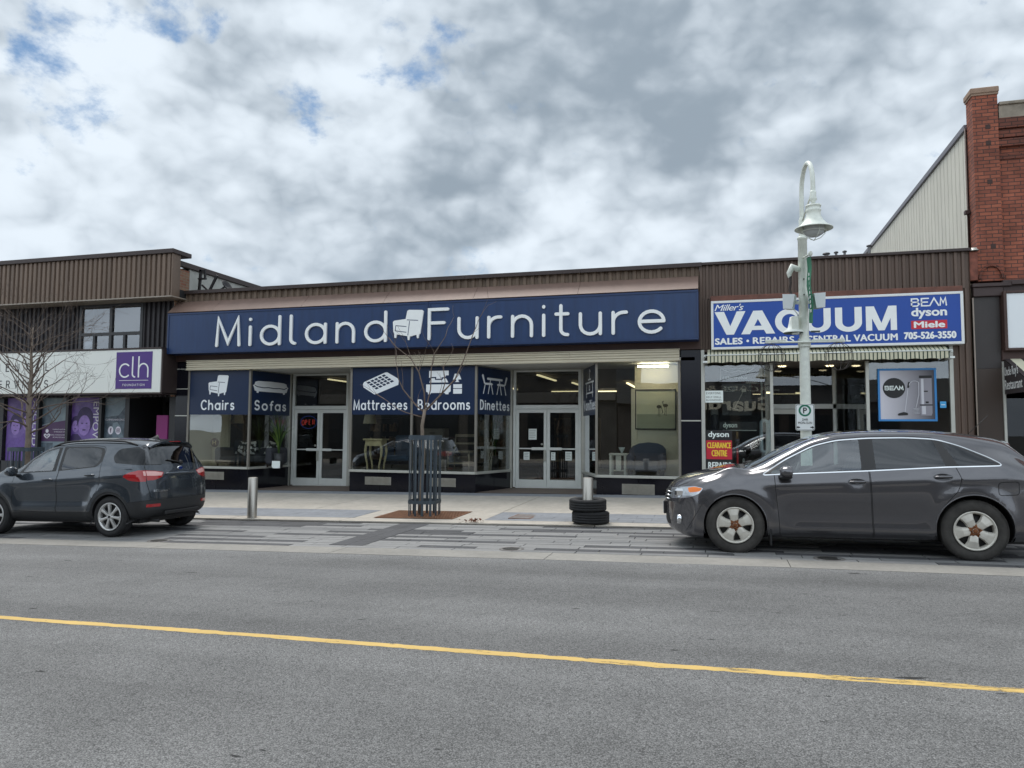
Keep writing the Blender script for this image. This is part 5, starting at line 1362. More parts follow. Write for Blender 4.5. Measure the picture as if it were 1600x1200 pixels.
mb.mi(1); mb.bar((3.96, -.036, 2.45), (3.985, -.036, 2.58), .035, .006)
pts = [(3.985+.11*(1-math.cos(R(a)))*1.0, -.035, 2.50+.10*math.sin(R(a))) for a in range(0, 150, 15)]+[(4.17, -.035, 2.3), (4.13, -.035, 2.1), (4.10, -.035, 1.98)]
mb.mi(2); mb.tube(pts, .009, 6)
for k in range(5): mb.tube([(4.05, -.036, 1.88+k*.028), (4.18, -.036, 1.89+k*.028)], .006, 5)
mb.build('vacuum_print', [mat('print_steel', hexc(140, 138, 146), .5), M_BLK, mat('print_pale', hexc(196, 196, 202), .5)], t)
t = flat_thing('window_sticker', 4.59, 4.71, 2.01, 2.15, -.004, mat('sticker_blue', hexc(70, 160, 214), .5), 'small pale blue sticker at the right edge of the vacuum shop window', 'sticker')
mb = MB(); mb.box(4.61, 4.69, -.006, -.003, 2.07, 2.085); mb.build('print', M_PAPER, t)
# banners inside over the shop counter
t = flat_thing('hanging_banner', .55, 2.0, 2.55, 2.98, 4.0, mat('dull_red', hexc(112, 30, 34), .7), 'dull red banner with faint letters hanging inside the vacuum shop', 'banner')
mb = MB(); put_text(mb, 'steel', .75, 1.75, 2.62, 2.92, 3.995, bold=.03); mb.build('lettering', mat('dull_rose', hexc(130, 66, 66), .7), t)
t = flat_thing('inside_sign', .80, 1.9, 2.12, 2.38, 3.6, mat('dull_blue_sign', hexc(70, 78, 92), .7), 'dim grey sign with dark capitals over the vacuum shop door', 'sign')
mb = MB(); put_text(mb, 'PARKING IN', .84, 1.85, 2.16, 2.34, 3.595, bold=.03); mb.build('lettering', M_BLK, t)
# ---- neon sign and papers on the furniture store doors
t = thing('neon_sign', (-12.07, 1.92, 1.52), 'glowing red and blue OPEN neon sign behind the left entrance door', 'neon sign')
MT = Matrix.Translation((0, 1.92, 0))
mb = MB(MT)
for k, ch in enumerate('OPEN'):
    g, w_ = GL[ch]
    for st in g: mb.tube([(-12.345+k*.122+p[0]*.088, 0, 1.60+p[1]*.15+.02*k/3) for p in st], .010, 6)
mb.build('red_tube', mat('neon_red', (.8, .1, .08), .4, emit=(1, .10, .08), estr=.6), t)
mb = MB(MT); mb.tube([(-12.12+.28*math.cos(R(a)), .01, 1.685+.19*math.sin(R(a))) for a in range(0, 361, 12)], .007, 6); mb.build('blue_tube', mat('neon_blue', (.1, .15, .5), .4, emit=(.12, .22, 1), estr=.35), t)
def paper(x0, x1, z0, z1, y, label, name='door_notice'):
    t = flat_thing(name, x0, x1, z0, z1, y, M_PAPER, label, 'notice')
    mb = MB()
    n = 4
    for i in range(n): zz = z1-(i+1)*(z1-z0)/(n+1); mb.box(x0+.02, x1-.03-.02*(i % 2), y-.002, y+.002, zz, zz+.010)
    mb.build('print', mat('print_faint', hexc(120, 124, 122), .7), t); return t
paper(-5.16, -4.93, 1.22, 1.52, 1.83, 'white printed notice taped above the bar of the left door leaf')
paper(-5.30, -5.13, .66, .88, 1.83, 'small white map sheet low on the left door leaf')
paper(-4.52, -4.40, .66, .88, 1.83, 'narrow white sheet low beside the meeting stile of the right door leaf')
paper(-4.12, -3.94, .66, .90, 1.83, 'small white map sheet low on the right door leaf')

# ================================================================ THINGS IN THE SHOP WINDOWS
ZD = .365
def solid(mb, *a, c=.01): mb.box(*a, c=c)
M_SOFA = mat('charcoal_fabric', hexc(64, 66, 72), .95, var=.12, vscale=6, bump=.2, bscale=150)
M_LEGW = mat('dark_wood', hexc(46, 34, 28), .5, var=.15, vscale=8)
M_CREAMW = mat('distressed_cream_wood', hexc(206, 192, 150), .75, var=.22, vscale=7)
M_BLUEF = mat('slate_blue_fabric', hexc(66, 82, 104), .9, var=.1, vscale=6)
M_PATT = mat('patterned_fabric', hexc(150, 150, 150), .9)
_n, _l = M_PATT.node_tree.nodes, M_PATT.node_tree.links
_v = _n.new('ShaderNodeTexVoronoi'); _v.inputs['Scale'].default_value = 9; _t = _n.new('ShaderNodeTexCoord'); _l.new(_t.outputs['Object'], _v.inputs['Vector'])
_c = _n.new('ShaderNodeMapRange'); _c.inputs[1].default_value = .42; _c.inputs[2].default_value = .56; _c.inputs[3].default_value = .85; _c.inputs[4].default_value = .05; _l.new(_v.outputs['Distance'], _c.inputs[0])
_l.new(_c.outputs[0], _n['Principled BSDF'].inputs['Base Color'])
t = thing('sofa', (-13.5, .95, ZD), 'charcoal sofa with patterned cushions in the left display window', 'sofa')
mb = MB(); solid(mb, -14.35, -12.75, .70, 1.45, .50, .66, c=.04); mb.build('seat', M_SOFA, t)
mb = MB(); solid(mb, -14.35, -12.75, 1.35, 1.62, .50, 1.14, c=.06); mb.build('backrest', M_SOFA, t)
for x in (-14.50, -12.78):
    mb = MB(); solid(mb, x, x+.20, .66, 1.6, .44, .92, c=.06); mb.build('armrest', M_SOFA, t)
for x in (-14.42, -12.72):
    mb = MB(); mb.lathe([(.001, ZD), (.025, ZD), (.035, .46)], (x, .75, 0), n=10); mb.build('leg', M_LEGW, t)
def cushion(x, y, z, rot, label, s=.44):
    o = None
    Mx = Matrix.Translation((x, y, z+.02)) @ Matrix.Rotation(R(-14), 4, 'X') @ Matrix.Rotation(R(rot), 4, 'Y')
    mb = MB(Mx); n = 8; V = []
    for side in (1, -1):
        for j in range(n+1):
            for i in range(n+1):
                u, w = i/n*2-1, j/n*2-1
                k = 1-.10*(1-abs(u))*abs(w)-.0
                V.append((u*s/2*(1-.12*(1-w*w)*abs(u)), -side*.075*((1-u**4)*(1-w**4))**.5, s/2+w*s/2*(1-.12*(1-u*u)*abs(w))))
    F = []
    m = (n+1)**2
    for q in (0, 1):
        for j in range(n):
            for i in range(n):
                a = q*m+j*(n+1)+i; f = (a, a+1, a+n+2, a+n+1); F.append(f if q == 0 else tuple(reversed(f)))
    mb.smooth = True; mb.add(V, F)
    o = mb.build('cushion', M_PATT); set_origin(o, (x, y, z)); return tag(o, label, 'cushion', 'patterned cushions on the window sofa')
cushion(-14.02, 1.28, .66, 10, 'patterned grey cushion leaning left on the charcoal sofa, leftmost of three')
cushion(-13.66, 1.22, .66, -8, 'patterned grey cushion in the middle of the charcoal sofa')
cushion(-12.98, 1.22, .66, 14, 'patterned grey cushion alone by the right arm of the charcoal sofa')
t = thing('round_ornament', (-14.46, .60, .92), 'small round brown ornament with pale letter on the arm of the sofa', 'ornament')
mb = MB(); mb.lathe([(.001, -.02), (.13, -.02), (.14, 0), (.13, .02), (.001, .02)], (-14.46, .64, 1.06), 'Y', 20); mb.build('disc', mat('ornament_brown', hexc(84, 50, 34), .6), t)
mb = MB(); put_text(mb, 'H', -14.52, -14.40, 1.0, 1.12, .615, bold=.022); mb.build('letter', mat('ornament_cream', hexc(220, 196, 140), .6), t)
def grassy(name, x, y, z, h, n, spread, label, pot=.12, poth=.42, col=(44, 74, 34), seed=1):
    t = thing(name, (x, y, z), label, 'plant')
    rr = random.Random(seed)
    mb = MB(); mb.lathe([(.001, z), (pot*.8, z), (pot, z+poth), (pot*.92, z+poth), (pot*.9, z+poth-.03), (.001, z+poth-.03)], (x, y, 0), n=16); mb.build('pot', mat('pot_dark', hexc(52, 54, 56), .5), t)
    mb = MB()
    for k in range(n):
        a = rr.random()*6.283; l_ = h*(.65+.45*rr.random()); lean = spread*(.2+rr.random()); w = .012+.012*rr.random()
        P = []
        for i in range(6):
            q = i/5; P.append(Vector((x+math.cos(a)*lean*q*q, y+math.sin(a)*lean*q*q, z+poth-.03+l_*(q-.25*q*q*q*lean/spread))))
        sd = Vector((-math.sin(a+.6), math.cos(a+.6), 0))
        V = []
        for i, p in enumerate(P):
            ww = w*(1-(i/5)**1.5)+.001; V += [p-sd*ww, p+sd*ww]
        mb.mi(k % 2); mb.add(V, [(2*i, 2*i+1, 2*i+3, 2*i+2) for i in range(5)])
    mb.build('leaves', [mat('leaf_a', hexc(*col), .6), mat('leaf_b', hexc(col[0]+40, col[1]+34, col[2]+10), .6)], t)
grassy('potted_plant', -12.42, .85, ZD, 1.35, 46, .55, 'tall spiky potted plant at the right end of the charcoal sofa', .15, .40, seed=3)
grassy('potted_plant', -6.10, 1.7, ZD, 1.25, 34, .4, 'slim green potted plant behind the angled glass left of the right entrance', .14, .4, (40, 66, 30), seed=5)
t = thing('show_card', (-12.1, .10, ZD), 'small blank white card standing on the sill by the plant', 'card')
mb = MB(); mb.prism([(-12.24, ZD+.02), (-12.24, .57), (-11.98+.0, .57), (-11.98, ZD+.02)], .25, .257); mb.build('card', M_PAPER, t)
mb = MB(); mb.box(-12.2, -12.02, .24, .33, ZD, ZD+.02); mb.build('foot', M_PAPER, t)
# cream console table
def table(name, x0, x1, y0, y1, z0, z1, m, label, curved=False, drawer=True):
    t = thing(name, ((x0+x1)/2, (y0+y1)/2, z0), label, 'table')
    mb = MB(); mb.box(x0-.03, x1+.03, y0-.03, y1+.03, z1-.045, z1, .012); mb.build('tabletop', m, t)
    mb = MB(); mb.box(x0+.02, x1-.02, y0+.02, y1-.02, z1-.20, z1-.045, .005); mb.build('apron', m, t)
    for x, sx_ in ((x0+.05, -1), (x1-.05, 1)):
        for y in (y0+.05, y1-.05):
            mb = MB(); P = []; rs = []
            for i in range(9):
                q = i/8; P.append((x+sx_*(.035*math.sin(q*3.14*1.6) if curved else 0), y, z1-.12-(z1-.12-z0)*q)); rs.append(.042-.022*q+(.010 if i == 8 else 0))
            mb.tube(P, rs, 8); mb.build('leg', m, t)
    return t
table('console_table', -9.48, -8.96, .45, .85, ZD, 1.22, M_CREAMW, 'distressed cream console table with curved legs at the left of the middle window', True)
t = thing('armchair', (-8.75, 1.15, ZD), 'slate blue armchair on thin legs between cream table and drawers', 'armchair')
mb = MB(); mb.box(-9.10, -8.35, .85, 1.5, .60, .76, .05); mb.build('seat', M_BLUEF, t)
mb = MB(); mb.box(-9.02, -8.30, 1.42, 1.60, .68, 1.32, .06); mb.build('backrest', M_BLUEF, t)
for x in (-9.14, -8.36):
    mb = MB(); mb.box(x, x+.09, .85, 1.5, .70, .98, .04); mb.build('armrest', M_BLUEF, t)
for x, d in ((-9.08, -.05), (-8.36, .05)):
    for y in (.9, 1.48):
        mb = MB(); mb.tube([(x, y, .62), (x+d, y, ZD)], [.022, .014], 8); mb.build('leg', M_LEGW, t)
t = thing('chest_of_drawers', (-7.98, 2.0, ZD), 'grey chest of four drawers deep in the middle display window', 'chest of drawers')
mb = MB(); mb.box(-8.35, -7.65, 1.8, 2.2, ZD+.05, 1.52, .01); mb.build('carcass', mat('grey_wood', hexc(120, 114, 104), .7, var=.15, vscale=5), t)
for k in range(4):
    mb = MB(); mb.box(-8.31, -7.69, 1.775, 1.81, ZD+.10+k*.265, ZD+.10+k*.265+.24, .006); d = mb.build('drawer', mat('grey_wood_front', hexc(142, 134, 122), .7, var=.15, vscale=6), t)
    mb = MB(); mb.box(-8.08, -7.92, 1.75, 1.78, ZD+.21+k*.265, ZD+.235+k*.265, .004); mb.build('handle', M_LEGW, d)
t = thing('dining_chair', (-6.92, 1.2, ZD), 'pale wooden dining chair behind the metal tree guard', 'chair')
M_PALEW = mat('pale_wood', hexc(150, 140, 122), .7, var=.15, vscale=6)
mb = MB(); mb.box(-7.25, -6.55, .9, 1.5, .86, .90, .01); mb.build('seat', M_PALEW, t)
for x in (-7.2, -6.6):
    for y in (.95, 1.45):
        mb = MB(); mb.tube([(x, y, .87), (x, y, ZD)], [.024, .018], 8); mb.build('leg', M_PALEW, t)
mb = MB(); mb.box(-7.23, -6.57, .93, .96, .55, .58); mb.box(-7.23, -6.57, 1.44, 1.47, .55, .58); mb.build('stretcher', M_PALEW, t)
mb = MB(); mb.bar((-7.2, 1.47, .9), (-7.2, 1.55, 1.35), .03); mb.bar((-6.6, 1.47, .9), (-6.6, 1.55, 1.35), .03); mb.bar((-7.2, 1.55, 1.32), (-6.6, 1.55, 1.32), .03, .08); mb.bar((-7.2, 1.51, 1.1), (-6.6, 1.51, 1.1), .025, .05); mb.build('backrest', M_PALEW, t)
t = thing('twig_ornament', (-5.98, .95, ZD), 'pale twisted twig ornament standing behind the angled glass', 'ornament')
mb = MB(); rr = random.Random(8)
mb.lathe([(.001, ZD), (.10, ZD), (.09, ZD+.03), (.001, ZD+.035)], (-6.0, .95, 0), n=14); mb.build('base', M_PALEW, t)
mb = MB()
for k in range(5):
    P = [(-6.0+.03*math.cos(k*1.3+i*.9)*(1+i*.4), .95+.03*math.sin(k*1.3+i*.9)*(1+i*.4), ZD+.03+i*.14) for i in range(7+k % 2)]
    mb.tube(P, [.014-.0013*i for i in range(len(P))], 6)
mb.build('twigs', mat('bleached_twig', hexc(196, 190, 176), .8), t)
# right window: print, armchair and side table
t = thing('framed_print', (-1.61, 0.97, 1.50), 'large black framed print of two wading flamingos on the pale wall of the right window', 'picture')
mb = MB()
x0, x1, z0, z1 = -2.12, -1.10, 1.51, 2.53
for q in ((x0, x0+.025, z0, z1), (x1-.025, x1, z0, z1), (x0+.025, x1-.025, z0, z0+.025), (x0+.025, x1-.025, z1-.025, z1)): mb.box(q[0], q[1], 0.935, 0.98, q[2], q[3])
mb.build('frame', M_BLK, t)
mb = MB(); mb.box(x0+.025, x1-.025, 0.955, 0.97, z0+.39, z1-.025); mb.build('sky_print', mat('print_haze', hexc(206, 206, 178), .6, var=.03), t)
mb = MB(); mb.box(x0+.025, x1-.025, 0.955, 0.97, z0+.025, z0+.39); mb.build('water_print', mat('print_water', hexc(158, 162, 138), .6, var=.06, vscale=2, stretch=(.4, 1, 4)), t)
mb = MB()
for cx_, cz, s in ((-1.52, 2.09, 1), (-1.36, 2.12, -1)):
    ell(mb, cx_, cz, .065, .042, 0.9505)
    ribbon(mb, [(cx_+.02, cz-.03), (cx_+.015, cz-.25)], .006, 0.950, 0.9545); ribbon(mb, [(cx_-.02, cz-.03), (cx_-.01, cz-.15), (cx_-.03, cz-.24)], .006, 0.950, 0.9545)
ribbon(mb, [(-1.57, 2.08), (-1.585, 2.0), (-1.56, 1.94)] if False else [(-1.46, 2.07), (-1.44, 1.99), (-1.43, 1.94), (-1.45, 1.92)], .009, 0.9495, 0.9545)
ribbon(mb, [(-1.41, 2.13), (-1.43, 2.19), (-1.41, 2.23), (-1.44, 2.21)], .009, 0.9495, 0.9545)
mb.build('bird_print', mat('bird_dark', hexc(74, 72, 62), .6), t)
t = thing('armchair', (-1.78, .5, ZD), 'dark slate barrel armchair in front of the flamingo print', 'armchair')
M_SLATE = mat('slate_fabric', hexc(70, 76, 92), .9, var=.08, vscale=7, bump=.15, bscale=150)
mb = MB(); top = [(-2.24, .50), (-2.26, .80), (-2.24, .98), (-2.16, 1.09), (-2.0, 1.16), (-1.78, 1.19), (-1.56, 1.17), (-1.42, 1.11), (-1.35, 1.02), (-1.33, .8), (-1.35, .50)]
mb.prism(top, .66, .84); mb.build('backrest', M_SLATE, t)
for x in (-2.26, -1.50):
    mb = MB(); mb.box(x, x+.18, .20, .70, .50, .92, .06); mb.build('armrest', M_SLATE, t)
mb = MB(); mb.box(-2.10, -1.48, .20, .70, .48, .74, .05); mb.build('seat', M_SLATE, t)
for x in (-2.2, -1.42):
    for y in (.25, .76):
        mb = MB(); mb.lathe([(.001, ZD), (.03, ZD), (.042, .50)], (x, y, 0), n=8); mb.build('leg', M_LEGW, t)
t = thing('side_table', (-2.48, .62, ZD), 'white slatted side table left of the barrel armchair', 'table')
M_WT = mat('white_wood', hexc(214, 212, 204), .7, var=.05)
mb = MB(); mb.box(-2.72, -2.26, .42, .82, .86, .91, .006); mb.build('tabletop', M_WT, t)
for x, y in ((-2.68, .46), (-2.32, .46), (-2.68, .78), (-2.32, .78)):
    mb = MB(); mb.box(x-.03, x+.03, y-.03, y+.03, ZD, .86, .004); mb.build('leg', M_WT, t)
mb = MB(); mb.box(-2.65, -2.35, .45, .80, .47, .49); mb.build('shelf', M_WT, t)
mb = MB(); mb.box(-2.55, -2.42, .445, .465, .49, .86); mb.build('slat', M_WT, t)
t = thing('glass_bowl', (-2.40, .60, .91), 'small glass bowl on the white side table', 'bowl')
mb = MB(); mb.lathe([(.001, .912), (.04, .915), (.02, .94), (.06, 1.0), (.085, 1.06), (.078, 1.06), (.05, 1.0), (.001, .955)], (-2.42, .60, 0), n=18); mb.build('bowl', mat('pale_glass', hexc(190, 200, 200), .1), t)
def floor_lamp(x, y, label):
    t = thing('floor_lamp', (x, y, ZD), label, 'lamp')
    mb = MB(); mb.lathe([(.001, ZD), (.14, ZD), (.13, ZD+.03), (.012, ZD+.05), (.012, ZD+1.35)], (x, y, 0), n=16); mb.build('stand', M_LEGW, t)
    mb = MB(); mb.lathe([(.20, ZD+1.28), (.13, ZD+1.58)], (x, y, 0), n=20); mb.build('lamp_shade', mat('linen_shade', hexc(196, 186, 162), .9) if 'linen_shade' not in MATS else MATS['linen_shade'], t)
floor_lamp(-9.85, 1.5, 'slim floor lamp with linen shade deep behind the cream table')
floor_lamp(-14.62, 1.9, 'slim floor lamp with linen shade behind the charcoal sofa')
def bookcase(x, y, w, h, m, label):
    t = thing('bookcase', (x, y, ZD-.5), label, 'bookcase'); z0 = ZD-.52
    mb = MB(); mb.box(x-w/2, x-w/2+.04, y, y+.35, z0, z0+h); mb.box(x+w/2-.04, x+w/2, y, y+.35, z0, z0+h); mb.box(x-w/2+.04, x+w/2-.04, y+.32, y+.345, z0, z0+h); mb.build('carcass', m, t)
    for k in range(5):
        mb = MB(); zz = z0+.05+k*(h-.1)/4; mb.box(x-w/2+.04, x+w/2-.04, y+.005, y+.318, zz, zz+.03); mb.build('shelf', m, t)
    r_ = random.Random(int(x*10)); mb = MB()
    for k in range(4):
        zz = z0+.081+k*(h-.1)/4; q = x-w/2+.06
        while q < x+w/2-.12: b_ = .03+.05*r_.random(); mb.box(q, q+b_, y+.03, y+.25, zz, zz+.2+.15*r_.random()); q += b_+.004+(.2 if r_.random() < .2 else 0)
    mb.build('books', mat('book_mix', hexc(150, 128, 104), .8, var=.5, vscale=12) if 'book_mix' not in MATS else MATS['book_mix'], t)['kind'] = 'stuff'
bookcase(-7.0, 4.6, 1.2, 2.2, M_PALEW, 'pale bookcase filled with books far behind the dining chair')
bookcase(-4.9, 7.5, 1.6, 2.1, M_PALEW, 'wide pale bookcase deep inside behind the right entrance')
bookcase(-11.6, 6.0, 1.2, 2.1, M_LEGW, 'dark bookcase deep inside behind the left entrance')
t = thing('bed', (-8.3, 3.6, -.16), 'made up bed with pale cover deep in the middle of the store', 'bed')
mb = MB(); mb.box(-9.2, -7.5, 2.9, 4.9, -.05, .42, .04); mb.build('bed_frame', M_LEGW, t)
mb = MB(); mb.box(-9.15, -7.55, 2.92, 4.8, .42, .66, .08); mb.build('mattress', mat('bed_cover', hexc(150, 152, 156), .9, var=.1, vscale=3), t)
mb = MB(); mb.box(-9.2, -7.5, 4.9, 5.0, -.05, 1.2, .03); mb.build('headboard', M_LEGW, t)
for x in (-8.95, -8.15):
    mb = MB(); mb.box(x, x+.6, 4.35, 4.8, .67, .84, .07); mb.build('pillow', MATS['bed_cover'], t)
t = thing('display_desk', (-4.6, 3.4, -.15), 'dark display desk with pale top a few steps inside the right entrance', 'desk')
mb = MB(); mb.box(-5.3, -3.9, 3.1, 3.7, .58, .62, .01); mb.build('desktop', M_CREAMW, t)
for x in (-5.25, -4.0):
    for y in (3.15, 3.6):
        mb = MB(); mb.box(x, x+.06, y, y+.06, -.15, .58); mb.build('leg', M_LEGW, t)
mb = MB(); mb.box(-5.18, -4.02, 3.14, 3.17, .40, .575); mb.build('drawer', M_LEGW, t)
# vacuum shop goods
t = thing('bladeless_fan', (.98, .6, .29), 'tall white looped bladeless fan at the right of the vacuum shop window', 'fan')
mb = MB(); loop = [(.98+.075*math.cos(R(a)), .6, (1.66 if a < 180 else 1.06)+.075*math.sin(R(a))) for a in range(0, 360, 20)]
loop.append(loop[0]); mb.tube(loop, .042, 10, flat=((0, 1, 0), 1.4)); mb.build('loop', mat('fan_silver', hexc(186, 202, 212), .35), t)
mb = MB(); mb.lathe([(.001, .29), (.10, .29), (.10, .33), (.07, .36), (.065, .95), (.05, 1.0), (.001, 1.0)], (.98, .6, 0), n=18); mb.build('base', mat('fan_base', hexc(150, 160, 168), .35), t)
t = thing('stick_vacuum', (.35, .4, .29), 'upright stick vacuum with red tube beside the clearance poster', 'vacuum cleaner')
mb = MB(); mb.tube([(.355, .4, .42), (.35, .4, 1.10)], .024, 10); mb.build('tube', mat('vac_red', hexc(206, 40, 44), .35), t)
mb = MB(); mb.tube([(.35, .4, 1.08), (.35, .4, 1.2)], .03, 10); mb.tube([(.35, .4, 1.2), (.35, .4, 1.30)], .052, 12); mb.build('motor', mat('vac_grey', hexc(120, 116, 130), .3, .4), t)
mb = MB(); mb.tube([(.35, .4, 1.30), (.35, .4, 1.50)], [.035, .028], 10); mb.bar((.35, .38, 1.44), (.35, .30, 1.30), .03); mb.build('handle', mat('vac_bronze', hexc(150, 120, 80), .3, .6), t)
mb = MB(); mb.box(.22, .48, .33, .45, .29, .40, .02); mb.build('floor_head', M_BLK, t)
t = thing('canister_vacuum', (.62, .8, .29), 'dark canister vacuum with coiled hose beneath the white fan', 'vacuum cleaner')
mb = MB(); mb.tube([(.45, .8, .42), (.78, .8, .46)], [.12, .13], 14, dome=True); mb.build('body', mat('canister_dark', hexc(60, 62, 68), .35), t)
mb = MB(); mb.tube([(.70+.13*math.cos(R(a)), .78-.0003*a, .78+.14*math.sin(R(a))) for a in range(0, 720, 20)], .022, 8); mb.build('hose', M_BLK, t)
mb = MB(); mb.tube([(.46, .7, .40), (.50, .7, .80)], .03, 10, dome=True); mb.build('nozzle', mat('nozzle_pale', hexc(176, 180, 180), .4), t)
t = thing('upright_vacuum', (-.12, .75, .29), 'dark upright vacuum with a grey top hanging at the left of the shop window', 'vacuum cleaner')
mb = MB(); mb.tube([(-.20, .7, 1.30), (-.16, .7, 1.85)], [.06, .10], 12, dome=True); mb.build('body', mat('upright_dark', hexc(44, 46, 58), .3), t)
mb = MB(); mb.box(-.26, -.08, .62, .74, 1.86, 2.02, .03); mb.build('head', mat('upright_grey', hexc(160, 164, 166), .4), t)
mb = MB(); mb.tube([(-.2, .7, 1.32), (-.22, .72, .32)], .03, 10); mb.box(-.36, -.08, .6, .85, .29, .38, .02); mb.build('floor_head', M_BLK, t)

# ================================================================ STREET THINGS
M_STEEL = mat('brushed_steel', hexc(172, 168, 160), .34, .9, var=.08, vscale=3, stretch=(40, 40, .6))
def bollard(x, y, label, h=.80):
    z = G(x, y)
    t = thing('bollard', (x, y, z), label, 'bollard', 'brushed steel bollards along the sidewalk edge')
    mb = MB(); mb.lathe([(.092, z-.05), (.092, z+h-.012), (.084, z+h-.002)], (x, y, 0), n=32); mb.build('post', M_STEEL, t)
    mb = MB(); mb.lathe([(.084, z+h-.002), (.06, z+h+.004), (.001, z+h+.006)], (x, y, 0), n=32); mb.build('top_cap', mat('steel_cap', hexc(150, 146, 140), .4, .8), t)
bollard(-8.99, -5.22, 'brushed steel bollard standing alone behind the small blue-grey SUV', .79)
bollard(-2.27, -5.14, 'brushed steel bollard rising out of two stacked tyres', .79)
M_RUB = mat('tyre_rubber', (.018, .018, .019), .85, var=.25, vscale=14, bump=.2, bscale=90)
def tyre_mesh(mb, R_, r_in, w, c=(0, 0, 0), axis='Z', n=64):
    """tyre with rounded shoulders, side bulge and cut tread grooves"""
    h = w/2
    prof = [(r_in, -h*.74), (r_in+.012, -h*.86), (r_in+(R_-r_in)*.35, -h*.98), (r_in+(R_-r_in)*.62, -h), (R_-.030, -h*.93), (R_-.010, -h*.82), (R_-.002, -h*.70)]
    tread = []
    for k in (-.42, 0, .42):
        tread += [(R_, h*(k-.055)), (R_-.005, h*(k-.045)), (R_-.005, h*(k+.045)), (R_, h*(k+.055))]
    prof = prof+tread+[(a, -b) for a, b in reversed(prof)]
    prof += [(r_in-.004, h*.5), (r_in-.004, -h*.5), prof[0]]
    mb.lathe(prof, c, axis, n)
    # shoulder lugs
    V, F = [], []
    for k in range(n):
        a = 2*math.pi*k/n; a2 = a+2*math.pi/n*.62
        for s in (-1, 1):
            q = [(R_-.004, s*h*.70), (R_+.004, s*h*.66), (R_-.006, s*h*.88), (R_-.024, s*h*.955)]
            b = len(V)
            for an in (a, a2):
                for (r, hh) in ((R_+.003, s*h*.60), (R_-.002, s*h*.80), (R_-.022, s*h*.955)):
                    x, y = r*math.cos(an), r*math.sin(an)
                    p = {'Z': (x, y, hh), 'Y': (x, hh, y)}[axis]; V.append((p[0]+c[0], p[1]+c[1], p[2]+c[2]))
            F += [(b, b+1, b+4, b+3), (b+1, b+2, b+5, b+4)]
    mb.add(V, F)
for (dx, dz, a, lab) in ((.05, 0.0, 0, 'worn black tyre lying at the bottom of the pair round the bollard'), (0.0, .215, 1, 'worn black tyre lying on top of the pair round the bollard')):
    x, y = -2.27+dx, -5.14; z = G(x, y)+.006+dz
    o = None
    mb = MB(Matrix.Translation((x, y, z+.105)) @ Matrix.Rotation(R(1.2*a), 4, 'X') @ Matrix.Rotation(R(20*a), 4, 'Z'))
    tyre_mesh(mb, .325, .195, .205)
    o = mb.build('tyre', M_RUB); set_origin(o, (x, y, z)); tag(o, lab, 'tyre', 'tyres stacked round the bollard')

# ---- trees
M_BARK = mat('young_bark', hexc(124, 112, 100), .9, var=.2, vscale=8, bump=.4, bscale=60)
M_TWIG = mat('bare_twig', hexc(108, 94, 84), .9, var=.15, vscale=6)
def grow(mb, p, d, L, r, depth, rr, curl=.12, up=.12, kids=(2, 3), rmin=.0035, ratio=.62, spread=42):
    n = 5; pts = [p.copy()]; rs = [r]; dd = d.copy(); q = p.copy()
    for i in range(n):
        dd = (dd+Vector((rr.gauss(0, curl), rr.gauss(0, curl), rr.gauss(0, curl)+up*.3))).normalized()
        q = q+dd*L/n; pts.append(q.copy()); rs.append(max(rmin*.7, r*(1-.5*(i+1)/n)))
    mb.tube(pts, rs, 6 if r > .012 else 4, cap=depth == 0)
    if depth == 0: return
    for k in range(rr.randint(*kids)):
        i = rr.randint(2, n) if k else n
        ax = Vector((rr.gauss(0, 1), rr.gauss(0, 1), rr.gauss(0, 1))).normalized()
        nd = (Matrix.Rotation(R(spread*(.45+.7*rr.random())), 3, dd.cross(ax).normalized()) @ dd) if dd.cross(ax).length > .01 else dd
        nd = (nd+Vector((0, 0, up))).normalized()
        grow(mb, pts[i], nd, L*ratio*(.8+.45*rr.random()), max(rmin, rs[i]*.66), depth-1, rr, curl, up, kids, rmin, ratio, spread)
# small street tree in the middle: traced limbs, then twigs
tx, ty = -5.66, -4.42
tz = G(tx, ty)
tr = thing('street_tree', (tx, ty, tz), 'thin bare young tree in the rusty grate before the furniture store', 'tree')
mb = MB(); mb.tube([(tx-.06, ty, tz-.1), (tx-.05, ty, tz+.5), (tx-.02, ty, tz+1.2), (tx-.06, ty, tz+1.75), (tx, ty, tz+2.08)], [.046, .040, .036, .033, .030], 10)
mb.build('trunk', M_BARK, tr)
mb = MB(); rr = random.Random(12)
F0 = Vector((tx, ty, tz+2.06))
def limb(pts, r0, r1, twigs):
    P = [F0+Vector(p) for p in pts]
    mb.tube(P, [r0+(r1-r0)*i/(len(P)-1) for i in range(len(P))], 7)
    for k in range(twigs):
        i = rr.randint(1, len(P)-1); d = (P[i]-P[i-1]).normalized()
        nd = (d+Vector((rr.gauss(0, .5), rr.gauss(0, .6), rr.gauss(.1, .3)))).normalized()
        grow(mb, P[i], nd, .25+.25*rr.random(), .0065, 1, rr, .10, .1, (1, 2), .0035)
limb([(0, 0, -.05), (-.22, .05, .10), (-.48, .0, .42), (-.56, -.05, .62), (-.60, -.1, 1.0)], .018, .005, 4)
limb([(0, 0, -.02), (.02, -.1, .35), (-.08, -.15, .75), (-.25, -.15, 1.02), (-.55, -.2, 1.25), (-.72, -.2, 1.45)], .018, .005, 4)
limb([(0, 0, -.02), (.25, .12, .28), (.55, .2, .62), (.72, .2, .98), (.86, .25, 1.40), (1.02, .3, 1.86)], .021, .0045, 5)
limb([(.02, 0, .05), (.05, .15, .42), (.04, .2, .85), (.10, .2, 1.15), (.32, .25, 1.5), (.36, .25, 1.66)], .014, .005, 3)
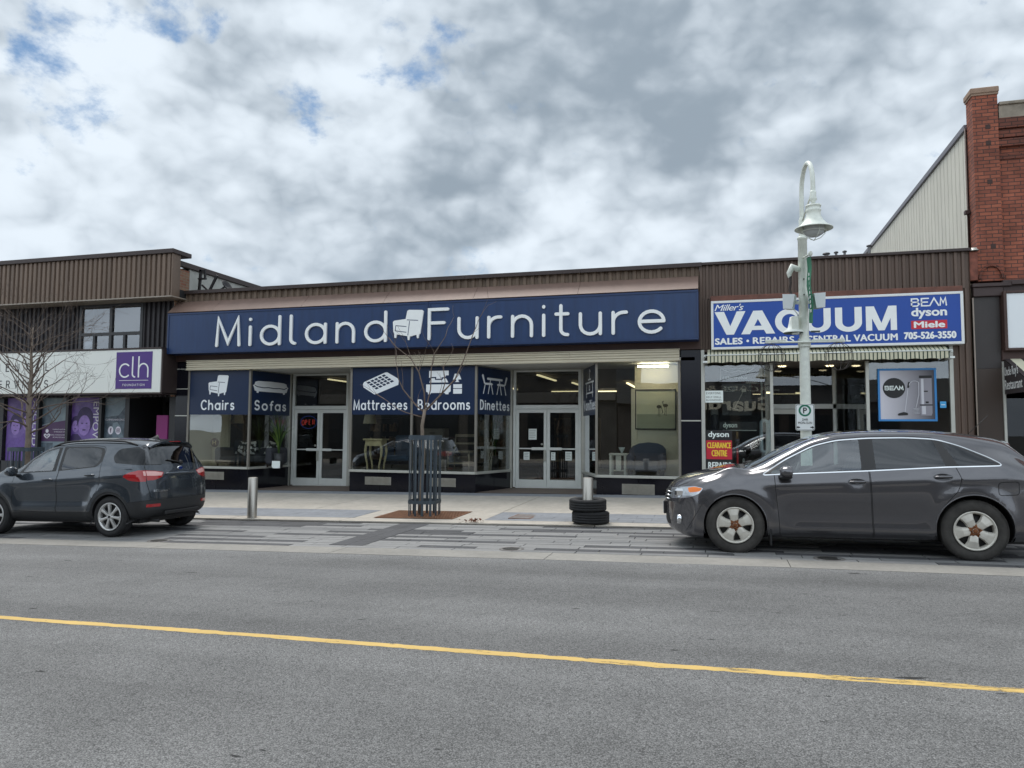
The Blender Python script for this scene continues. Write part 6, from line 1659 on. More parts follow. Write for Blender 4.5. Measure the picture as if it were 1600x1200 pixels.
limb([(-.02, 0, -.15), (-.35, -.12, -.05), (-.55, -.1, .03), (-.78, -.15, .20)], .011, .005, 2)
limb([(.30, .12, .32), (.42, .0, .55), (.40, -.05, .85)], .012, .005, 2)
mb.build('crown', M_TWIG, tr)
# larger bare tree at the left with a wide fan of fine twigs
lx, ly = -16.02, -4.15
lz = G(lx, ly)
lt = thing('street_tree', (lx, ly, lz), 'wide bare street tree with many fine twigs before the office building', 'tree')
mb = MB(); mb.tube([(lx+.02, ly, lz-.1), (lx, ly, lz+.8), (lx+.03, ly, lz+1.6), (lx-.01, ly, lz+2.4), (lx+.02, ly, lz+3.1), (lx-.02, ly, lz+3.7), (lx, ly, lz+4.3)], [.085, .075, .066, .055, .042, .028, .012], 10); mb.build('trunk', M_BARK, lt)
mb = MB(); rr = random.Random(31)
for k in range(42):
    h = 1.72+2.5*(k/41)**.9
    a = k*2.399+rr.random()*.5
    d = Vector((math.cos(a), math.sin(a)*.8, .18+.50*rr.random()+.35*(k/41))).normalized()
    grow(mb, Vector((lx, ly, lz+h)), d, (1.42-.75*(k/41))*(.8+.4*rr.random()), .022-.012*(k/41), 3, rr, .13, .05, (2, 3), .0030, .60, 38)
mb.build('crown', mat('fine_twig', hexc(96, 84, 76), .9), lt)
# ---- slatted metal guards
M_GUARD = mat('guard_grey', hexc(74, 84, 92), .5, .5, var=.12, vscale=5)
def guard(x, y, h, r, label, n=12):
    z = G(x, y)
    t = thing('tree_guard', (x, y, z), label, 'tree guard', 'slatted metal tree guards')
    def sq(k):                                             # rounded square plan
        a = 2*math.pi*k/n+.22; c, s = math.cos(a), math.sin(a); q = (abs(c)**4+abs(s)**4)**-.25
        return c*q*r, s*q*r, a
    for k in range(n):
        dx, dy, a = sq(k)
        mb = MB(Matrix.Translation((x+dx, y+dy, z)) @ Matrix.Rotation(a, 4, 'Z')); mb.box(-.006, .006, -.024, .024, .0, h, .002); mb.build('slat', M_GUARD, t)
    for (z0, z1, nm) in ((h-.085, h+.005, 'top_band'), (.235, .30, 'lower_band')):
        mb = MB(); m = 40; V = []
        for k in range(m):
            a = 2*math.pi*k/m; c, s = math.cos(a), math.sin(a); q = (abs(c)**4+abs(s)**4)**-.25
            for rr_, zz in ((r+.007, z0), (r+.018, z0), (r+.018, z1), (r+.007, z1)): V.append((x+c*q*rr_, y+s*q*rr_, z+zz))
        F = []
        for k in range(m):
            b, d = 4*k, 4*((k+1) % m)
            for i in range(4): F.append((b+i, b+(i+1) % 4, d+(i+1) % 4, d+i))
        mb.add(V, F); mb.build(nm, M_GUARD, t)
    return t
guard(-5.64, -4.42, 1.56, .27, 'slatted grey metal guard round the young tree before the furniture store')
guard(-16.05, -4.15, 1.40, .30, 'slatted grey metal guard round the wide bare tree behind the small SUV')
t = thing('tree_grate', (-5.62, -4.38, G(-5.62, -4.38)), 'rusty orange iron grate flush in the sidewalk under the young tree', 'tree grate')
M_RUST = mat('rust', hexc(112, 76, 52), .9, var=.3, vscale=7)
mb = MB(); gx0, gx1, gy0, gy1 = -6.44, -4.88, -4.96, -3.80
zf = lambda a, b: G(a, b)
for k in range(27):
    x = gx0+.03+k*(gx1-gx0-.06)/26
    mb.add([(x-.018, gy0, zf(x, gy0)+.006), (x+.018, gy0, zf(x, gy0)+.006), (x+.018, gy1, zf(x, gy1)+.006), (x-.018, gy1, zf(x, gy1)+.006), (x-.018, gy0, zf(x, gy0)-.03), (x+.018, gy0, zf(x, gy0)-.03), (x+.018, gy1, zf(x, gy1)-.03), (x-.018, gy1, zf(x, gy1)-.03)], [(0, 1, 2, 3), (0, 3, 7, 4), (1, 5, 6, 2)])
mb.build('bar', M_RUST, t)
mb = MB()
for k in range(7):
    y = gy0+.03+k*(gy1-gy0-.06)/6
    mb.add([(gx0, y-.03, zf(gx0, y)+.010), (gx1, y-.03, zf(gx1, y)+.010), (gx1, y+.03, zf(gx1, y)+.010), (gx0, y+.03, zf(gx0, y)+.010)], [(0, 1, 2, 3)])
for x in (gx0, gx1): mb.add([(x-.03, gy0, zf(x, gy0)+.009), (x+.03, gy0, zf(x, gy0)+.009), (x+.03, gy1, zf(x, gy1)+.009), (x-.03, gy1, zf(x, gy1)+.009)], [(0, 1, 2, 3)])
mb.build('cross_bar', M_RUST, t)
mb = MB(); mb.add([(gx0, gy0, zf(gx0, gy0)-.02), (gx1, gy0, zf(gx1, gy0)-.02), (gx1, gy1, zf(gx1, gy1)-.02), (gx0, gy1, zf(gx0, gy1)-.02)], [(0, 1, 2, 3)])
tag(mb.build('tree_pit_soil', mat('pit_soil', (.05, .038, .028), .95, var=.3, vscale=12)), kind='structure')
t = thing('stone_planter', (-17.2, -4.3, G(-17.2, -4.3)), 'low beige stone planter wall left of the slatted guard', 'planter')
z = G(-17.2, -4.3)
mb = MB()
for r_ in range(3):
    x = -20.0+.25*(r_ % 2)
    while x < -16.55: mb.box(x, min(x+.55, -16.5)-.008, -4.75, -3.9, z-.1+r_*.27, z-.1+r_*.27+.262, .012); x += .55
mb.build('stone_course', mat('beige_stone', hexc(196, 182, 156), .9, var=.15, vscale=5), t)
mb = MB(); mb.box(-20.05, -16.45, -4.80, -3.85, z+.712, z+.80, .012); mb.build('coping', mat('beige_coping', hexc(206, 196, 174), .9, var=.1, vscale=5), t)
# fallen leaves beside the grate
mb = MB(); rr = random.Random(5)
for k in range(26):
    x, y = -4.30+rr.gauss(0, .13), -5.28+rr.gauss(0, .05); z = G(x, y)+.012+rr.random()*.04; a = rr.random()*6.28; s = .02+.025*rr.random()
    u = Vector((math.cos(a), math.sin(a), rr.gauss(0, .5)))*s; w = Vector((-math.sin(a), math.cos(a), rr.gauss(0, .6)))*s*.6; p = Vector((x, y, z))
    mb.add([p-u, p-w, p+u, p+w], [(0, 1, 2, 3)])
tag(mb.build('dead_leaves', mat('dead_leaf', hexc(116, 78, 60), .9, var=.25, vscale=30)), 'small drift of dead brown leaves on the kerb', 'leaves', kind='stuff')

# ---- lamp post
M_POLE = mat('pole_white', hexc(216, 220, 210), .45, var=.06, vscale=2, var2=.10, v2scale=14)
px, py = 1.335, -5.0
pz = G(px, py)
lp = thing('street_lamp', (px, py, pz), 'tall white lamp post with bell shaded lantern hanging from a hooked arm', 'street lamp')
mb = MB(); mb.lathe([(.20, pz-.05), (.20, pz+.10), (.16, pz+.16), (.15, pz+.7), (.115, pz+.8)], (px, py, 0), n=24); mb.build('base', M_POLE, lp)
mb = MB(); mb.lathe([(.092, pz+.75), (.084, 2.0), (.077, 3.0), (.073, 4.66), (.084, 4.67), (.084, 4.70), (.060, 4.72)], (px, py, 0), n=12); mb.build('pole', M_POLE, lp)
ax_ = Vector((.16, -.99, 0)).normalized()                   # arm reaches over the kerb
def ap(s, z): return (px+ax_.x*s, py+ax_.y*s, z)
mb = MB(); mb.tube([ap(0, 4.70), ap(0, 5.05), ap(.0, 5.40)]+[ap(.33-.33*math.cos(R(a)), 5.42+.42*math.sin(R(a))) for a in range(10, 181, 12)]+[ap(.66, 5.30), ap(.66, 5.26)], .036, 12)
mb.tube([ap(0, 4.95), ap(.66, 5.32)], .014, 8); mb.lathe([(.052, 4.70), (.052, 5.0), (.038, 5.04)], (px, py, 0), n=14); mb.build('arm', M_POLE, lp)
hx, hy, _ = ap(.66, 0)
mb = MB(); mb.lathe([(.001, 5.30), (.035, 5.29), (.05, 5.25), (.045, 5.2), (.055, 5.16), (.055, 5.13), (.03, 5.10), (.03, 5.08)], (hx, hy, 0), n=18); mb.build('finial', M_POLE, lp)
mb = MB(); prof = [(.001, 5.08), (.115, 5.075), (.120, 5.055), (.105, 5.045), (.105, 5.01), (.115, 5.00), (.115, 4.98), (.105, 4.965), (.110, 4.90), (.150, 4.82), (.215, 4.745), (.285, 4.705), (.288, 4.69), (.275, 4.69), (.20, 4.73), (.14, 4.80), (.10, 4.90)]
prof = [(a_, b_-.03) for a_, b_ in prof]
mb.lathe(prof, (hx, hy, 0), n=36); mb.build('lamp_shade', M_POLE, lp)
mb = MB(); mb.lathe([(.165, 4.70), (.170, 4.65), (.145, 4.585), (.08, 4.545), (.001, 4.53)], (hx, hy, 0), n=24); mb.build('lens', mat('lamp_lens', hexc(186, 190, 190), .15), lp)
mb = MB()
for k in range(4):
    a = math.pi/2*k+.35; mb.tube([(hx+.17*math.cos(a), hy+.17*math.sin(a), 4.69), (hx+.185*math.cos(a), hy+.185*math.sin(a), 4.60), (hx+.11*math.cos(a), hy+.11*math.sin(a), 4.525), (hx, hy, 4.48)], .006, 6)
mb.tube([(hx+.188*math.cos(R(a)), hy+.188*math.sin(R(a)), 4.62) for a in range(0, 361, 15)], .006, 6); mb.build('lens_cage', M_POLE, lp)
mb = MB(); mb.tube([(px-.62, py-.12, 2.935), (px+.60, py-.12, 2.925)], .018, 8); mb.box(px-.62, px-.30, py-.135, py-.105, 2.955, 2.975); mb.box(px+.10, px+.60, py-.135, py-.105, 2.945, 2.965); mb.lathe([(.10, 2.86), (.10, 2.99)], (px, py, 0), n=16); mb.build('basket_arm', M_POLE, lp)
mb = MB()
for z in (3.98, 3.72): mb.lathe([(.0, -.11), (.013, -.11), (.013, -.09)], (px, py, z), 'Y', 10)
mb.build('bolt', mat('bolt_grey', hexc(120, 124, 116), .5, .5), lp)
# power box, cabling and small junctions on the pole
t = thing('pole_socket_box', (px-.16, py-.08, 3.07), 'white weatherproof socket box with bell shaped cover on the lamp post', 'socket box')
mb = MB(); mb.box(px-.20, px-.085, py-.15, py-.03, 3.06, 3.36, .015); mb.build('box', M_POLE, t)
mb = MB(); mb.lathe([(.16, 3.10), (.155, 3.125), (.09, 3.17), (.07, 3.26), (.05, 3.36), (.001, 3.38)], (px-.17, py-.02, 0), n=20); mb.build('cover', mat('cover_white', hexc(222, 226, 220), .5), t)
mb = MB(); mb.lathe([(.16, 3.10), (.15, 3.085), (.05, 3.08)], (px-.17, py-.02, 0), n=20); mb.box(px+.10, px+.24, py-.06, py+.02, 3.10, 3.12); mb.build('rim', mat('rim_green', hexc(70, 80, 72), .6), t)
mb = MB(); mb.tube([(px-.10, py-.09, 3.64), (px-.20, py-.12, 3.56), (px-.14, py-.12, 3.44), (px-.09, py-.12, 3.36)], .008, 6); mb.build('cable', mat('cable_white', hexc(200, 204, 198), .6), t)
t = thing('pole_receptacle', (px-.16, py, 4.05), 'white receptacle with dangling dark cord high on the lamp post', 'receptacle')
mb = MB(); mb.tube([(px-.09, py-.05, 4.16), (px-.17, py-.06, 4.20), (px-.22, py-.06, 4.10), (px-.22, py-.06, 4.04)], [.05, .06, .045, .03], 10, dome=True); mb.build('hood', M_POLE, t)
mb = MB(); mb.tube([(px-.21, py-.06, 4.04), (px-.20, py-.05, 3.92), (px-.22, py-.05, 3.82), (px-.17, py-.05, 3.68), (px-.14, py-.06, 3.60)], [.030, .018, .024, .014, .014], 8); mb.build('cord', mat('cord_dark', hexc(56, 46, 42), .7), t)
def speaker(x, s, label):
    t = thing('outdoor_speaker', (x, py-.10, 3.47), label, 'speaker', 'outdoor speakers on the lamp post')
    mb = MB(Matrix.Translation((x, py-.10, 3.60)) @ Matrix.Rotation(R(22*s), 4, 'Z') @ Matrix.Rotation(R(-6*s), 4, 'Y'))
    V = []
    for (z, w, d0, d1) in ((-.12, .075, -.09, .08), (.12, .10, -.11, .10)):
        V += [(-w, d0, z), (w, d0, z), (w*.7, d1, z), (-w*.7, d1, z)]
    mb.add(V, [(3, 2, 1, 0), (4, 5, 6, 7), (0, 1, 5, 4), (1, 2, 6, 5), (2, 3, 7, 6), (3, 0, 4, 7)]); mb.build('cabinet', mat('speaker_white', hexc(208, 214, 214), .55), t)
    mb = MB(); mb.bar((x, py-.05, 3.60), (px, py, 3.60), .03, .05); mb.build('bracket', M_POLE, t)
speaker(px-.22, -1, 'white wedge speaker on the left side of the lamp post')
speaker(px+.20, 1, 'white wedge speaker on the right side of the lamp post, partly behind the banner')
# green banner seen nearly edge on
t = thing('street_banner', (px+.02, py-.12, 3.15), 'green street banner seen nearly edge on, hanging from the lamp post', 'banner')
M_BAN = mat('banner_green', hexc(44, 116, 88), .7, var=.15, vscale=8)
mb = MB(); n_ = 14; V = []
for j in range(n_+1):
    z = 4.28-j*(1.08/n_); sway = .10*(j/n_)**1.5
    for i in range(5):
        s = .11+.34*i/4*(1-.25*(j/n_)); V.append((px+.045+.012*math.sin(j*.8)+.03*i/4+sway*.35, py-s, z+.04*(1-i/4)))
mb.smooth = True; mb.add(V, [(j*5+i, j*5+i+1, j*5+i+6, j*5+i+5) for j in range(n_) for i in range(4)]); mb.build('cloth', M_BAN, t)
mb = MB()
for j in range(9):
    z = 4.02-j*.075; k = 2+j*.97; sw = .10*((4.28-z)/1.08)**1.5
    mb.box(px+.052+sw*.35, px+.064+sw*.35, py-.30, py-.24, z-.026, z+.02)
mb.build('banner_print', M_WHITE, t)
mb = MB(); mb.tube([(px, py-.08, 4.34), (px+.06, py-.50, 4.30)], .014, 8); mb.lathe([(.001, 4.345), (.028, 4.33), (.036, 4.30), (.028, 4.27), (.001, 4.255)], (px+.062, py-.52, 0), n=12); mb.build('banner_arm', M_POLE, t)
# parking sign
t = thing('parking_sign', (px, py-.13, 1.47), 'white parking sign with green ring and P fixed to the lamp post', 'sign')
x0, x1, z0, z1 = 1.165, 1.455, 1.475, 1.905; y = py-.125
def rrect(a, b, c, d, r, n=5):
    P = []
    for (cx_, cz, a0) in ((b-r, d-r, 0), (a+r, d-r, 90), (a+r, c+r, 180), (b-r, c+r, 270)): P += [(cx_+r*math.cos(R(a0+90*i/n)), cz+r*math.sin(R(a0+90*i/n))) for i in range(n+1)]
    return P
mb = MB(); mb.prism(rrect(x0, x1, z0, z1, .03), y, y+.006); mb.build('plate', mat('sign_plate_white', hexc(232, 236, 234), .45), t)
mb = MB(); 
o_, i_ = rrect(x0+.007, x1-.007, z0+.007, z1-.007, .025), rrect(x0+.014, x1-.014, z0+.014, z1-.014, .02)
V = [(p[0], y-.002, p[1]) for p in o_]+[(p[0], y-.002, p[1]) for p in i_]; m_ = len(o_)
mb.add(V, [(i, (i+1) % m_, m_+(i+1) % m_, m_+i) for i in range(m_)])
put_text(mb, 'P', 1.282, 1.342, 1.755, 1.850, y-.003, bold=.022); put_text(mb, '2HR', 1.265, 1.355, 1.635, 1.672, y-.002, bold=.015, spacing=1.1); put_text(mb, 'MON-SUN', 1.205, 1.415, 1.583, 1.620, y-.002, bold=.02, spacing=1.1)
for s in (-1, 1):
    c_ = 1.31+s*.105; mb.prism([(c_+s*.028, 1.528), (c_+s*.0, 1.552), (c_, 1.537), (c_-s*.025, 1.537), (c_-s*.025, 1.519), (c_, 1.519), (c_, 1.504)], y-.003, y-.001)
mb.build('lettering', M_BLK, t)
mb = MB(); ribbon(mb, ring(1.31, 1.802, .082, .082, 32), .014, y-.003, y); mb.build('green_ring', mat('sign_green', hexc(22, 110, 84), .5), t)
mb = MB(); mb.box(1.30, 1.33, y+.006, py-.09, 1.55, 1.58); mb.box(1.30, 1.33, y+.006, py-.09, 1.80, 1.83); mb.build('bracket', M_STEEL, t)
def basket(x, label):
    t = thing('basket_frame', (x, py-.12, 2.44), label, 'hanging basket', 'empty wire basket globes on the lamp post')
    mb = MB(); c = Vector((x, py-.12, 2.68)); r_ = .215
    for k in range(10):
        a = math.pi*2*k/10; mb.tube([c+Vector((math.cos(a)*r_*math.sin(q), math.sin(a)*r_*math.sin(q), -r_*math.cos(q)*1.05)) for q in [math.pi*j/12 for j in range(13)]], .0042, 5)
    for hh in (-.09, .07):
        q = math.sqrt(r_**2-hh**2); mb.tube([c+Vector((math.cos(R(a))*q, math.sin(R(a))*q, hh)) for a in range(0, 361, 20)], .0042, 5)
    mb.build('wire_globe', mat('wire_dark', hexc(50, 46, 44), .6, .4), t)
    mb = MB(); mb.tube([c+Vector((0, 0, .225)), c+Vector((0, 0, .262))], .007, 6); mb.build('hook', M_STEEL, t)
basket(.81, 'empty wire basket globe hanging left of the lamp post')
basket(1.84, 'empty wire basket globe hanging right of the lamp post')

# ---- small things on the roofs
def roofbits():
    t = thing('roof_antenna', (-15.02, .55, 5.34), 'dark bracket with small dish and arms on the store roof beside the office wall', 'antenna')
    z = 5.34; x = -15.02; y = .55
    M_A = mat('antenna_dark', hexc(46, 44, 46), .6, .3)
    mb = MB(); mb.bar((x-.12, y, z), (x-.06, y, z+.92), .07, .06); mb.bar((x-.10, y, z+.9), (x+.10, y, z+.86), .06); mb.bar((x+.10, y, z+.62), (x+.08, y, z+.92), .05); mb.box(x-.13, x+.12, y-.05, y+.05, z+.62, z+.66); mb.box(x-.2, x+.2, y-.2, y+.2, z, z+.03); mb.build('mast', M_A, t)
    mb = MB(); mb.bar((x+.15, y, z+.05), (x+.52, y, z+.72), .06); mb.bar((x+.0, y, z+.45), (x+.30, y, z+.2), .05); mb.build('brace', M_A, t)
    mb = MB(Matrix.Translation((x+.82, y, z+.36)) @ Matrix.Rotation(R(55), 4, 'Y')); mb.lathe([(.001, 0), (.12, .02), (.20, .07), (.19, .085), (.11, .035), (.001, .015)], n=18); mb.build('dish', M_A, t)
    mb = MB(); mb.bar((x+.35, y, z+.1), (x+.80, y, z+.36), .04); mb.box(x+.25, x+1.05, y-.1, y+.1, z, z+.03); mb.build('foot', M_A, t)
roofbits()
def vent(x, y, h, r, label):
    z = 5.33
    t = thing('roof_vent', (x, y, z), label, 'roof vent', 'small pipes on the roofs')
    mb = MB(); mb.lathe([(r, z), (r, z+h-.05)], (x, y, 0), n=12); mb.build('pipe', mat('vent_grey', hexc(120, 120, 122), .6, .3), t)
    mb = MB(); mb.lathe([(r*1.9, z+h-.05), (r*1.7, z+h-.02), (.001, z+h)], (x, y, 0), n=12); mb.build('cowl', mat('vent_dark', hexc(70, 68, 70), .6, .3), t)
for i, (x, y, h, r) in enumerate(((2.62, 2, .72, .05), (2.85, 2.0, .74, .03), (3.05, 2.0, .75, .03), (3.62, 2, .86, .035), (-7.55, 2, .62, .035), (-3.55, 2.0, .62, .03))):
    vent(x, y, h, r, ('short dark pipe on the vacuum shop roof, leftmost of three close together', 'thin capped pipe between two others on the vacuum shop roof', 'thin capped pipe rightmost of the close group on the vacuum shop roof', 'taller pipe near the cream siding on the vacuum shop roof', 'small pipe above the parapet over the armchair emblem', 'small pipe above the parapet near the right end of the furniture store')[i])

# ================================================================ CARS
def pchip(pts, x):
    """smooth monotone interpolation through (x, value) pairs"""
    if x <= pts[0][0]: return pts[0][1]
    if x >= pts[-1][0]: return pts[-1][1]
    n = len(pts)
    h = [pts[i+1][0]-pts[i][0] for i in range(n-1)]; d = [(pts[i+1][1]-pts[i][1])/h[i] for i in range(n-1)]
    def m(i):
        if i == 0: return d[0]
        if i == n-1: return d[-1]
        if d[i-1]*d[i] <= 0: return 0.0
        w1, w2 = 2*h[i]+h[i-1], h[i]+2*h[i-1]
        return (w1+w2)/(w1/d[i-1]+w2/d[i])
    for i in range(n-1):
        if x <= pts[i+1][0]:
            t = (x-pts[i][0])/h[i]; t2, t3 = t*t, t*t*t
            return (2*t3-3*t2+1)*pts[i][1]+(t3-2*t2+t)*h[i]*m(i)+(-2*t3+3*t2)*pts[i+1][1]+(t3-t2)*h[i]*m(i+1)
def catmull(P, counts):
    out = [Vector(P[0])]
    for i in range(len(P)-1):
        p1, p2 = Vector(P[i]), Vector(P[i+1])
        p0 = Vector(P[i-1]) if i else p1*2-p2
        p3 = Vector(P[i+2]) if i+2 < len(P) else p2*2-p1
        t0 = 0; a = max((p1-p0).length, 1e-4)**.5; b = max((p2-p1).length, 1e-4)**.5; c = max((p3-p2).length, 1e-4)**.5
        t1, t2, t3 = a, a+b, a+b+c
        for k in range(1, counts[i]+1):
            t = t1+(t2-t1)*k/counts[i]
            A1 = p0*((t1-t)/(t1-t0))+p1*((t-t0)/(t1-t0)); A2 = p1*((t2-t)/(t2-t1))+p2*((t-t1)/(t2-t1)); A3 = p2*((t3-t)/(t3-t2))+p3*((t-t2)/(t3-t2))
            B1 = A1*((t2-t)/(t2-t0))+A2*((t-t0)/(t2-t0)); B2 = A2*((t3-t)/(t3-t1))+A3*((t-t1)/(t3-t1))
            out.append(B1*((t2-t)/(t2-t1))+B2*((t-t1)/(t2-t1)))
    return out
CNT = [6, 5, 3, 5, 5, 4, 8, 3, 3, 4, 4]
KB, KS = 11, 28
def section(P, x):
    g = lambda k: pchip(P[k], x)
    zb, zt, zs, zr, w, wr = g('zb'), g('zt'), g('zs'), g('zr'), g('w'), g('wr')
    zm = zb+(zs-zb)*.52; H = zs-zb
    C = [(0, zb), (.55*w, zb), (w-.11, zb+.005), (w-.035, zb+min(.10, H*.16)), (w, zm), (w-.012, zs-.26*H*.6), (w-.055, zs),
         (wr+.035, zr-.05*min(1, (zr-zs)/.25+.15)), (wr, zr), (wr-.10, zr+(zt-zr)*.50), (.5*wr, zr+(zt-zr)*.86), (0, zt)]
    pts = catmull([(a, b) for a, b in C], CNT)
    r = P['round']; L = P['L']
    for e, xx in ((0, x), (1, L-x)):
        if xx < r:
            d = r-math.sqrt(max(0, r*r-(r-xx)**2)); zc = (zb+zt)/2; k1 = 1-d/w; k2 = 1-d/((zt-zb)/2)
            pts = [Vector((p.x*k1, zc+(p.y-zc)*k2)) for p in pts]
    return pts
def car_shape(P):
    L = P['L']; r = P['round']
    xs = [r*(1-math.cos(math.pi/2*i/5)) for i in range(6)]
    n = 118
    xs += [r+(L-2*r)*i/n for i in range(1, n)] + [L-r*(1-math.cos(math.pi/2*i/5)) for i in range(5, -1, -1)]
    disp = P['disp']; m = KB+KS+KB
    def place(x, y, z, w):
        s = abs(y)/max(w, .1)
        x2 = x+P['kf']*s**P['pf']*math.exp(-x/P['lf'])-P['kr']*s**P['pr']*math.exp(-(L-x)/P['lr'])
        return Vector((x2, y, z))
    V = []; rings = []
    for x in xs:
        half = section(P, x); w = pchip(P['w'], x)
        pts = []
        for k, p in enumerate(half):
            y, z = p.x, p.y
            if KB-1 <= k <= KB+KS-4: y += disp(x, z)*min(1, (k-KB+2)/3)
            pts.append((y, z))
        ring = [place(x, a, b, w) for a, b in pts]+[place(x, -a, b, w) for a, b in pts[-2:0:-1]]
        rings.append(range(len(V), len(V)+len(ring))); V += ring
    F = []; M = 2*m
    for a, b in zip(rings[:-1], rings[1:]):
        for k in range(M): F.append((a[k], b[k], b[(k+1) % M], a[(k+1) % M]))
    for ring, end in ((rings[0], 0), (rings[-1], 1)):
        R_ = [V[i] for i in ring]
        # boundary: bottom (22), right side +y (28), top, left side
        bot = [ring[(i-KB) % M] for i in range(2*KB+1)]                 # -y .. +y
        rgt = [ring[KB+i] for i in range(KS+1)]
        top = [ring[(KB+KS+2*KB-i) % M] for i in range(2*KB+1)]          # -y .. +y
        lft = [ring[(-KB-i) % M] for i in range(KS+1)]
        nu, nv = 2*KB, KS
        idx = {}
        for j in range(nv+1):
            for i in range(nu+1):
                if j == 0: idx[i, j] = bot[i]; continue
                if j == nv: idx[i, j] = top[i]; continue
                if i == 0: idx[i, j] = lft[j]; continue
                if i == nu: idx[i, j] = rgt[j]; continue
                u, v = i/nu, j/nv
                p = (V[bot[i]]*(1-v)+V[top[i]]*v+V[lft[j]]*(1-u)+V[rgt[j]]*u
                     -(V[bot[0]]*(1-u)*(1-v)+V[bot[nu]]*u*(1-v)+V[top[0]]*(1-u)*v+V[top[nu]]*u*v))
                x = 0 if end == 0 else L
                q = place(x, p.y, p.z, pchip(P['w'], x))
                idx[i, j] = len(V); V.append(q)
        for j in range(nv):
            for i in range(nu):
                q = (idx[i, j], idx[i+1, j], idx[i+1, j+1], idx[i, j+1])
                F.append(tuple(reversed(q)) if end == 0 else q)
    return V, F
def inpoly(p, poly):
    c = False; n = len(poly); j = n-1
    for i in range(n):
        a, b = poly[i], poly[j]
        if (a[1] > p[1]) != (b[1] > p[1]) and p[0] < (b[0]-a[0])*(p[1]-a[1])/(b[1]-a[1])+a[0]: c = not c
        j = i
    return c
def roundp(poly, r, n=4):
    out = []
    m = len(poly)
    for i in range(m):
        p = Vector(poly[i]); a = Vector(poly[i-1])-p; b = Vector(poly[(i+1) % m])-p
        rr = r if not isinstance(r, (list, tuple)) else r[i]
        q = min(rr, a.length*.45, b.length*.45)
        if q < 1e-4: out.append(tuple(p)); continue
        s, e = p+a.normalized()*q, p+b.normalized()*q
        for k in range(n+1):
            t = k/n; out.append(tuple(s*(1-t)**2+p*2*t*(1-t)+e*t*t))
    return out
def offsetp(poly, d):
    """grow (d>0) or shrink a polygon"""
    n = len(poly)
    ar = sum(poly[i][0]*poly[(i+1) % n][1]-poly[(i+1) % n][0]*poly[i][1] for i in range(n))
    s = 1 if ar > 0 else -1
    out = []
    for i in range(n):
        p = Vector(poly[i]); a = (p-Vector(poly[i-1])); b = (Vector(poly[(i+1) % n])-p)
        if a.length < 1e-6: a = b
        if b.length < 1e-6: b = a
        a.normalize(); b.normalize()
        n1, n2 = Vector((a.y, -a.x))*s, Vector((b.y, -b.x))*s
        m_ = (n1+n2); m_ = m_.normalized() if m_.length > 1e-5 else n1
        out.append(tuple(p+m_*d/max(.5, m_.dot(n1))))
    return out
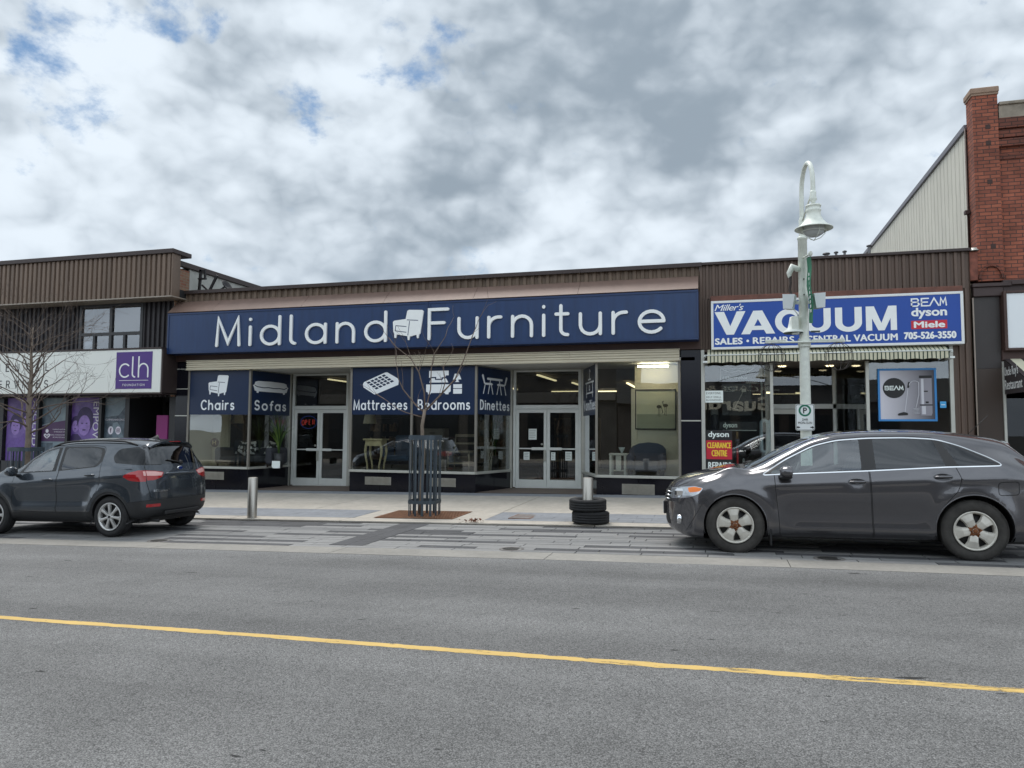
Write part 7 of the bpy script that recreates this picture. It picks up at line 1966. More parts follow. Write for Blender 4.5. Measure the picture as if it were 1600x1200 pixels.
class Shell:
    def __init__(self, P):
        self.P = P; V, F = car_shape(P)
        bm = bmesh.new(); vs = [bm.verts.new(p) for p in V]
        for f in F:
            try: bm.faces.new([vs[i] for i in f])
            except ValueError: pass
        bmesh.ops.remove_doubles(bm, verts=bm.verts, dist=1e-5)
        bmesh.ops.recalc_face_normals(bm, faces=bm.faces)
        bm.normal_update()
        self.bm = bm; self.rid = bm.faces.layers.int.new('rid'); self.tmp = bm.faces.layers.int.new('tmp')
        self.names = ['body']
        self.vn = None
        self.bvh = None
    def reg(self, name):
        if name not in self.names: self.names.append(name)
        return self.names.index(name)
    def cut(self, name, poly, ax=(0, 2), filt=None, only=None):
        bm = self.bm; a0, a1 = ax
        x0 = min(p[0] for p in poly)-.01; x1 = max(p[0] for p in poly)+.01; z0 = min(p[1] for p in poly)-.01; z1 = max(p[1] for p in poly)+.01
        rid = self.reg(name); onl = None if only is None else {self.reg(o) for o in only}
        cand = set()
        for f in bm.faces:
            if filt and not filt(f): continue
            if onl is not None and f[self.rid] not in onl: continue
            A = [v.co[a0] for v in f.verts]; B = [v.co[a1] for v in f.verts]
            if max(A) < x0 or min(A) > x1 or max(B) < z0 or min(B) > z1: continue
            cand.add(f)
        n = len(poly)
        for i in range(n):
            p, q = poly[i], poly[(i+1) % n]
            if abs(p[0]-q[0])+abs(p[1]-q[1]) < 1e-6: continue
            ex0, ex1 = min(p[0], q[0])-.002, max(p[0], q[0])+.002; ez0, ez1 = min(p[1], q[1])-.002, max(p[1], q[1])+.002
            sub = []
            for f in cand:
                A = [v.co[a0] for v in f.verts]; B = [v.co[a1] for v in f.verts]
                if max(A) < ex0 or min(A) > ex1 or max(B) < ez0 or min(B) > ez1: continue
                sub.append(f)
            if not sub: continue
            co = [0, 0, 0]; co[a0], co[a1] = p
            no = [0, 0, 0]; no[a0], no[a1] = -(q[1]-p[1]), (q[0]-p[0])
            es = {e for f in sub for e in f.edges}; vs = {v for f in sub for v in f.verts}
            ret = bmesh.ops.bisect_plane(bm, geom=sub+list(es)+list(vs), dist=1e-5, plane_co=co, plane_no=no)
            for g in ret['geom']:
                if isinstance(g, bmesh.types.BMFace): cand.add(g)
            cand = {f for f in cand if f.is_valid}
        got = 0
        for f in cand:
            c = f.calc_center_median()
            if inpoly((c[a0], c[a1]), poly): f[self.rid] = rid; got += 1
        return got
    def side(self, s):
        return lambda f: f.normal.y*s > .30 and f.calc_center_median().y*s > 0
    def sidew(self, s):
        return lambda f: f.normal.y*s > .06 and f.calc_center_median().y*s > .3
    def y_at(self, x, z, s=-1):
        from mathutils.bvhtree import BVHTree
        if self.bvh is None: self.bvh = BVHTree.FromBMesh(self.bm)
        h = self.bvh.ray_cast(Vector((x, s*3, z)), Vector((0, -s, 0)))
        return h[0].y if h[0] else s*.9
    def x_at(self, y, z, end=1):
        from mathutils.bvhtree import BVHTree
        if self.bvh is None: self.bvh = BVHTree.FromBMesh(self.bm)
        h = self.bvh.ray_cast(Vector((9 if end else -5, y, z)), Vector((-1 if end else 1, 0, 0)))
        return h[0].x if h[0] else (self.P['L'] if end else 0)
    def z_at(self, x, y):
        from mathutils.bvhtree import BVHTree
        if self.bvh is None: self.bvh = BVHTree.FromBMesh(self.bm)
        h = self.bvh.ray_cast(Vector((x, y, 5)), Vector((0, 0, -1)))
        return h[0].z if h[0] else 1.0
    def emit(self, mats, parent, rename=None, skip=()):
        """separate the regions into objects; normals kept from the whole shell"""
        bm = self.bm; bm.normal_update(); out = {}
        groups = {}
        for f in bm.faces:
            nm = self.names[f[self.rid]]
            if nm in skip: continue
            groups.setdefault(nm, []).append(f)
        # seam faces ride with the body mesh
        body = groups.pop('seam', [])
        for nm, fs in list(groups.items()):
            allf = [(f, 0) for f in fs]
            if nm == 'body': allf += [(f, 1) for f in body]
            vid = {}; vs = []; ns = []; F = []; mi = []
            for f, k in allf:
                q = []
                for v in f.verts:
                    if v.index not in vid:
                        vid[v.index] = len(vs); vs.append(v.co.copy()); ns.append(v.normal.copy())
                    q.append(vid[v.index])
                F.append(q); mi.append(k)
            base = (rename or {}).get(nm, nm.split(':')[0])
            me = bpy.data.meshes.new(base); me.from_pydata([tuple(v) for v in vs], [], F)
            mm = mats.get(nm.split(':')[0])
            for m_ in (mm if isinstance(mm, (list, tuple)) else [mm]): me.materials.append(m_)
            me.polygons.foreach_set('material_index', mi); me.polygons.foreach_set('use_smooth', [True]*len(F))
            me.update(); me.normals_split_custom_set_from_vertices([tuple(n_) for n_ in ns])
            o = bpy.data.objects.new(base, me); COL.objects.link(o); o.parent = parent
            OFF[o] = Vector(); out[nm] = o
        return out
def gauss(x, s): return math.exp(-(x/s)**2)
M_TYRE = mat('car_tyre', (.022, .022, .023), .85, var=.3, vscale=10, bump=.15, bscale=120)
M_TYRED = mat('dusty_tyre', (.045, .042, .038), .92, var=.35, vscale=8, bump=.2, bscale=120)
M_ALLOY = mat('alloy', hexc(196, 196, 194), .34, .6, var=.06, vscale=8)
M_STEELW = mat('silver_wheel', hexc(200, 196, 186), .42, .3, var=.12, vscale=9)
M_RUSTW = mat('rusty_hub', hexc(120, 74, 44), .8, .2, var=.4, vscale=40)
M_PLAST = mat('black_trim', (.014, .014, .015), .55)
M_CHROME = mat('chrome', hexc(220, 222, 224), .12, 1.0)
M_SEAT = mat('car_seat', (.030, .030, .032), .9)
G_CARCLR = glass('car_side_glass', (.62, .72, .70), 3.0)
G_CARDRK = glass('car_dark_glass', (.08, .09, .095), 1.7)
G_REAR = glass('car_rear_glass', (.03, .033, .036), 2.4)
G_QUART = glass('quarter_dark_glass', (.012, .013, .014), 1.1)
G_LAMP = glass('lamp_cover', (.92, .94, .95), 1.4)
M_AMBER = mat('amber_lens', hexc(232, 120, 24), .15, coat=.5)
M_REFL = mat('lamp_reflector', hexc(196, 200, 204), .18, .8)
M_REDL = mat('red_lens', (.36, .010, .014), .12, coat=.8)
M_REDC = mat('pink_clear_lens', hexc(222, 170, 166), .12, coat=.8)
def wheel(parent, x, s, ytyre, R_, rim_r, w, style, tm, rm, spin=0.0):
    """s = -1 near (left) side; outer face of the tyre at s*ytyre"""
    yc = s*(ytyre-w/2)
    mb = MB(); mb.lathe([(.001, -s*.02), (rim_r-.02, -s*.02), (rim_r-.015, -s*.06), (.001, -s*.06)], (x, yc+s*w*.28, R_), 'Y', 28)
    for k in range(5):
        a = 2*math.pi*k/5+spin; mb.tube([(x+.05*math.cos(a), yc+s*w*.2, R_+.05*math.sin(a)), (x+.05*math.cos(a), yc+s*w*.34, R_+.05*math.sin(a))], .012, 6)
    wh = mb.build('wheel', M_PLAST, parent, local=True)
    mb = MB(); tyre_mesh(mb, R_, rim_r+.005, w, (x, yc, R_), 'Y', 56); mb.build('tyre', tm, wh, local=True)
    mb = MB(); yo = yc+s*w*.40
    Y = lambda d: d*s
    mb.lathe([(rim_r+.012, Y(.010)), (rim_r+.010, Y(.022)), (rim_r-.004, Y(.020)), (rim_r-.018, Y(-.004)), (rim_r-.028, Y(-.06)), (rim_r-.03, Y(-.14))], (x, yo, R_), 'Y', 48)
    n = 5 if style == 'steel' else 7
    for k in range(n):
        a = 2*math.pi*k/n+spin+math.pi/2
        ca, sa = math.cos(a), math.sin(a)
        if style == 'steel': prof = [(.035, .040, .004), (.075, .054, .012), (.13, .060, .020), (.175, .076, .012), (rim_r-.008, .110, .004)]
        else: prof = [(.03, .026, .010), (.07, .024, .014), (.12, .023, .014), (.17, .029, .010), (rim_r-.008, .044, .006)]
        V = []
        for (r, hw, d) in prof:
            for (t, dd) in ((-1, -.030), (-.80, 0), (-.35, .004), (.35, .004), (.80, 0), (1, -.030)):
                q = hw*t; V.append((x+r*ca-q*sa, yo+Y(d+dd), R_+r*sa+q*ca))
        F = []
        for i in range(len(prof)-1):
            for j in range(5): F.append((i*6+j, i*6+j+1, i*6+j+7, i*6+j+6))
        mb.add(V, F)
    if style == 'steel':
        mb.lathe([(.001, Y(.020)), (.03, Y(.020)), (.032, Y(.006)), (.070, Y(.004)), (.085, Y(-.01))], (x, yo, R_), 'Y', 24)
    else:
        mb.lathe([(.001, Y(.022)), (.026, Y(.020)), (.034, Y(.012)), (.055, Y(.004)), (.06, Y(-.02))], (x, yo, R_), 'Y', 24)
    mb.build('rim', rm, wh, local=True)
    mb = MB()
    if style == 'steel':
        mb.lathe([(.001, Y(.024)), (.026, Y(.024)), (.034, Y(.012)), (.076, Y(.011)), (.084, Y(.002))], (x, yo, R_), 'Y', 20)
        for k in range(5):
            a = 2*math.pi*k/5+spin; mb.tube([(x+.052*math.cos(a), yo, R_+.052*math.sin(a)), (x+.052*math.cos(a), yo+Y(.028), R_+.052*math.sin(a))], .012, 6)
        mb.build('hub', M_RUSTW, wh, local=True)
    else:
        mb.lathe([(.001, Y(.025)), (.024, Y(.023))], (x, yo, R_), 'Y', 20)
        for k in range(5):
            a = 2*math.pi*k/5+spin+.6; mb.tube([(x+.045*math.cos(a), yo, R_+.045*math.sin(a)), (x+.045*math.cos(a), yo+Y(.012), R_+.045*math.sin(a))], .008, 6)
        mb.build('hub', M_PLAST, wh, local=True)
    return wh
def archpoly(cx_, cz, ra, zlow=-.1, n=22, ex=1.0):
    return [(cx_-ra*ex, zlow)]+[(cx_+ra*math.cos(math.pi-math.pi*i/n), cz+ra*math.sin(math.pi-math.pi*i/n)) for i in range(n+1)]+[(cx_+ra*ex, zlow)]
def liner(sh, parent, cx_, cz, ra, s, depth=.36):
    mb = MB(); n = 24; V = []
    for i in range(n+1):
        a = math.pi*1.08-math.pi*1.16*i/n; x, z = cx_+(ra-.002)*math.cos(a), cz+(ra-.002)*math.sin(a)
        yy = sh.y_at(cx_+(ra+.012)*math.cos(a), max(.24, cz+(ra+.012)*math.sin(a)), s)
        V += [(x, yy-s*.006, z), (x, yy-s*depth, z)]
    mb.add(V, [(2*i, 2*i+2, 2*i+3, 2*i+1) for i in range(n)])
    k = len(mb.v)
    mb.add([(V[2*i+1][0], V[2*i+1][1], V[2*i+1][2]) for i in range(n+1)]+[(cx_, s*.5, cz-.1)], [(i, i+1, n+1) for i in range(n)])
    mb.build('arch_liner', M_PLAST, parent, local=True)
    lip = []
    for i in range(25):
        a = math.pi*1.10-math.pi*1.20*i/24; x, z = cx_+ra*math.cos(a), cz+ra*math.sin(a)
        if z < .20: continue
        lip.append((x, sh.y_at(cx_+(ra+.012)*math.cos(a), max(.24, cz+(ra+.012)*math.sin(a)), s)-s*.004, z))
    return lip
def cabin(parent, P, xs_seats, zf, zseat, ztop, wy, dash_x, dash_z, wheel_x, wheel_z):
    for (xa, nm) in xs_seats:
        for s in (-1, 1):
            mb = MB(); mb.smooth = False
            y = s*.36
            mb.box(xa-.25, xa+.28, y-.25, y+.25, zseat-.16, zseat, .05)
            V = Matrix.Translation((xa+.30, y, zseat)) @ Matrix.Rotation(R(16), 4, 'Y')
            m2 = MB(V); m2.box(-.07, .07, -.24, .24, -.05, .58, .05); m2.box(-.05, .05, -.13, .13, .60, .80, .04); m2.box(-.012, .012, -.08, .08, .55, .62)
            mb.v += m2.v; k = len(mb.v)-len(m2.v)
            for f, a, b in zip(m2.f, m2.m, m2.sm): mb.f.append([i+k for i in f]); mb.m.append(a); mb.sm.append(b)
            mb.build('seat', M_SEAT, parent, local=True)
    mb = MB(); mb.box(dash_x-.25, dash_x+.16, -wy, wy, dash_z-.35, dash_z, .06); mb.build('dashboard', M_SEAT, parent, local=True)
    mb = MB(); c = Vector((wheel_x, -.36, wheel_z)); u = Vector((.45, 0, .89)); pts = []
    for a in range(0, 361, 20): pts.append(c+Vector((0, 1, 0))*.185*math.cos(R(a))+u*.185*math.sin(R(a)))
    mb.tube(pts, .017, 8); mb.bar(c-Vector((0, .18, 0)), c+Vector((0, .18, 0)), .05, .03); mb.bar(c, c-u*.18, .04, .03); mb.bar(c, c+Vector((-.35, 0, -.15)), .05); mb.build('steering_wheel', M_PLAST, parent, local=True)
    mb = MB(); mb.box(.7, P['L']-.45, -wy, wy, zf-.03, zf); mb.build('cabin_floor', M_SEAT, parent, local=True)
def handle(parent, sh, x, z, s, paint, L=.20):
    y = sh.y_at(x, z, s)
    mb = MB(); mb.smooth = True
    mb.tube([(x-L/2, y+s*.004, z), (x-L/2+.03, y+s*.030, z+.004), (x+L/2-.03, y+s*.032, z+.004), (x+L/2, y+s*.004, z)], [.012, .016, .016, .012], 10, dome=True)
    return mb.build('handle', paint, parent, local=True)

# ---------------------------------------------------------------- grey crossover on the right
def crossover():
    P = dict(L=4.80, round=.07, kf=.42, pf=2.6, lf=.42, kr=.30, pr=3.0, lr=.35,
      zt=[(0, .72), (.04, .82), (.12, .90), (.3, .985), (.6, 1.06), (.9, 1.105), (1.08, 1.125), (1.25, 1.185), (1.5, 1.315), (1.8, 1.46), (2.05, 1.545), (2.3, 1.588), (2.7, 1.607), (3.2, 1.602), (3.7, 1.565), (4.05, 1.515), (4.22, 1.47), (4.4, 1.32), (4.6, 1.13), (4.70, 1.02), (4.77, .92), (4.80, .80)],
      zs=[(0, .62), (.1, .70), (.3, .83), (.6, .935), (.9, .985), (1.2, 1.012), (1.63, 1.04), (2.59, 1.085), (3.45, 1.14), (4.0, 1.155), (4.35, 1.10), (4.6, .98), (4.75, .86), (4.80, .74)],
      zr=[(0, .67), (.05, .75), (.12, .82), (.3, .925), (.6, 1.015), (.9, 1.115), (1.1, 1.085), (1.32, 1.125), (1.5, 1.205), (1.61, 1.265), (1.95, 1.445), (2.23, 1.512), (2.6, 1.535), (3.04, 1.54), (3.38, 1.528), (3.7, 1.485), (4.0, 1.425), (4.2, 1.37), (4.4, 1.24), (4.6, 1.07), (4.7, .975), (4.77, .89), (4.80, .77)],
      w=[(0, .80), (.15, .86), (.4, .91), (.8, .94), (1.3, .935), (2.4, .935), (3.2, .945), (3.8, .955), (4.3, .94), (4.6, .91), (4.8, .84)],
      wr=[(0, .58), (.3, .70), (.7, .76), (1.1, .775), (1.35, .755), (1.7, .69), (2.1, .645), (2.6, .63), (3.3, .63), (3.8, .625), (4.2, .61), (4.5, .64), (4.7, .67), (4.8, .66)],
      zb=[(0, .30), (.06, .24), (.2, .19), (.5, .18), (1, .22), (3.6, .23), (4.3, .24), (4.6, .28), (4.8, .40)])
    FX, RX, RW = .945, 3.72, .370
    def disp(x, z):
        d = 0.0
        for cx_ in (FX, RX):
            rr = math.hypot(x-cx_, z-RW)
            d += .022*gauss(rr-.47, .075)*(1 if z > .25 else .3)
        if 1.45 < x < 3.4:                                   # scooped lower door with a raised sill line
            k = min(1, (x-1.45)/.25, (3.4-x)/.2); d -= .030*k*gauss(z-.52, .14); d += .020*k*gauss(z-.335, .022)
        lz = .90+.045*(x-1.2)                                # shoulder crease
        if x > 1.0: d += .012*gauss(z-lz, .035)*min(1, (x-1.0)/.5)
        d += .020*gauss(z-.99, .045)*max(0, min(1, (x-3.3)/.4))
        for hx_, hz_ in ((2.43, .945), (3.40, 1.015)):       # scooped pockets behind the handles
            q = ((x-hx_)/.10)**2+((z-hz_)/.040)**2
            if q < 4: d -= .022*math.exp(-q*1.2)
        return d
    P['disp'] = disp
    sh = Shell(P)
    slope = .0150
    X0, Yc = .16-FX, -7.84+.935
    z0 = G(X0+FX, -7.6)-.012
    root = thing('parked_car', (X0, Yc, z0-slope*FX), 'dark grey crossover with rusty wheel centres parked before the vacuum shop', 'car')
    OFF[root] = Vector()
    root.rotation_euler = (0, -slope, 0)
    PAINT = mat('graphite_paint', hexc(88, 87, 90), .22, .6, coat=1.0, var=.02, vscale=2, dark_back=True)
    dlo = roundp([(1.315, 1.030), (1.64, 1.050), (2.59, 1.092), (3.45, 1.143), (4.06, 1.162), (3.93, 1.25), (3.66, 1.385), (3.40, 1.470), (3.04, 1.492), (2.60, 1.488), (2.23, 1.462), (1.95, 1.392), (1.61, 1.218)],
                 [.03, 0, 0, 0, .05, .05, .10, .10, .1, .1, .1, .1, .05])
    doorF = [(1.45, 1.06), (1.462, .80), (1.49, .47), (1.50, .255), (2.60, .245), (2.59, .63), (2.578, 1.10), (2.57, 1.512), (2.26, 1.488), (1.96, 1.42), (1.60, 1.24), (1.46, 1.155)]
    doorR = roundp([(2.585, 1.512), (2.59, 1.10), (2.602, .63), (2.612, .245), (3.29, .255), (3.315, .50), (3.40, .68), (3.56, .86), (3.60, .99), (3.55, 1.14), (3.365, 1.495), (3.05, 1.518)], [0, 0, 0, .03, .05, .08, .12, .10, .10, .1, .04, .1])
    glassF = roundp([(1.40, 1.046), (2.50, 1.098), (2.505, 1.478), (2.23, 1.450), (1.96, 1.383), (1.62, 1.214)], [.02, .02, .02, .1, .1, .05])
    glassR = roundp([(2.665, 1.106), (3.445, 1.148), (3.36, 1.462), (3.04, 1.482), (2.668, 1.480)], .02)
    glassQ = roundp([(3.58, 1.156), (4.00, 1.172), (3.90, 1.245), (3.645, 1.372), (3.455, 1.440)], [.03, .05, .05, .05, .03])
    for s in (-1, 1):
        fl = sh.side(s); k = 'l' if s < 0 else 'r'
        sh.cut('arch', archpoly(FX, RW, .405), filt=lambda f: f.normal.y*s > .1 and f.calc_center_median().y*s > .45)
        sh.cut('arch', archpoly(RX, RW+.01, .425), filt=lambda f: f.normal.y*s > .1 and f.calc_center_median().y*s > .45)
        for nm, p in (('door:f'+k, doorF), ('door:r'+k, doorR)):
            sh.cut('seam', offsetp(p, .004), filt=fl, only=['body', 'door:f'+k])
            sh.cut(nm, offsetp(p, -.004), filt=fl, only=['seam'])
        sh.cut('window_trim:'+k, offsetp(dlo, .013), filt=sh.sidew(s), only=['body', 'seam', 'door:f'+k, 'door:r'+k])
        sh.cut('pillar_trim:'+k, dlo, filt=sh.sidew(s), only=['window_trim:'+k])
        sh.cut('side_window:f'+k, glassF, filt=fl, only=['pillar_trim:'+k])
        sh.cut('side_window:r'+k, glassR, filt=fl, only=['pillar_trim:'+k])
        sh.cut('side_window:q'+k, glassQ, filt=fl, only=['pillar_trim:'+k])
        fuel = roundp([(3.98, .80), (4.20, .81), (4.205, .965), (3.985, .955)], .04)
        if s < 0:
            sh.cut('seam', offsetp(fuel, .004), filt=fl, only=['body']); sh.cut('fuel_flap', offsetp(fuel, -.004), filt=fl, only=['seam'])
        hl = roundp([(.0, .735), (.10, .675), (.34, .70), (.505, .775), (.55, .845), (.44, .865), (.20, .835), (.0, .80)], [.01, .03, .05, .05, .02, .03, .05, .01])
        amb = roundp([(.36, .775), (.505, .80), (.54, .842), (.43, .856), (.34, .835)], .02)
        ff = lambda f: f.calc_center_median().y*s > .42 and f.calc_center_median().x < .75
        sh.cut('headlight:'+k, hl, filt=ff, only=['body'])
        sh.cut('amber:'+k, amb, filt=ff, only=['headlight:'+k])
        hs = [(.55, .30), (.56, .42), (.62, .46), (.64, .40), (.62, .31)]
        tlp = roundp([(4.38, .86), (4.60, .80), (4.80, .80), (4.82, .98), (4.62, 1.01), (4.45, .96)], .03)
        sh.cut('tail_light:'+k, tlp, filt=lambda f: f.calc_center_median().y*s > .5 and f.calc_center_median().x > 4.2, only=['body'])
        lower = [(1.34, .10), (3.33, .10), (3.33, .255), (3.25, .262), (2.4, .256), (1.42, .262), (1.34, .27)]
        sh.cut('rocker:'+k, lower, filt=lambda f: f.calc_center_median().y*s > .3 and f.normal.y*s > .15, only=['body', 'seam', 'door:f'+k, 'door:r'+k])
        # bumper cut line behind the headlight
        bl = [(.30, .25), (.52, .62), (.60, .70), (.606, .70), (.526, .62), (.306, .25)]
        sh.cut('seam', bl, filt=fl, only=['body'])
    top = lambda f: f.normal.z > .15
    wsh = roundp([(1.10, -.66), (1.10, .66), (1.30, .735), (1.62, .69), (2.02, .60), (2.08, .30), (2.09, 0), (2.08, -.30), (2.02, -.60), (1.62, -.69), (1.30, -.735)], .03)
    sh.cut('windshield', wsh, ax=(0, 1), filt=top, only=['body'])
    cowl = [(1.02, -.66), (1.02, .66), (1.10, .68), (1.12, .73), (1.16, .74), (1.105, .655), (1.105, -.655), (1.16, -.74), (1.12, -.73), (1.10, -.68)]
    sh.cut('cowl', [(1.04, -.66), (1.04, .66), (1.098, .66), (1.098, -.66)], ax=(0, 1), filt=top, only=['body'])
    hood = [(.16, -.50), (.16, .50), (.34, .655), (.7, .725), (1.03, .745), (1.03, -.745), (.7, -.725), (.34, -.655)]
    sh.cut('seam', offsetp(hood, .004), ax=(0, 1), filt=lambda f: f.normal.z > .35, only=['body'])
    sh.cut('hood', offsetp(hood, -.004), ax=(0, 1), filt=lambda f: f.normal.z > .35, only=['seam'])
    sun_ = roundp([(2.32, -.50), (3.55, -.50), (3.55, .50), (2.32, .50)], .06)
    sh.cut('sunroof', sun_, ax=(0, 1), filt=top, only=['body'])
    front = lambda f: f.normal.x < -.25
    sh.cut('grille', roundp([(-.50, .63), (.50, .63), (.42, .79), (-.42, .79)], .04), ax=(1, 2), filt=front, only=['body'])
    sh.cut('lower_grille', roundp([(-.45, .31), (.45, .31), (.38, .48), (-.38, .48)], .04), ax=(1, 2), filt=front, only=['body'])
    rear = lambda f: f.normal.x > .2
    sh.cut('rear_window', roundp([(-.60, 1.13), (.60, 1.13), (.54, 1.42), (-.54, 1.42)], .06), ax=(1, 2), filt=rear, only=['body'])
    M_SEAM = mat('panel_gap', (.006, .006, .006), .9)
    mats = {'body': [PAINT, M_SEAM], 'door': PAINT, 'window_trim': M_CHROME, 'pillar_trim': M_PLAST, 'side_window': G_CARDRK, 'fuel_flap': PAINT, 'headlight': M_REFL, 'amber': M_AMBER,
            'tail_light': M_REDL, 'rocker': PAINT, 'windshield': G_CARCLR, 'cowl': M_PLAST, 'hood': PAINT, 'sunroof': G_REAR, 'grille': M_PLAST, 'lower_grille': M_PLAST, 'rear_window': G_REAR}
    ys = {}
    lips = []
    for s in (-1, 1):
        for cx_, ra in ((FX, .405), (RX, .425)):
            lips.append(liner(sh, root, cx_, RW+(.01 if cx_ == RX else 0), ra, s))
    geo = {k: sh.y_at(*p) for k, p in {'m': (1.62, .99, -1)}.items()}
    out = sh.emit(mats, root, rename={'amber:l': 'turn_signal', 'amber:r': 'turn_signal'}, skip=('arch',))
    for nm in ('side_window:fl', 'side_window:fr'): out[nm].data.materials[0] = G_CARCLR
    for l in lips:
        mb = MB(); mb.tube(l, .009, 6); mb.build('arch_lip', PAINT, root, local=True)
    for s, k in ((-1, 'l'), (1, 'r')):
        for nm, (x, z) in (('door:f'+k, (2.43, .945)), ('door:r'+k, (3.40, 1.015))):
            y = sh.y_at(x, z, s)
            mb = MB(); mb.tube([(x-.10, y-s*.002, z-.004), (x-.07, y+s*.026, z+.002), (x+.07, y+s*.030, z+.006), (x+.105, y+s*.004, z+.004)], [.011, .015, .015, .011], 10, dome=True)
            mb.build('handle', PAINT, out[nm], local=True)
            mb = MB(); V = []  # dark ring: shade of the handle pocket put into its colour
            for i in range(21):
                a = 2*math.pi*i/20; xx, zz = x+.105*math.cos(a), z+.042*math.sin(a); V.append((xx, sh.y_at(xx, zz, s)+s*.0015, zz))
            for i in range(21):
                a = 2*math.pi*i/20; xx, zz = x+.060*math.cos(a), z+.020*math.sin(a); V.append((xx, sh.y_at(xx, zz, s)-s*.0, zz))
            mb.smooth = True
            mb.add([(q[0], q[1]+s*.001, q[2]) for q in V], [(i, i+1, 22+i, 21+i) for i in range(20)])
            mb.build('handle_shade', mat('pocket_shade', hexc(44, 44, 48), .35, .4, coat=.6) if 'pocket_shade' not in MATS else MATS['pocket_shade'], out[nm], local=True)
        # mirror
        yb = sh.y_at(1.60, 1.0, s)
        mb = MB(Matrix.Translation((1.60, yb+s*.155, 1.075)) @ Matrix.Rotation(R(-10*s), 4, 'Z')); mb.lathe([(.001, -.095), (.05, -.088), (.082, -.055), (.092, 0), (.092, .035), (.086, .045), (.001, .042)], (0, 0, 0), 'X', 22)
        for i, p in enumerate(mb.v): mb.v[i] = Vector((p.x, (p.y-(yb+s*.155))*1.25+(yb+s*.155), (p.z-1.075)*.82+1.075))
        mr = mb.build('mirror', PAINT, root, local=True)
        mb = MB(); mb.bar((1.56, yb-s*.02, 1.0), (1.60, yb+s*.13, 1.02), .13, .035); mb.box(1.52, 1.66, yb+s*.06, yb+s*.20, .985, 1.03, .02); mb.build('mirror_arm', M_PLAST, mr, local=True)
        wheel(root, FX, s, .925, RW, .225, .215, 'steel', M_TYRED, M_STEELW, .1)
        wheel(root, RX, s, .935, RW, .225, .215, 'steel', M_TYRED, M_STEELW, .45)
        # fog lamp and a mud flap
        mb = MB(); yf = .60*s; xf = sh.x_at(yf, .40, 0)
        mb.lathe([(.001, -.012), (.045, -.010), (.05, .02)], (xf, yf, .40), 'X', 16); mb.build('fog_lamp', M_REFL, root, local=True)
        mb = MB(); mb.lathe([(.052, -.018), (.066, -.014), (.066, .04)], (xf+.004, yf, .40), 'X', 18); mb.build('fog_bezel', M_CHROME, root, local=True)
        mb = MB(); mb.box(FX+.43, FX+.45, s*.72, s*.925, .12, .34, .006); mb.build('mud_flap', M_PLAST, root, local=True)
        mb = MB(); mb.box(.16, .30, s*.60-.06, s*.60+.06, .70, .82, .03); mb.build('lamp_barrel', M_CHROME, root, local=True)
    # grille bars and plate
    mb = MB()
    for z in (.66, .71, .76): 
        pts = [(sh.x_at(y, z, 0)-.008, y, z) for y in (-.42, -.25, 0, .25, .42)]; mb.tube(pts, .010, 8)
    mb.build('grille_bar', M_CHROME, root, local=True)
    xp = sh.x_at(0, .50, 0)
    mb = MB(); mb.box(xp-.035, xp-.025, -.155, .155, .44, .60, .003); mb.build('licence_plate', mat('plate_white', hexc(206, 210, 214), .5), root, local=True)
    mb = MB(); mb.box(xp-.027, xp+.01, -.20, .20, .43, .61, .005); mb.build('plate_holder', M_PLAST, root, local=True)
    # spoiler lip, wipers, antenna
    mb = MB(); V = []
    for i in range(13):
        y = -.60+1.2*i/12; z = sh.z_at(4.06, y)-.004; z2 = sh.z_at(4.06, y)-.012-.03*abs(y/.6)**2
        V += [(4.02, y, z), (4.33-.08*abs(y/.6)**2, y, z2-.045), (4.33-.08*abs(y/.6)**2, y, z2-.075), (4.12, y, z-.13)]
    mb.smooth = False
    mb.add(V, [(4*i+j, 4*i+(j+1) % 4, 4*i+4+(j+1) % 4, 4*i+4+j) for i in range(12) for j in range(4)]+[(0, 1, 2, 3), (48, 51, 50, 49)]); mb.build('spoiler', PAINT, root, local=True)
    mb = MB()
    for y0 in (-.55, .02):
        a, b = (1.09, y0), (1.20, y0+.52); mb.tube([(a[0], a[1], sh.z_at(*a)+.02), (b[0], b[1], sh.z_at(*b)+.016)], .009, 6)
    mb.build('wiper', M_PLAST, root, local=True)
    mb = MB(); mb.tube([(3.95, -.0, 1.53), (4.20, 0, 1.78)], .004, 6); mb.build('aerial', M_PLAST, root, local=True)
    cabin(root, P, ((2.15, 'f'), (3.05, 'r')), .36, .66, 1.3, .70, 1.48, 1.02, 1.72, 1.0)
    mb = MB(); mb.box(.6, 4.3, -.72, .72, .20, .30); mb.build('underbody', M_PLAST, root, local=True)
    mb = MB(); mb.tube([(4.3, .4, .28), (4.78, .4, .27)], .03, 10); mb.build('exhaust', M_STEEL, root, local=True)
    return root
crossover()

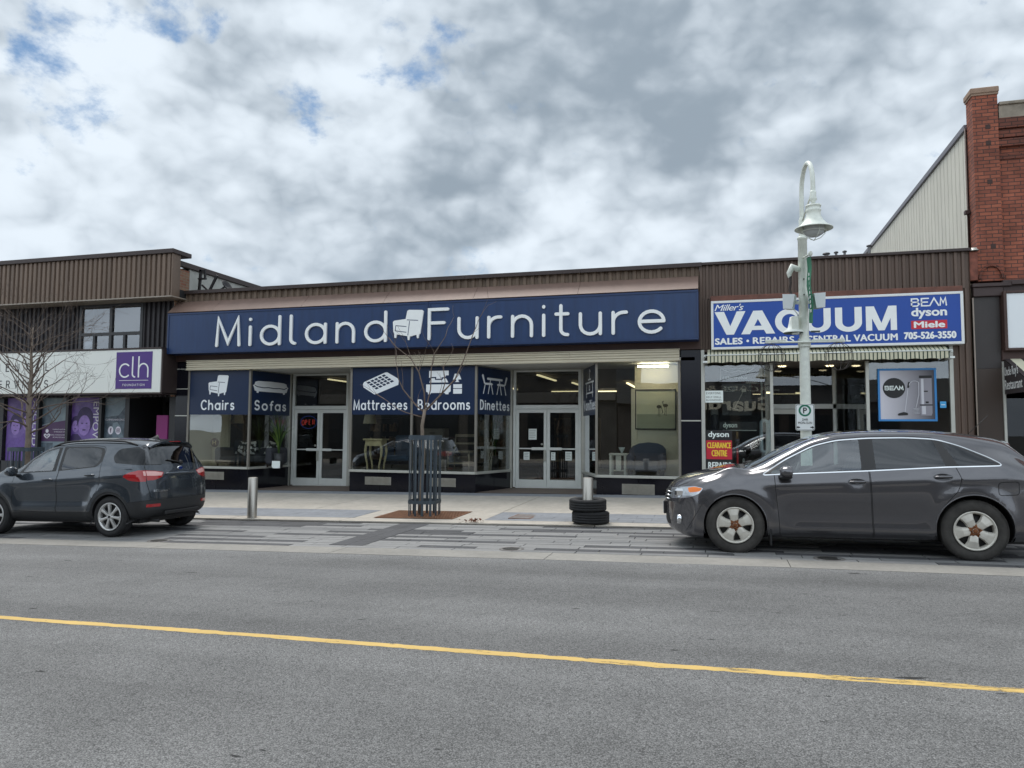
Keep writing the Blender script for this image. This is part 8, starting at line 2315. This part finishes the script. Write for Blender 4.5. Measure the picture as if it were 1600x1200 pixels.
# ---------------------------------------------------------------- small blue-grey SUV on the left
def small_suv():
    P = dict(L=4.05, round=.06, kf=.36, pf=2.8, lf=.38, kr=.16, pr=3.2, lr=.35,
      zt=[(0, .78), (.04, .88), (.12, .96), (.3, 1.03), (.6, 1.08), (.85, 1.11), (.98, 1.14), (1.2, 1.28), (1.5, 1.465), (1.75, 1.575), (2.0, 1.635), (2.3, 1.665), (2.8, 1.665), (3.3, 1.645), (3.6, 1.62), (3.74, 1.597), (3.80, 1.52), (3.87, 1.37), (3.95, 1.18), (4.0, 1.07), (4.03, .98), (4.05, .82)],
      zs=[(0, .66), (.1, .76), (.3, .88), (.6, .96), (.9, 1.0), (1.3, 1.035), (2.2, 1.08), (2.9, 1.135), (3.4, 1.185), (3.75, 1.19), (3.92, 1.12), (4.0, .99), (4.05, .76)],
      zr=[(0, .72), (.05, .80), (.12, .88), (.3, .965), (.6, 1.035), (.85, 1.115), (1.0, 1.085), (1.2, 1.15), (1.4, 1.28), (1.7, 1.45), (1.95, 1.525), (2.3, 1.56), (2.8, 1.565), (3.3, 1.55), (3.6, 1.525), (3.74, 1.50), (3.82, 1.40), (3.9, 1.235), (3.97, 1.08), (4.02, .96), (4.05, .79)],
      w=[(0, .74), (.15, .80), (.4, .85), (.8, .875), (1.3, .87), (2.4, .87), (3.2, .88), (3.6, .87), (3.9, .84), (4.05, .80)],
      wr=[(0, .54), (.3, .66), (.7, .71), (1.0, .72), (1.3, .69), (1.7, .625), (2.1, .585), (2.7, .57), (3.3, .54), (3.7, .515), (3.9, .57), (4.05, .61)],
      zb=[(0, .34), (.06, .28), (.2, .22), (.6, .21), (1, .24), (3.0, .25), (3.6, .27), (3.85, .30), (4.05, .40)])
    FX, RX, RW = .80, 3.32, .338
    def disp(x, z):
        d = 0.0
        for cx_ in (FX, RX):
            rr = math.hypot(x-cx_, z-RW); d += .026*gauss(rr-.46, .07)*(1 if z > .3 else .3)
        if 1.2 < x < 2.95:
            k = min(1, (x-1.2)/.2, (2.95-x)/.2); d -= .022*k*gauss(z-.62, .13); d += .016*k*gauss(z-.46, .04)
        lz = .90+.05*(x-1.0)
        if x > .6: d += .012*gauss(z-lz, .03)*min(1, (x-.6)/.4)
        d += .022*gauss(z-.98, .06)*max(0, min(1, (x-3.0)/.4))
        return d
    P['disp'] = disp
    sh = Shell(P)
    slope = .0235
    XR, YT = SUV_X, SUV_Y
    X0, Yc = XR-RX, YT+.875
    z0 = G(XR, YT)+.006
    root = thing('parked_car', (X0, Yc, z0-slope*RX), 'small dark blue-grey SUV with roof rails parked before the office building', 'car')
    OFF[root] = Vector(); root.rotation_euler = (0, -slope, 0)
    PAINT = mat('blue_grey_paint', hexc(60, 67, 75), .24, .55, coat=1.0, var=.02, vscale=2, dark_back=True)
    doorF = [(1.2, 1.04), (1.21, .80), (1.24, .42), (2.16, .40), (2.17, .80), (2.16, 1.07), (2.1, 1.515), (1.98, 1.513), (1.72, 1.455), (1.4, 1.265)]
    doorR = roundp([(2.115, 1.52), (2.17, 1.07), (2.18, .80), (2.175, .40), (2.84, .41), (2.90, .55), (3.05, .74), (3.12, .95), (3.06, 1.18), (2.98, 1.5), (2.7, 1.533), (2.3, 1.531)], [0, 0, 0, .02, .05, .08, .1, .1, .1, .08, .1, .1])
    dloF = roundp([(1.26, 1.062), (2.1, 1.094), (2.045, 1.5), (1.96, 1.497), (1.71, 1.437), (1.4, 1.25)], [.02, .02, .02, .05, .06, .05])
    gF = roundp([(1.36, 1.085), (2.02, 1.108), (1.975, 1.483), (1.95, 1.481), (1.72, 1.423), (1.46, 1.26)], .03)
    dloR = roundp([(2.14, 1.097), (2.98, 1.165), (3.05, 1.275), (2.965, 1.48), (2.7, 1.515), (2.3, 1.515), (2.085, 1.505)], [.02, .06, .08, .06, .06, .06, .02])
    gR = roundp([(2.2, 1.118), (2.93, 1.178), (2.985, 1.275), (2.91, 1.463), (2.68, 1.493), (2.3, 1.493), (2.15, 1.485)], .05)
    for s in (-1, 1):
        fl = sh.side(s); k = 'l' if s < 0 else 'r'
        flo = lambda f: f.normal.y*s > .1 and f.calc_center_median().y*s > .45
        sh.cut('arch', archpoly(FX, RW, .375), filt=flo); sh.cut('arch', archpoly(RX, RW, .380), filt=flo)
        # dark plastic along the sills and round the arches
        for cx_ in (FX, RX): sh.cut('cladding:'+k, archpoly(cx_, RW, .42), filt=flo, only=['body'])
        sh.cut('cladding:'+k, [(1.0, .1), (3.0, .1), (3.0, .44), (2.86, .415), (1.24, .405), (1.1, .45)], filt=lambda f: f.calc_center_median().y*s > .3, only=['body'])
        for nm, p in (('door:f'+k, doorF), ('door:r'+k, doorR)):
            sh.cut('seam', offsetp(p, .004), filt=fl, only=['body', 'door:f'+k]); sh.cut(nm, offsetp(p, -.004), filt=fl, only=['seam'])
        for d_, g_, t_ in ((dloF, gF, 'f'), (dloR, gR, 'r')):
            sh.cut('window_trim:'+t_+k, d_, filt=sh.sidew(s), only=['body', 'seam', 'door:f'+k, 'door:r'+k]); sh.cut('side_window:'+t_+k, g_, filt=fl, only=['window_trim:'+t_+k])
        # dark quarter glass sweeping round to the tailgate
        q = roundp([(3.22, 1.34), (3.34, 1.225), (3.74, 1.195), (3.95, 1.18), (3.86, 1.40), (3.78, 1.512), (3.60, 1.495), (3.26, 1.462)], [.05, .05, .02, .01, .01, .02, .02, .05])
        sh.cut('quarter_glass:'+k, q, filt=lambda f: f.normal.y*s > .12 and f.calc_center_median().y*s > .4, only=['body'])
        tl = roundp([(3.57, 1.01), (3.70, .935), (3.86, .915), (4.2, .915), (4.2, 1.095), (3.84, 1.10), (3.70, 1.075)], [.04, .05, .02, 0, 0, .02, .04])
        sh.cut('tail_light:'+k, tl, filt=lambda f: f.calc_center_median().y*s > .60 and f.calc_center_median().x > 3.4, only=['body'])
        rear = lambda f: f.normal.x > .25 and f.calc_center_median().y*s > 0
        ty = [(s*a, b) for a, b in ((.82, .915), (.82, 1.105), (.55, 1.085), (.40, 1.06), (.45, .98), (.60, .93))]
        sh.cut('tail_light:'+k, roundp(ty, .03), ax=(1, 2), filt=rear, only=['body'])
        tc_ = [(s*a, b) for a, b in ((.75, 1.01), (.75, 1.085), (.55, 1.075), (.42, 1.05), (.46, 1.0), (.6, 1.005))]
        sh.cut('clear_lens:'+k, tc_, ax=(1, 2), filt=rear, only=['tail_light:'+k])
        bpy_ = [(3.70, .1), (4.2, .1), (4.2, .62), (3.72, .57), (3.60, .545)]
        sh.cut('bumper', bpy_, filt=lambda f: f.calc_center_median().y*s > .0 and f.calc_center_median().x > 3.5, only=['body'])
        sh.cut('seam', [(3.60, .545), (3.72, .57), (4.2, .62), (4.2, .628), (3.72, .578), (3.60, .553)], filt=lambda f: f.calc_center_median().y*s > .0 and f.calc_center_median().x > 3.5, only=['body'])
        hl = roundp([(.0, .80), (.1, .74), (.36, .78), (.56, .90), (.40, .905), (.1, .86)], .03)
        sh.cut('headlight:'+k, hl, filt=lambda f: f.calc_center_median().y*s > .38 and f.calc_center_median().x < .7, only=['body'])
    rear = lambda f: f.normal.x > .22
    gate = roundp([(-.66, .625), (.66, .625), (.72, .90), (.70, 1.17), (.55, 1.55), (-.55, 1.55), (-.70, 1.17), (-.72, .90)], .03)
    sh.cut('seam', offsetp(gate, .004), ax=(1, 2), filt=rear, only=['body', 'tail_light:l', 'tail_light:r', 'clear_lens:l', 'clear_lens:r'])
    # put the lamp halves back inside the gate outline, then the gate panel itself
    for s, k in ((-1, 'l'), (1, 'r')):
        ty = [(s*a, b) for a, b in ((.712, .93), (.712, 1.10), (.55, 1.085), (.40, 1.06), (.45, .98), (.60, .93))]
        sh.cut('tail_light:'+k, roundp(ty, .02), ax=(1, 2), filt=rear, only=['seam'])
        sh.cut('clear_lens:'+k, [(s*a, b) for a, b in ((.70, 1.01), (.70, 1.085), (.55, 1.075), (.42, 1.05), (.46, 1.0), (.6, 1.005))], ax=(1, 2), filt=rear, only=['tail_light:'+k])
    sh.cut('tailgate', offsetp(gate, -.005), ax=(1, 2), filt=rear, only=['seam'])
    rw = roundp([(-.665, 1.195), (.665, 1.195), (.525, 1.53), (-.525, 1.53)], .05)
    sh.cut('rear_window', rw, ax=(1, 2), filt=lambda f: f.normal.x > .1, only=['body', 'seam', 'tailgate', 'quarter_glass:l', 'quarter_glass:r'])
    top = lambda f: f.normal.z > .15
    wsh = roundp([(1.0, -.62), (1.0, .62), (1.15, .685), (1.45, .65), (1.74, .555), (1.78, .28), (1.79, 0), (1.78, -.28), (1.74, -.555), (1.45, -.65), (1.15, -.685)], .03)
    sh.cut('windshield', wsh, ax=(0, 1), filt=top, only=['body'])
    hood = [(.16, -.46), (.16, .46), (.34, .60), (.7, .665), (.96, .69), (.96, -.69), (.7, -.665), (.34, -.60)]
    sh.cut('seam', offsetp(hood, .004), ax=(0, 1), filt=lambda f: f.normal.z > .35, only=['body']); sh.cut('hood', offsetp(hood, -.004), ax=(0, 1), filt=lambda f: f.normal.z > .35, only=['seam'])
    front = lambda f: f.normal.x < -.25
    sh.cut('grille', roundp([(-.42, .48), (.42, .48), (.50, .74), (-.50, .74)], .05), ax=(1, 2), filt=front, only=['body'])
    M_SEAM = MATS['panel_gap']
    mats = {'body': [PAINT, M_SEAM], 'door': PAINT, 'window_trim': M_PLAST, 'side_window': G_CARDRK, 'cladding': mat('dark_cladding', (.020, .021, .023), .5), 'quarter_glass': G_QUART, 'tail_light': M_REDL, 'clear_lens': M_REDC,
            'bumper': MATS.get('dark_cladding') or M_PLAST, 'headlight': M_REFL, 'tailgate': PAINT, 'rear_window': G_REAR, 'windshield': G_CARCLR, 'hood': PAINT, 'grille': M_PLAST}
    lips = []
    for s in (-1, 1):
        for cx_, ra in ((FX, .375), (RX, .380)): lips.append(liner(sh, root, cx_, RW, ra, s))
    out = sh.emit(mats, root, rename={'clear_lens:l': 'reverse_light', 'clear_lens:r': 'reverse_light', 'quarter_glass:l': 'quarter_window', 'quarter_glass:r': 'quarter_window'}, skip=('arch',))
    for nm in ('side_window:fl', 'side_window:fr'): out[nm].data.materials[0] = G_CARCLR
    M_CL = MATS['dark_cladding']
    for l in lips:
        mb = MB(); mb.tube(l, .009, 6); mb.build('arch_lip', M_CL, root, local=True)
    for s, k in ((-1, 'l'), (1, 'r')):
        for nm, (x, z) in (('door:f'+k, (1.98, .955)), ('door:r'+k, (2.88, 1.03))): handle(out[nm], sh, x, z, s, PAINT)
        yb = sh.y_at(1.32, 1.02, s)
        mb = MB(Matrix.Translation((1.30, yb+s*.15, 1.10)) @ Matrix.Rotation(R(-10*s), 4, 'Z')); mb.lathe([(.001, -.085), (.05, -.08), (.085, -.05), (.095, 0), (.095, .03), (.088, .04), (.001, .038)], (0, 0, 0), 'X', 22)
        for i, p in enumerate(mb.v): mb.v[i] = Vector((p.x, (p.y-(yb+s*.15))*1.15+(yb+s*.15), (p.z-1.10)*.9+1.10))
        mr = mb.build('mirror', PAINT, root, local=True)
        mb = MB(); mb.bar((1.27, yb-s*.02, 1.03), (1.30, yb+s*.12, 1.04), .11, .03); mb.build('mirror_arm', M_PLAST, mr, local=True)
        wheel(root, FX, s, .875, RW, .222, .205, 'alloy', M_TYRE, M_ALLOY, .2); wheel(root, RX, s, .875, RW, .222, .205, 'alloy', M_TYRE, M_ALLOY, .1)
        # roof rail
        mb = MB(); pts = []
        for i in range(15):
            x = 1.80+1.75*i/14; y = s*(.575-.045*i/14); lift = .035*min(1, i/1.5, (14-i)/1.5); pts.append((x, y, sh.z_at(x, y)+lift))
        mb.tube(pts, .016, 8); mb.build('roof_rail', M_PLAST, root, local=True)
        # bumper reflector
        yr = s*.66; 
        mb = MB(); pts = [(sh.x_at(s*q, .50, 1)+.004, s*q) for q in (.50, .58, .66, .73)]
        V = []
        for i, (x, y) in enumerate(pts): V += [(x, y, .485-.012*i*.0), (x+.004, y, .535)]
        mb.add(V, [(2*i, 2*i+2, 2*i+3, 2*i+1) for i in range(3)]); mb.build('reflector', M_REDL, root, local=True)
    # spoiler over the rear glass
    mb = MB(); V = []
    for i in range(17):
        y = -.52+1.04*i/16; z = sh.z_at(3.62, y); k_ = abs(y/.52)**2.5
        V += [(3.56, y, z+.004), (3.86-.06*k_, y, z-.022-.01*k_), (3.86-.06*k_, y, z-.05-.01*k_), (3.76, y, z-.09)]
    mb.add(V, [(4*i+j, 4*i+(j+1) % 4, 4*i+4+(j+1) % 4, 4*i+4+j) for i in range(16) for j in range(4)]+[(0, 1, 2, 3), (64, 67, 66, 65)]); mb.build('spoiler', PAINT, root, local=True)
    mb = MB(); mb.box(3.855, 3.868, -.13, .13, 1.572, 1.584); mb.build('brake_light', M_REDL, root, local=True)
    # shark fin aerial
    mb = MB(); zf = sh.z_at(3.42, 0)
    V = []
    for (x, w_, h_) in ((3.32, .004, .002), (3.40, .022, .025), (3.47, .026, .060), (3.50, .016, .066), (3.52, .02, .01)): V += [(x, -w_, zf-.006), (x, 0, zf+h_), (x, w_, zf-.006)]
    mb.smooth = True; mb.add(V, [(3*i, 3*i+3, 3*i+4, 3*i+1) for i in range(4)]+[(3*i+1, 3*i+4, 3*i+5, 3*i+2) for i in range(4)]+[(12, 13, 14)]); mb.build('fin_aerial', M_PLAST, root, local=True)
    # tailgate details
    tg = out['tailgate']
    mb = MB(); pts = [(sh.x_at(y, 1.03, 1)+.012, y, 1.03) for y in [-.36+.72*i/10 for i in range(11)]]; mb.tube(pts, .016, 8, flat=((1, 0, 0), .6), dome=True); mb.build('handle', M_CHROME if False else mat('gate_strip', hexc(88, 98, 108), .2, .7, coat=1), tg, local=True)
    mb = MB(); xb = sh.x_at(0, 1.115, 1)
    mb.lathe([(.001, .010), (.032, .009), (.036, .0)], (xb, 0, 1.115), 'X', 24)
    for i, p in enumerate(mb.v): mb.v[i] = Vector((p.x, p.y*1.9, 1.115+(p.z-1.115)*.95))
    mb.build('badge_rim', M_CHROME, tg, local=True)
    mb = MB(); mb.lathe([(.001, .0125), (.028, .0115)], (xb, 0, 1.115), 'X', 24)
    for i, p in enumerate(mb.v): mb.v[i] = Vector((p.x, p.y*2.0, 1.115+(p.z-1.115)*.92))
    mb.build('badge', mat('badge_blue', hexc(30, 54, 120), .25, .3), tg, local=True)
    def gate_text(body, y0, y1, z0_, z1_):
        m3 = MB(); put_text(m3, body, y0, y1, z0_, z1_, bold=.02, spacing=1.1)
        q = MB(); q.v = [Vector((sh.x_at(p.x, p.z, 1)+.005-p.y, p.x, p.z)) for p in m3.v]; q.f, q.m, q.sm = m3.f, m3.m, m3.sm
        q.build('lettering', M_CHROME, tg, local=True)
    gate_text('ECOSPORT', -.62, -.32, .735, .768); gate_text('SE', .48, .56, .735, .768)
    mb = MB(); a = (sh.x_at(.05, 1.21, 1)+.02, .05, 1.21); b = (sh.x_at(-.30, 1.26, 1)+.022, -.26, 1.265); mb.tube([a, b], .011, 6); mb.lathe([(.001, .03), (.035, .028), (.04, -.01)], (a[0]-.015, a[1], a[2]), 'X', 14); mb.build('rear_wiper', M_PLAST, root, local=True)
    mb = MB(); xg = sh.x_at(0, .44, 1); mb.box(xg-.02, xg+.006, -.42, .42, .34, .40, .01); mb.build('bumper_insert', M_PLAST, root, local=True)
    mb = MB(); mb.tube([(3.4, -.45, .25), (3.95, -.45, .24)], .028, 10); mb.build('exhaust', M_PLAST, root, local=True)
    mb = MB(); mb.box(.5, 3.75, -.66, .66, .21, .30); mb.build('underbody', M_PLAST, root, local=True)
    cabin(root, P, ((1.85, 'f'), (2.65, 'r')), .40, .72, 1.3, .62, 1.24, 1.05, 1.46, 1.04)
    return root
SUV_X, SUV_Y = -9.85, -7.90
small_suv()
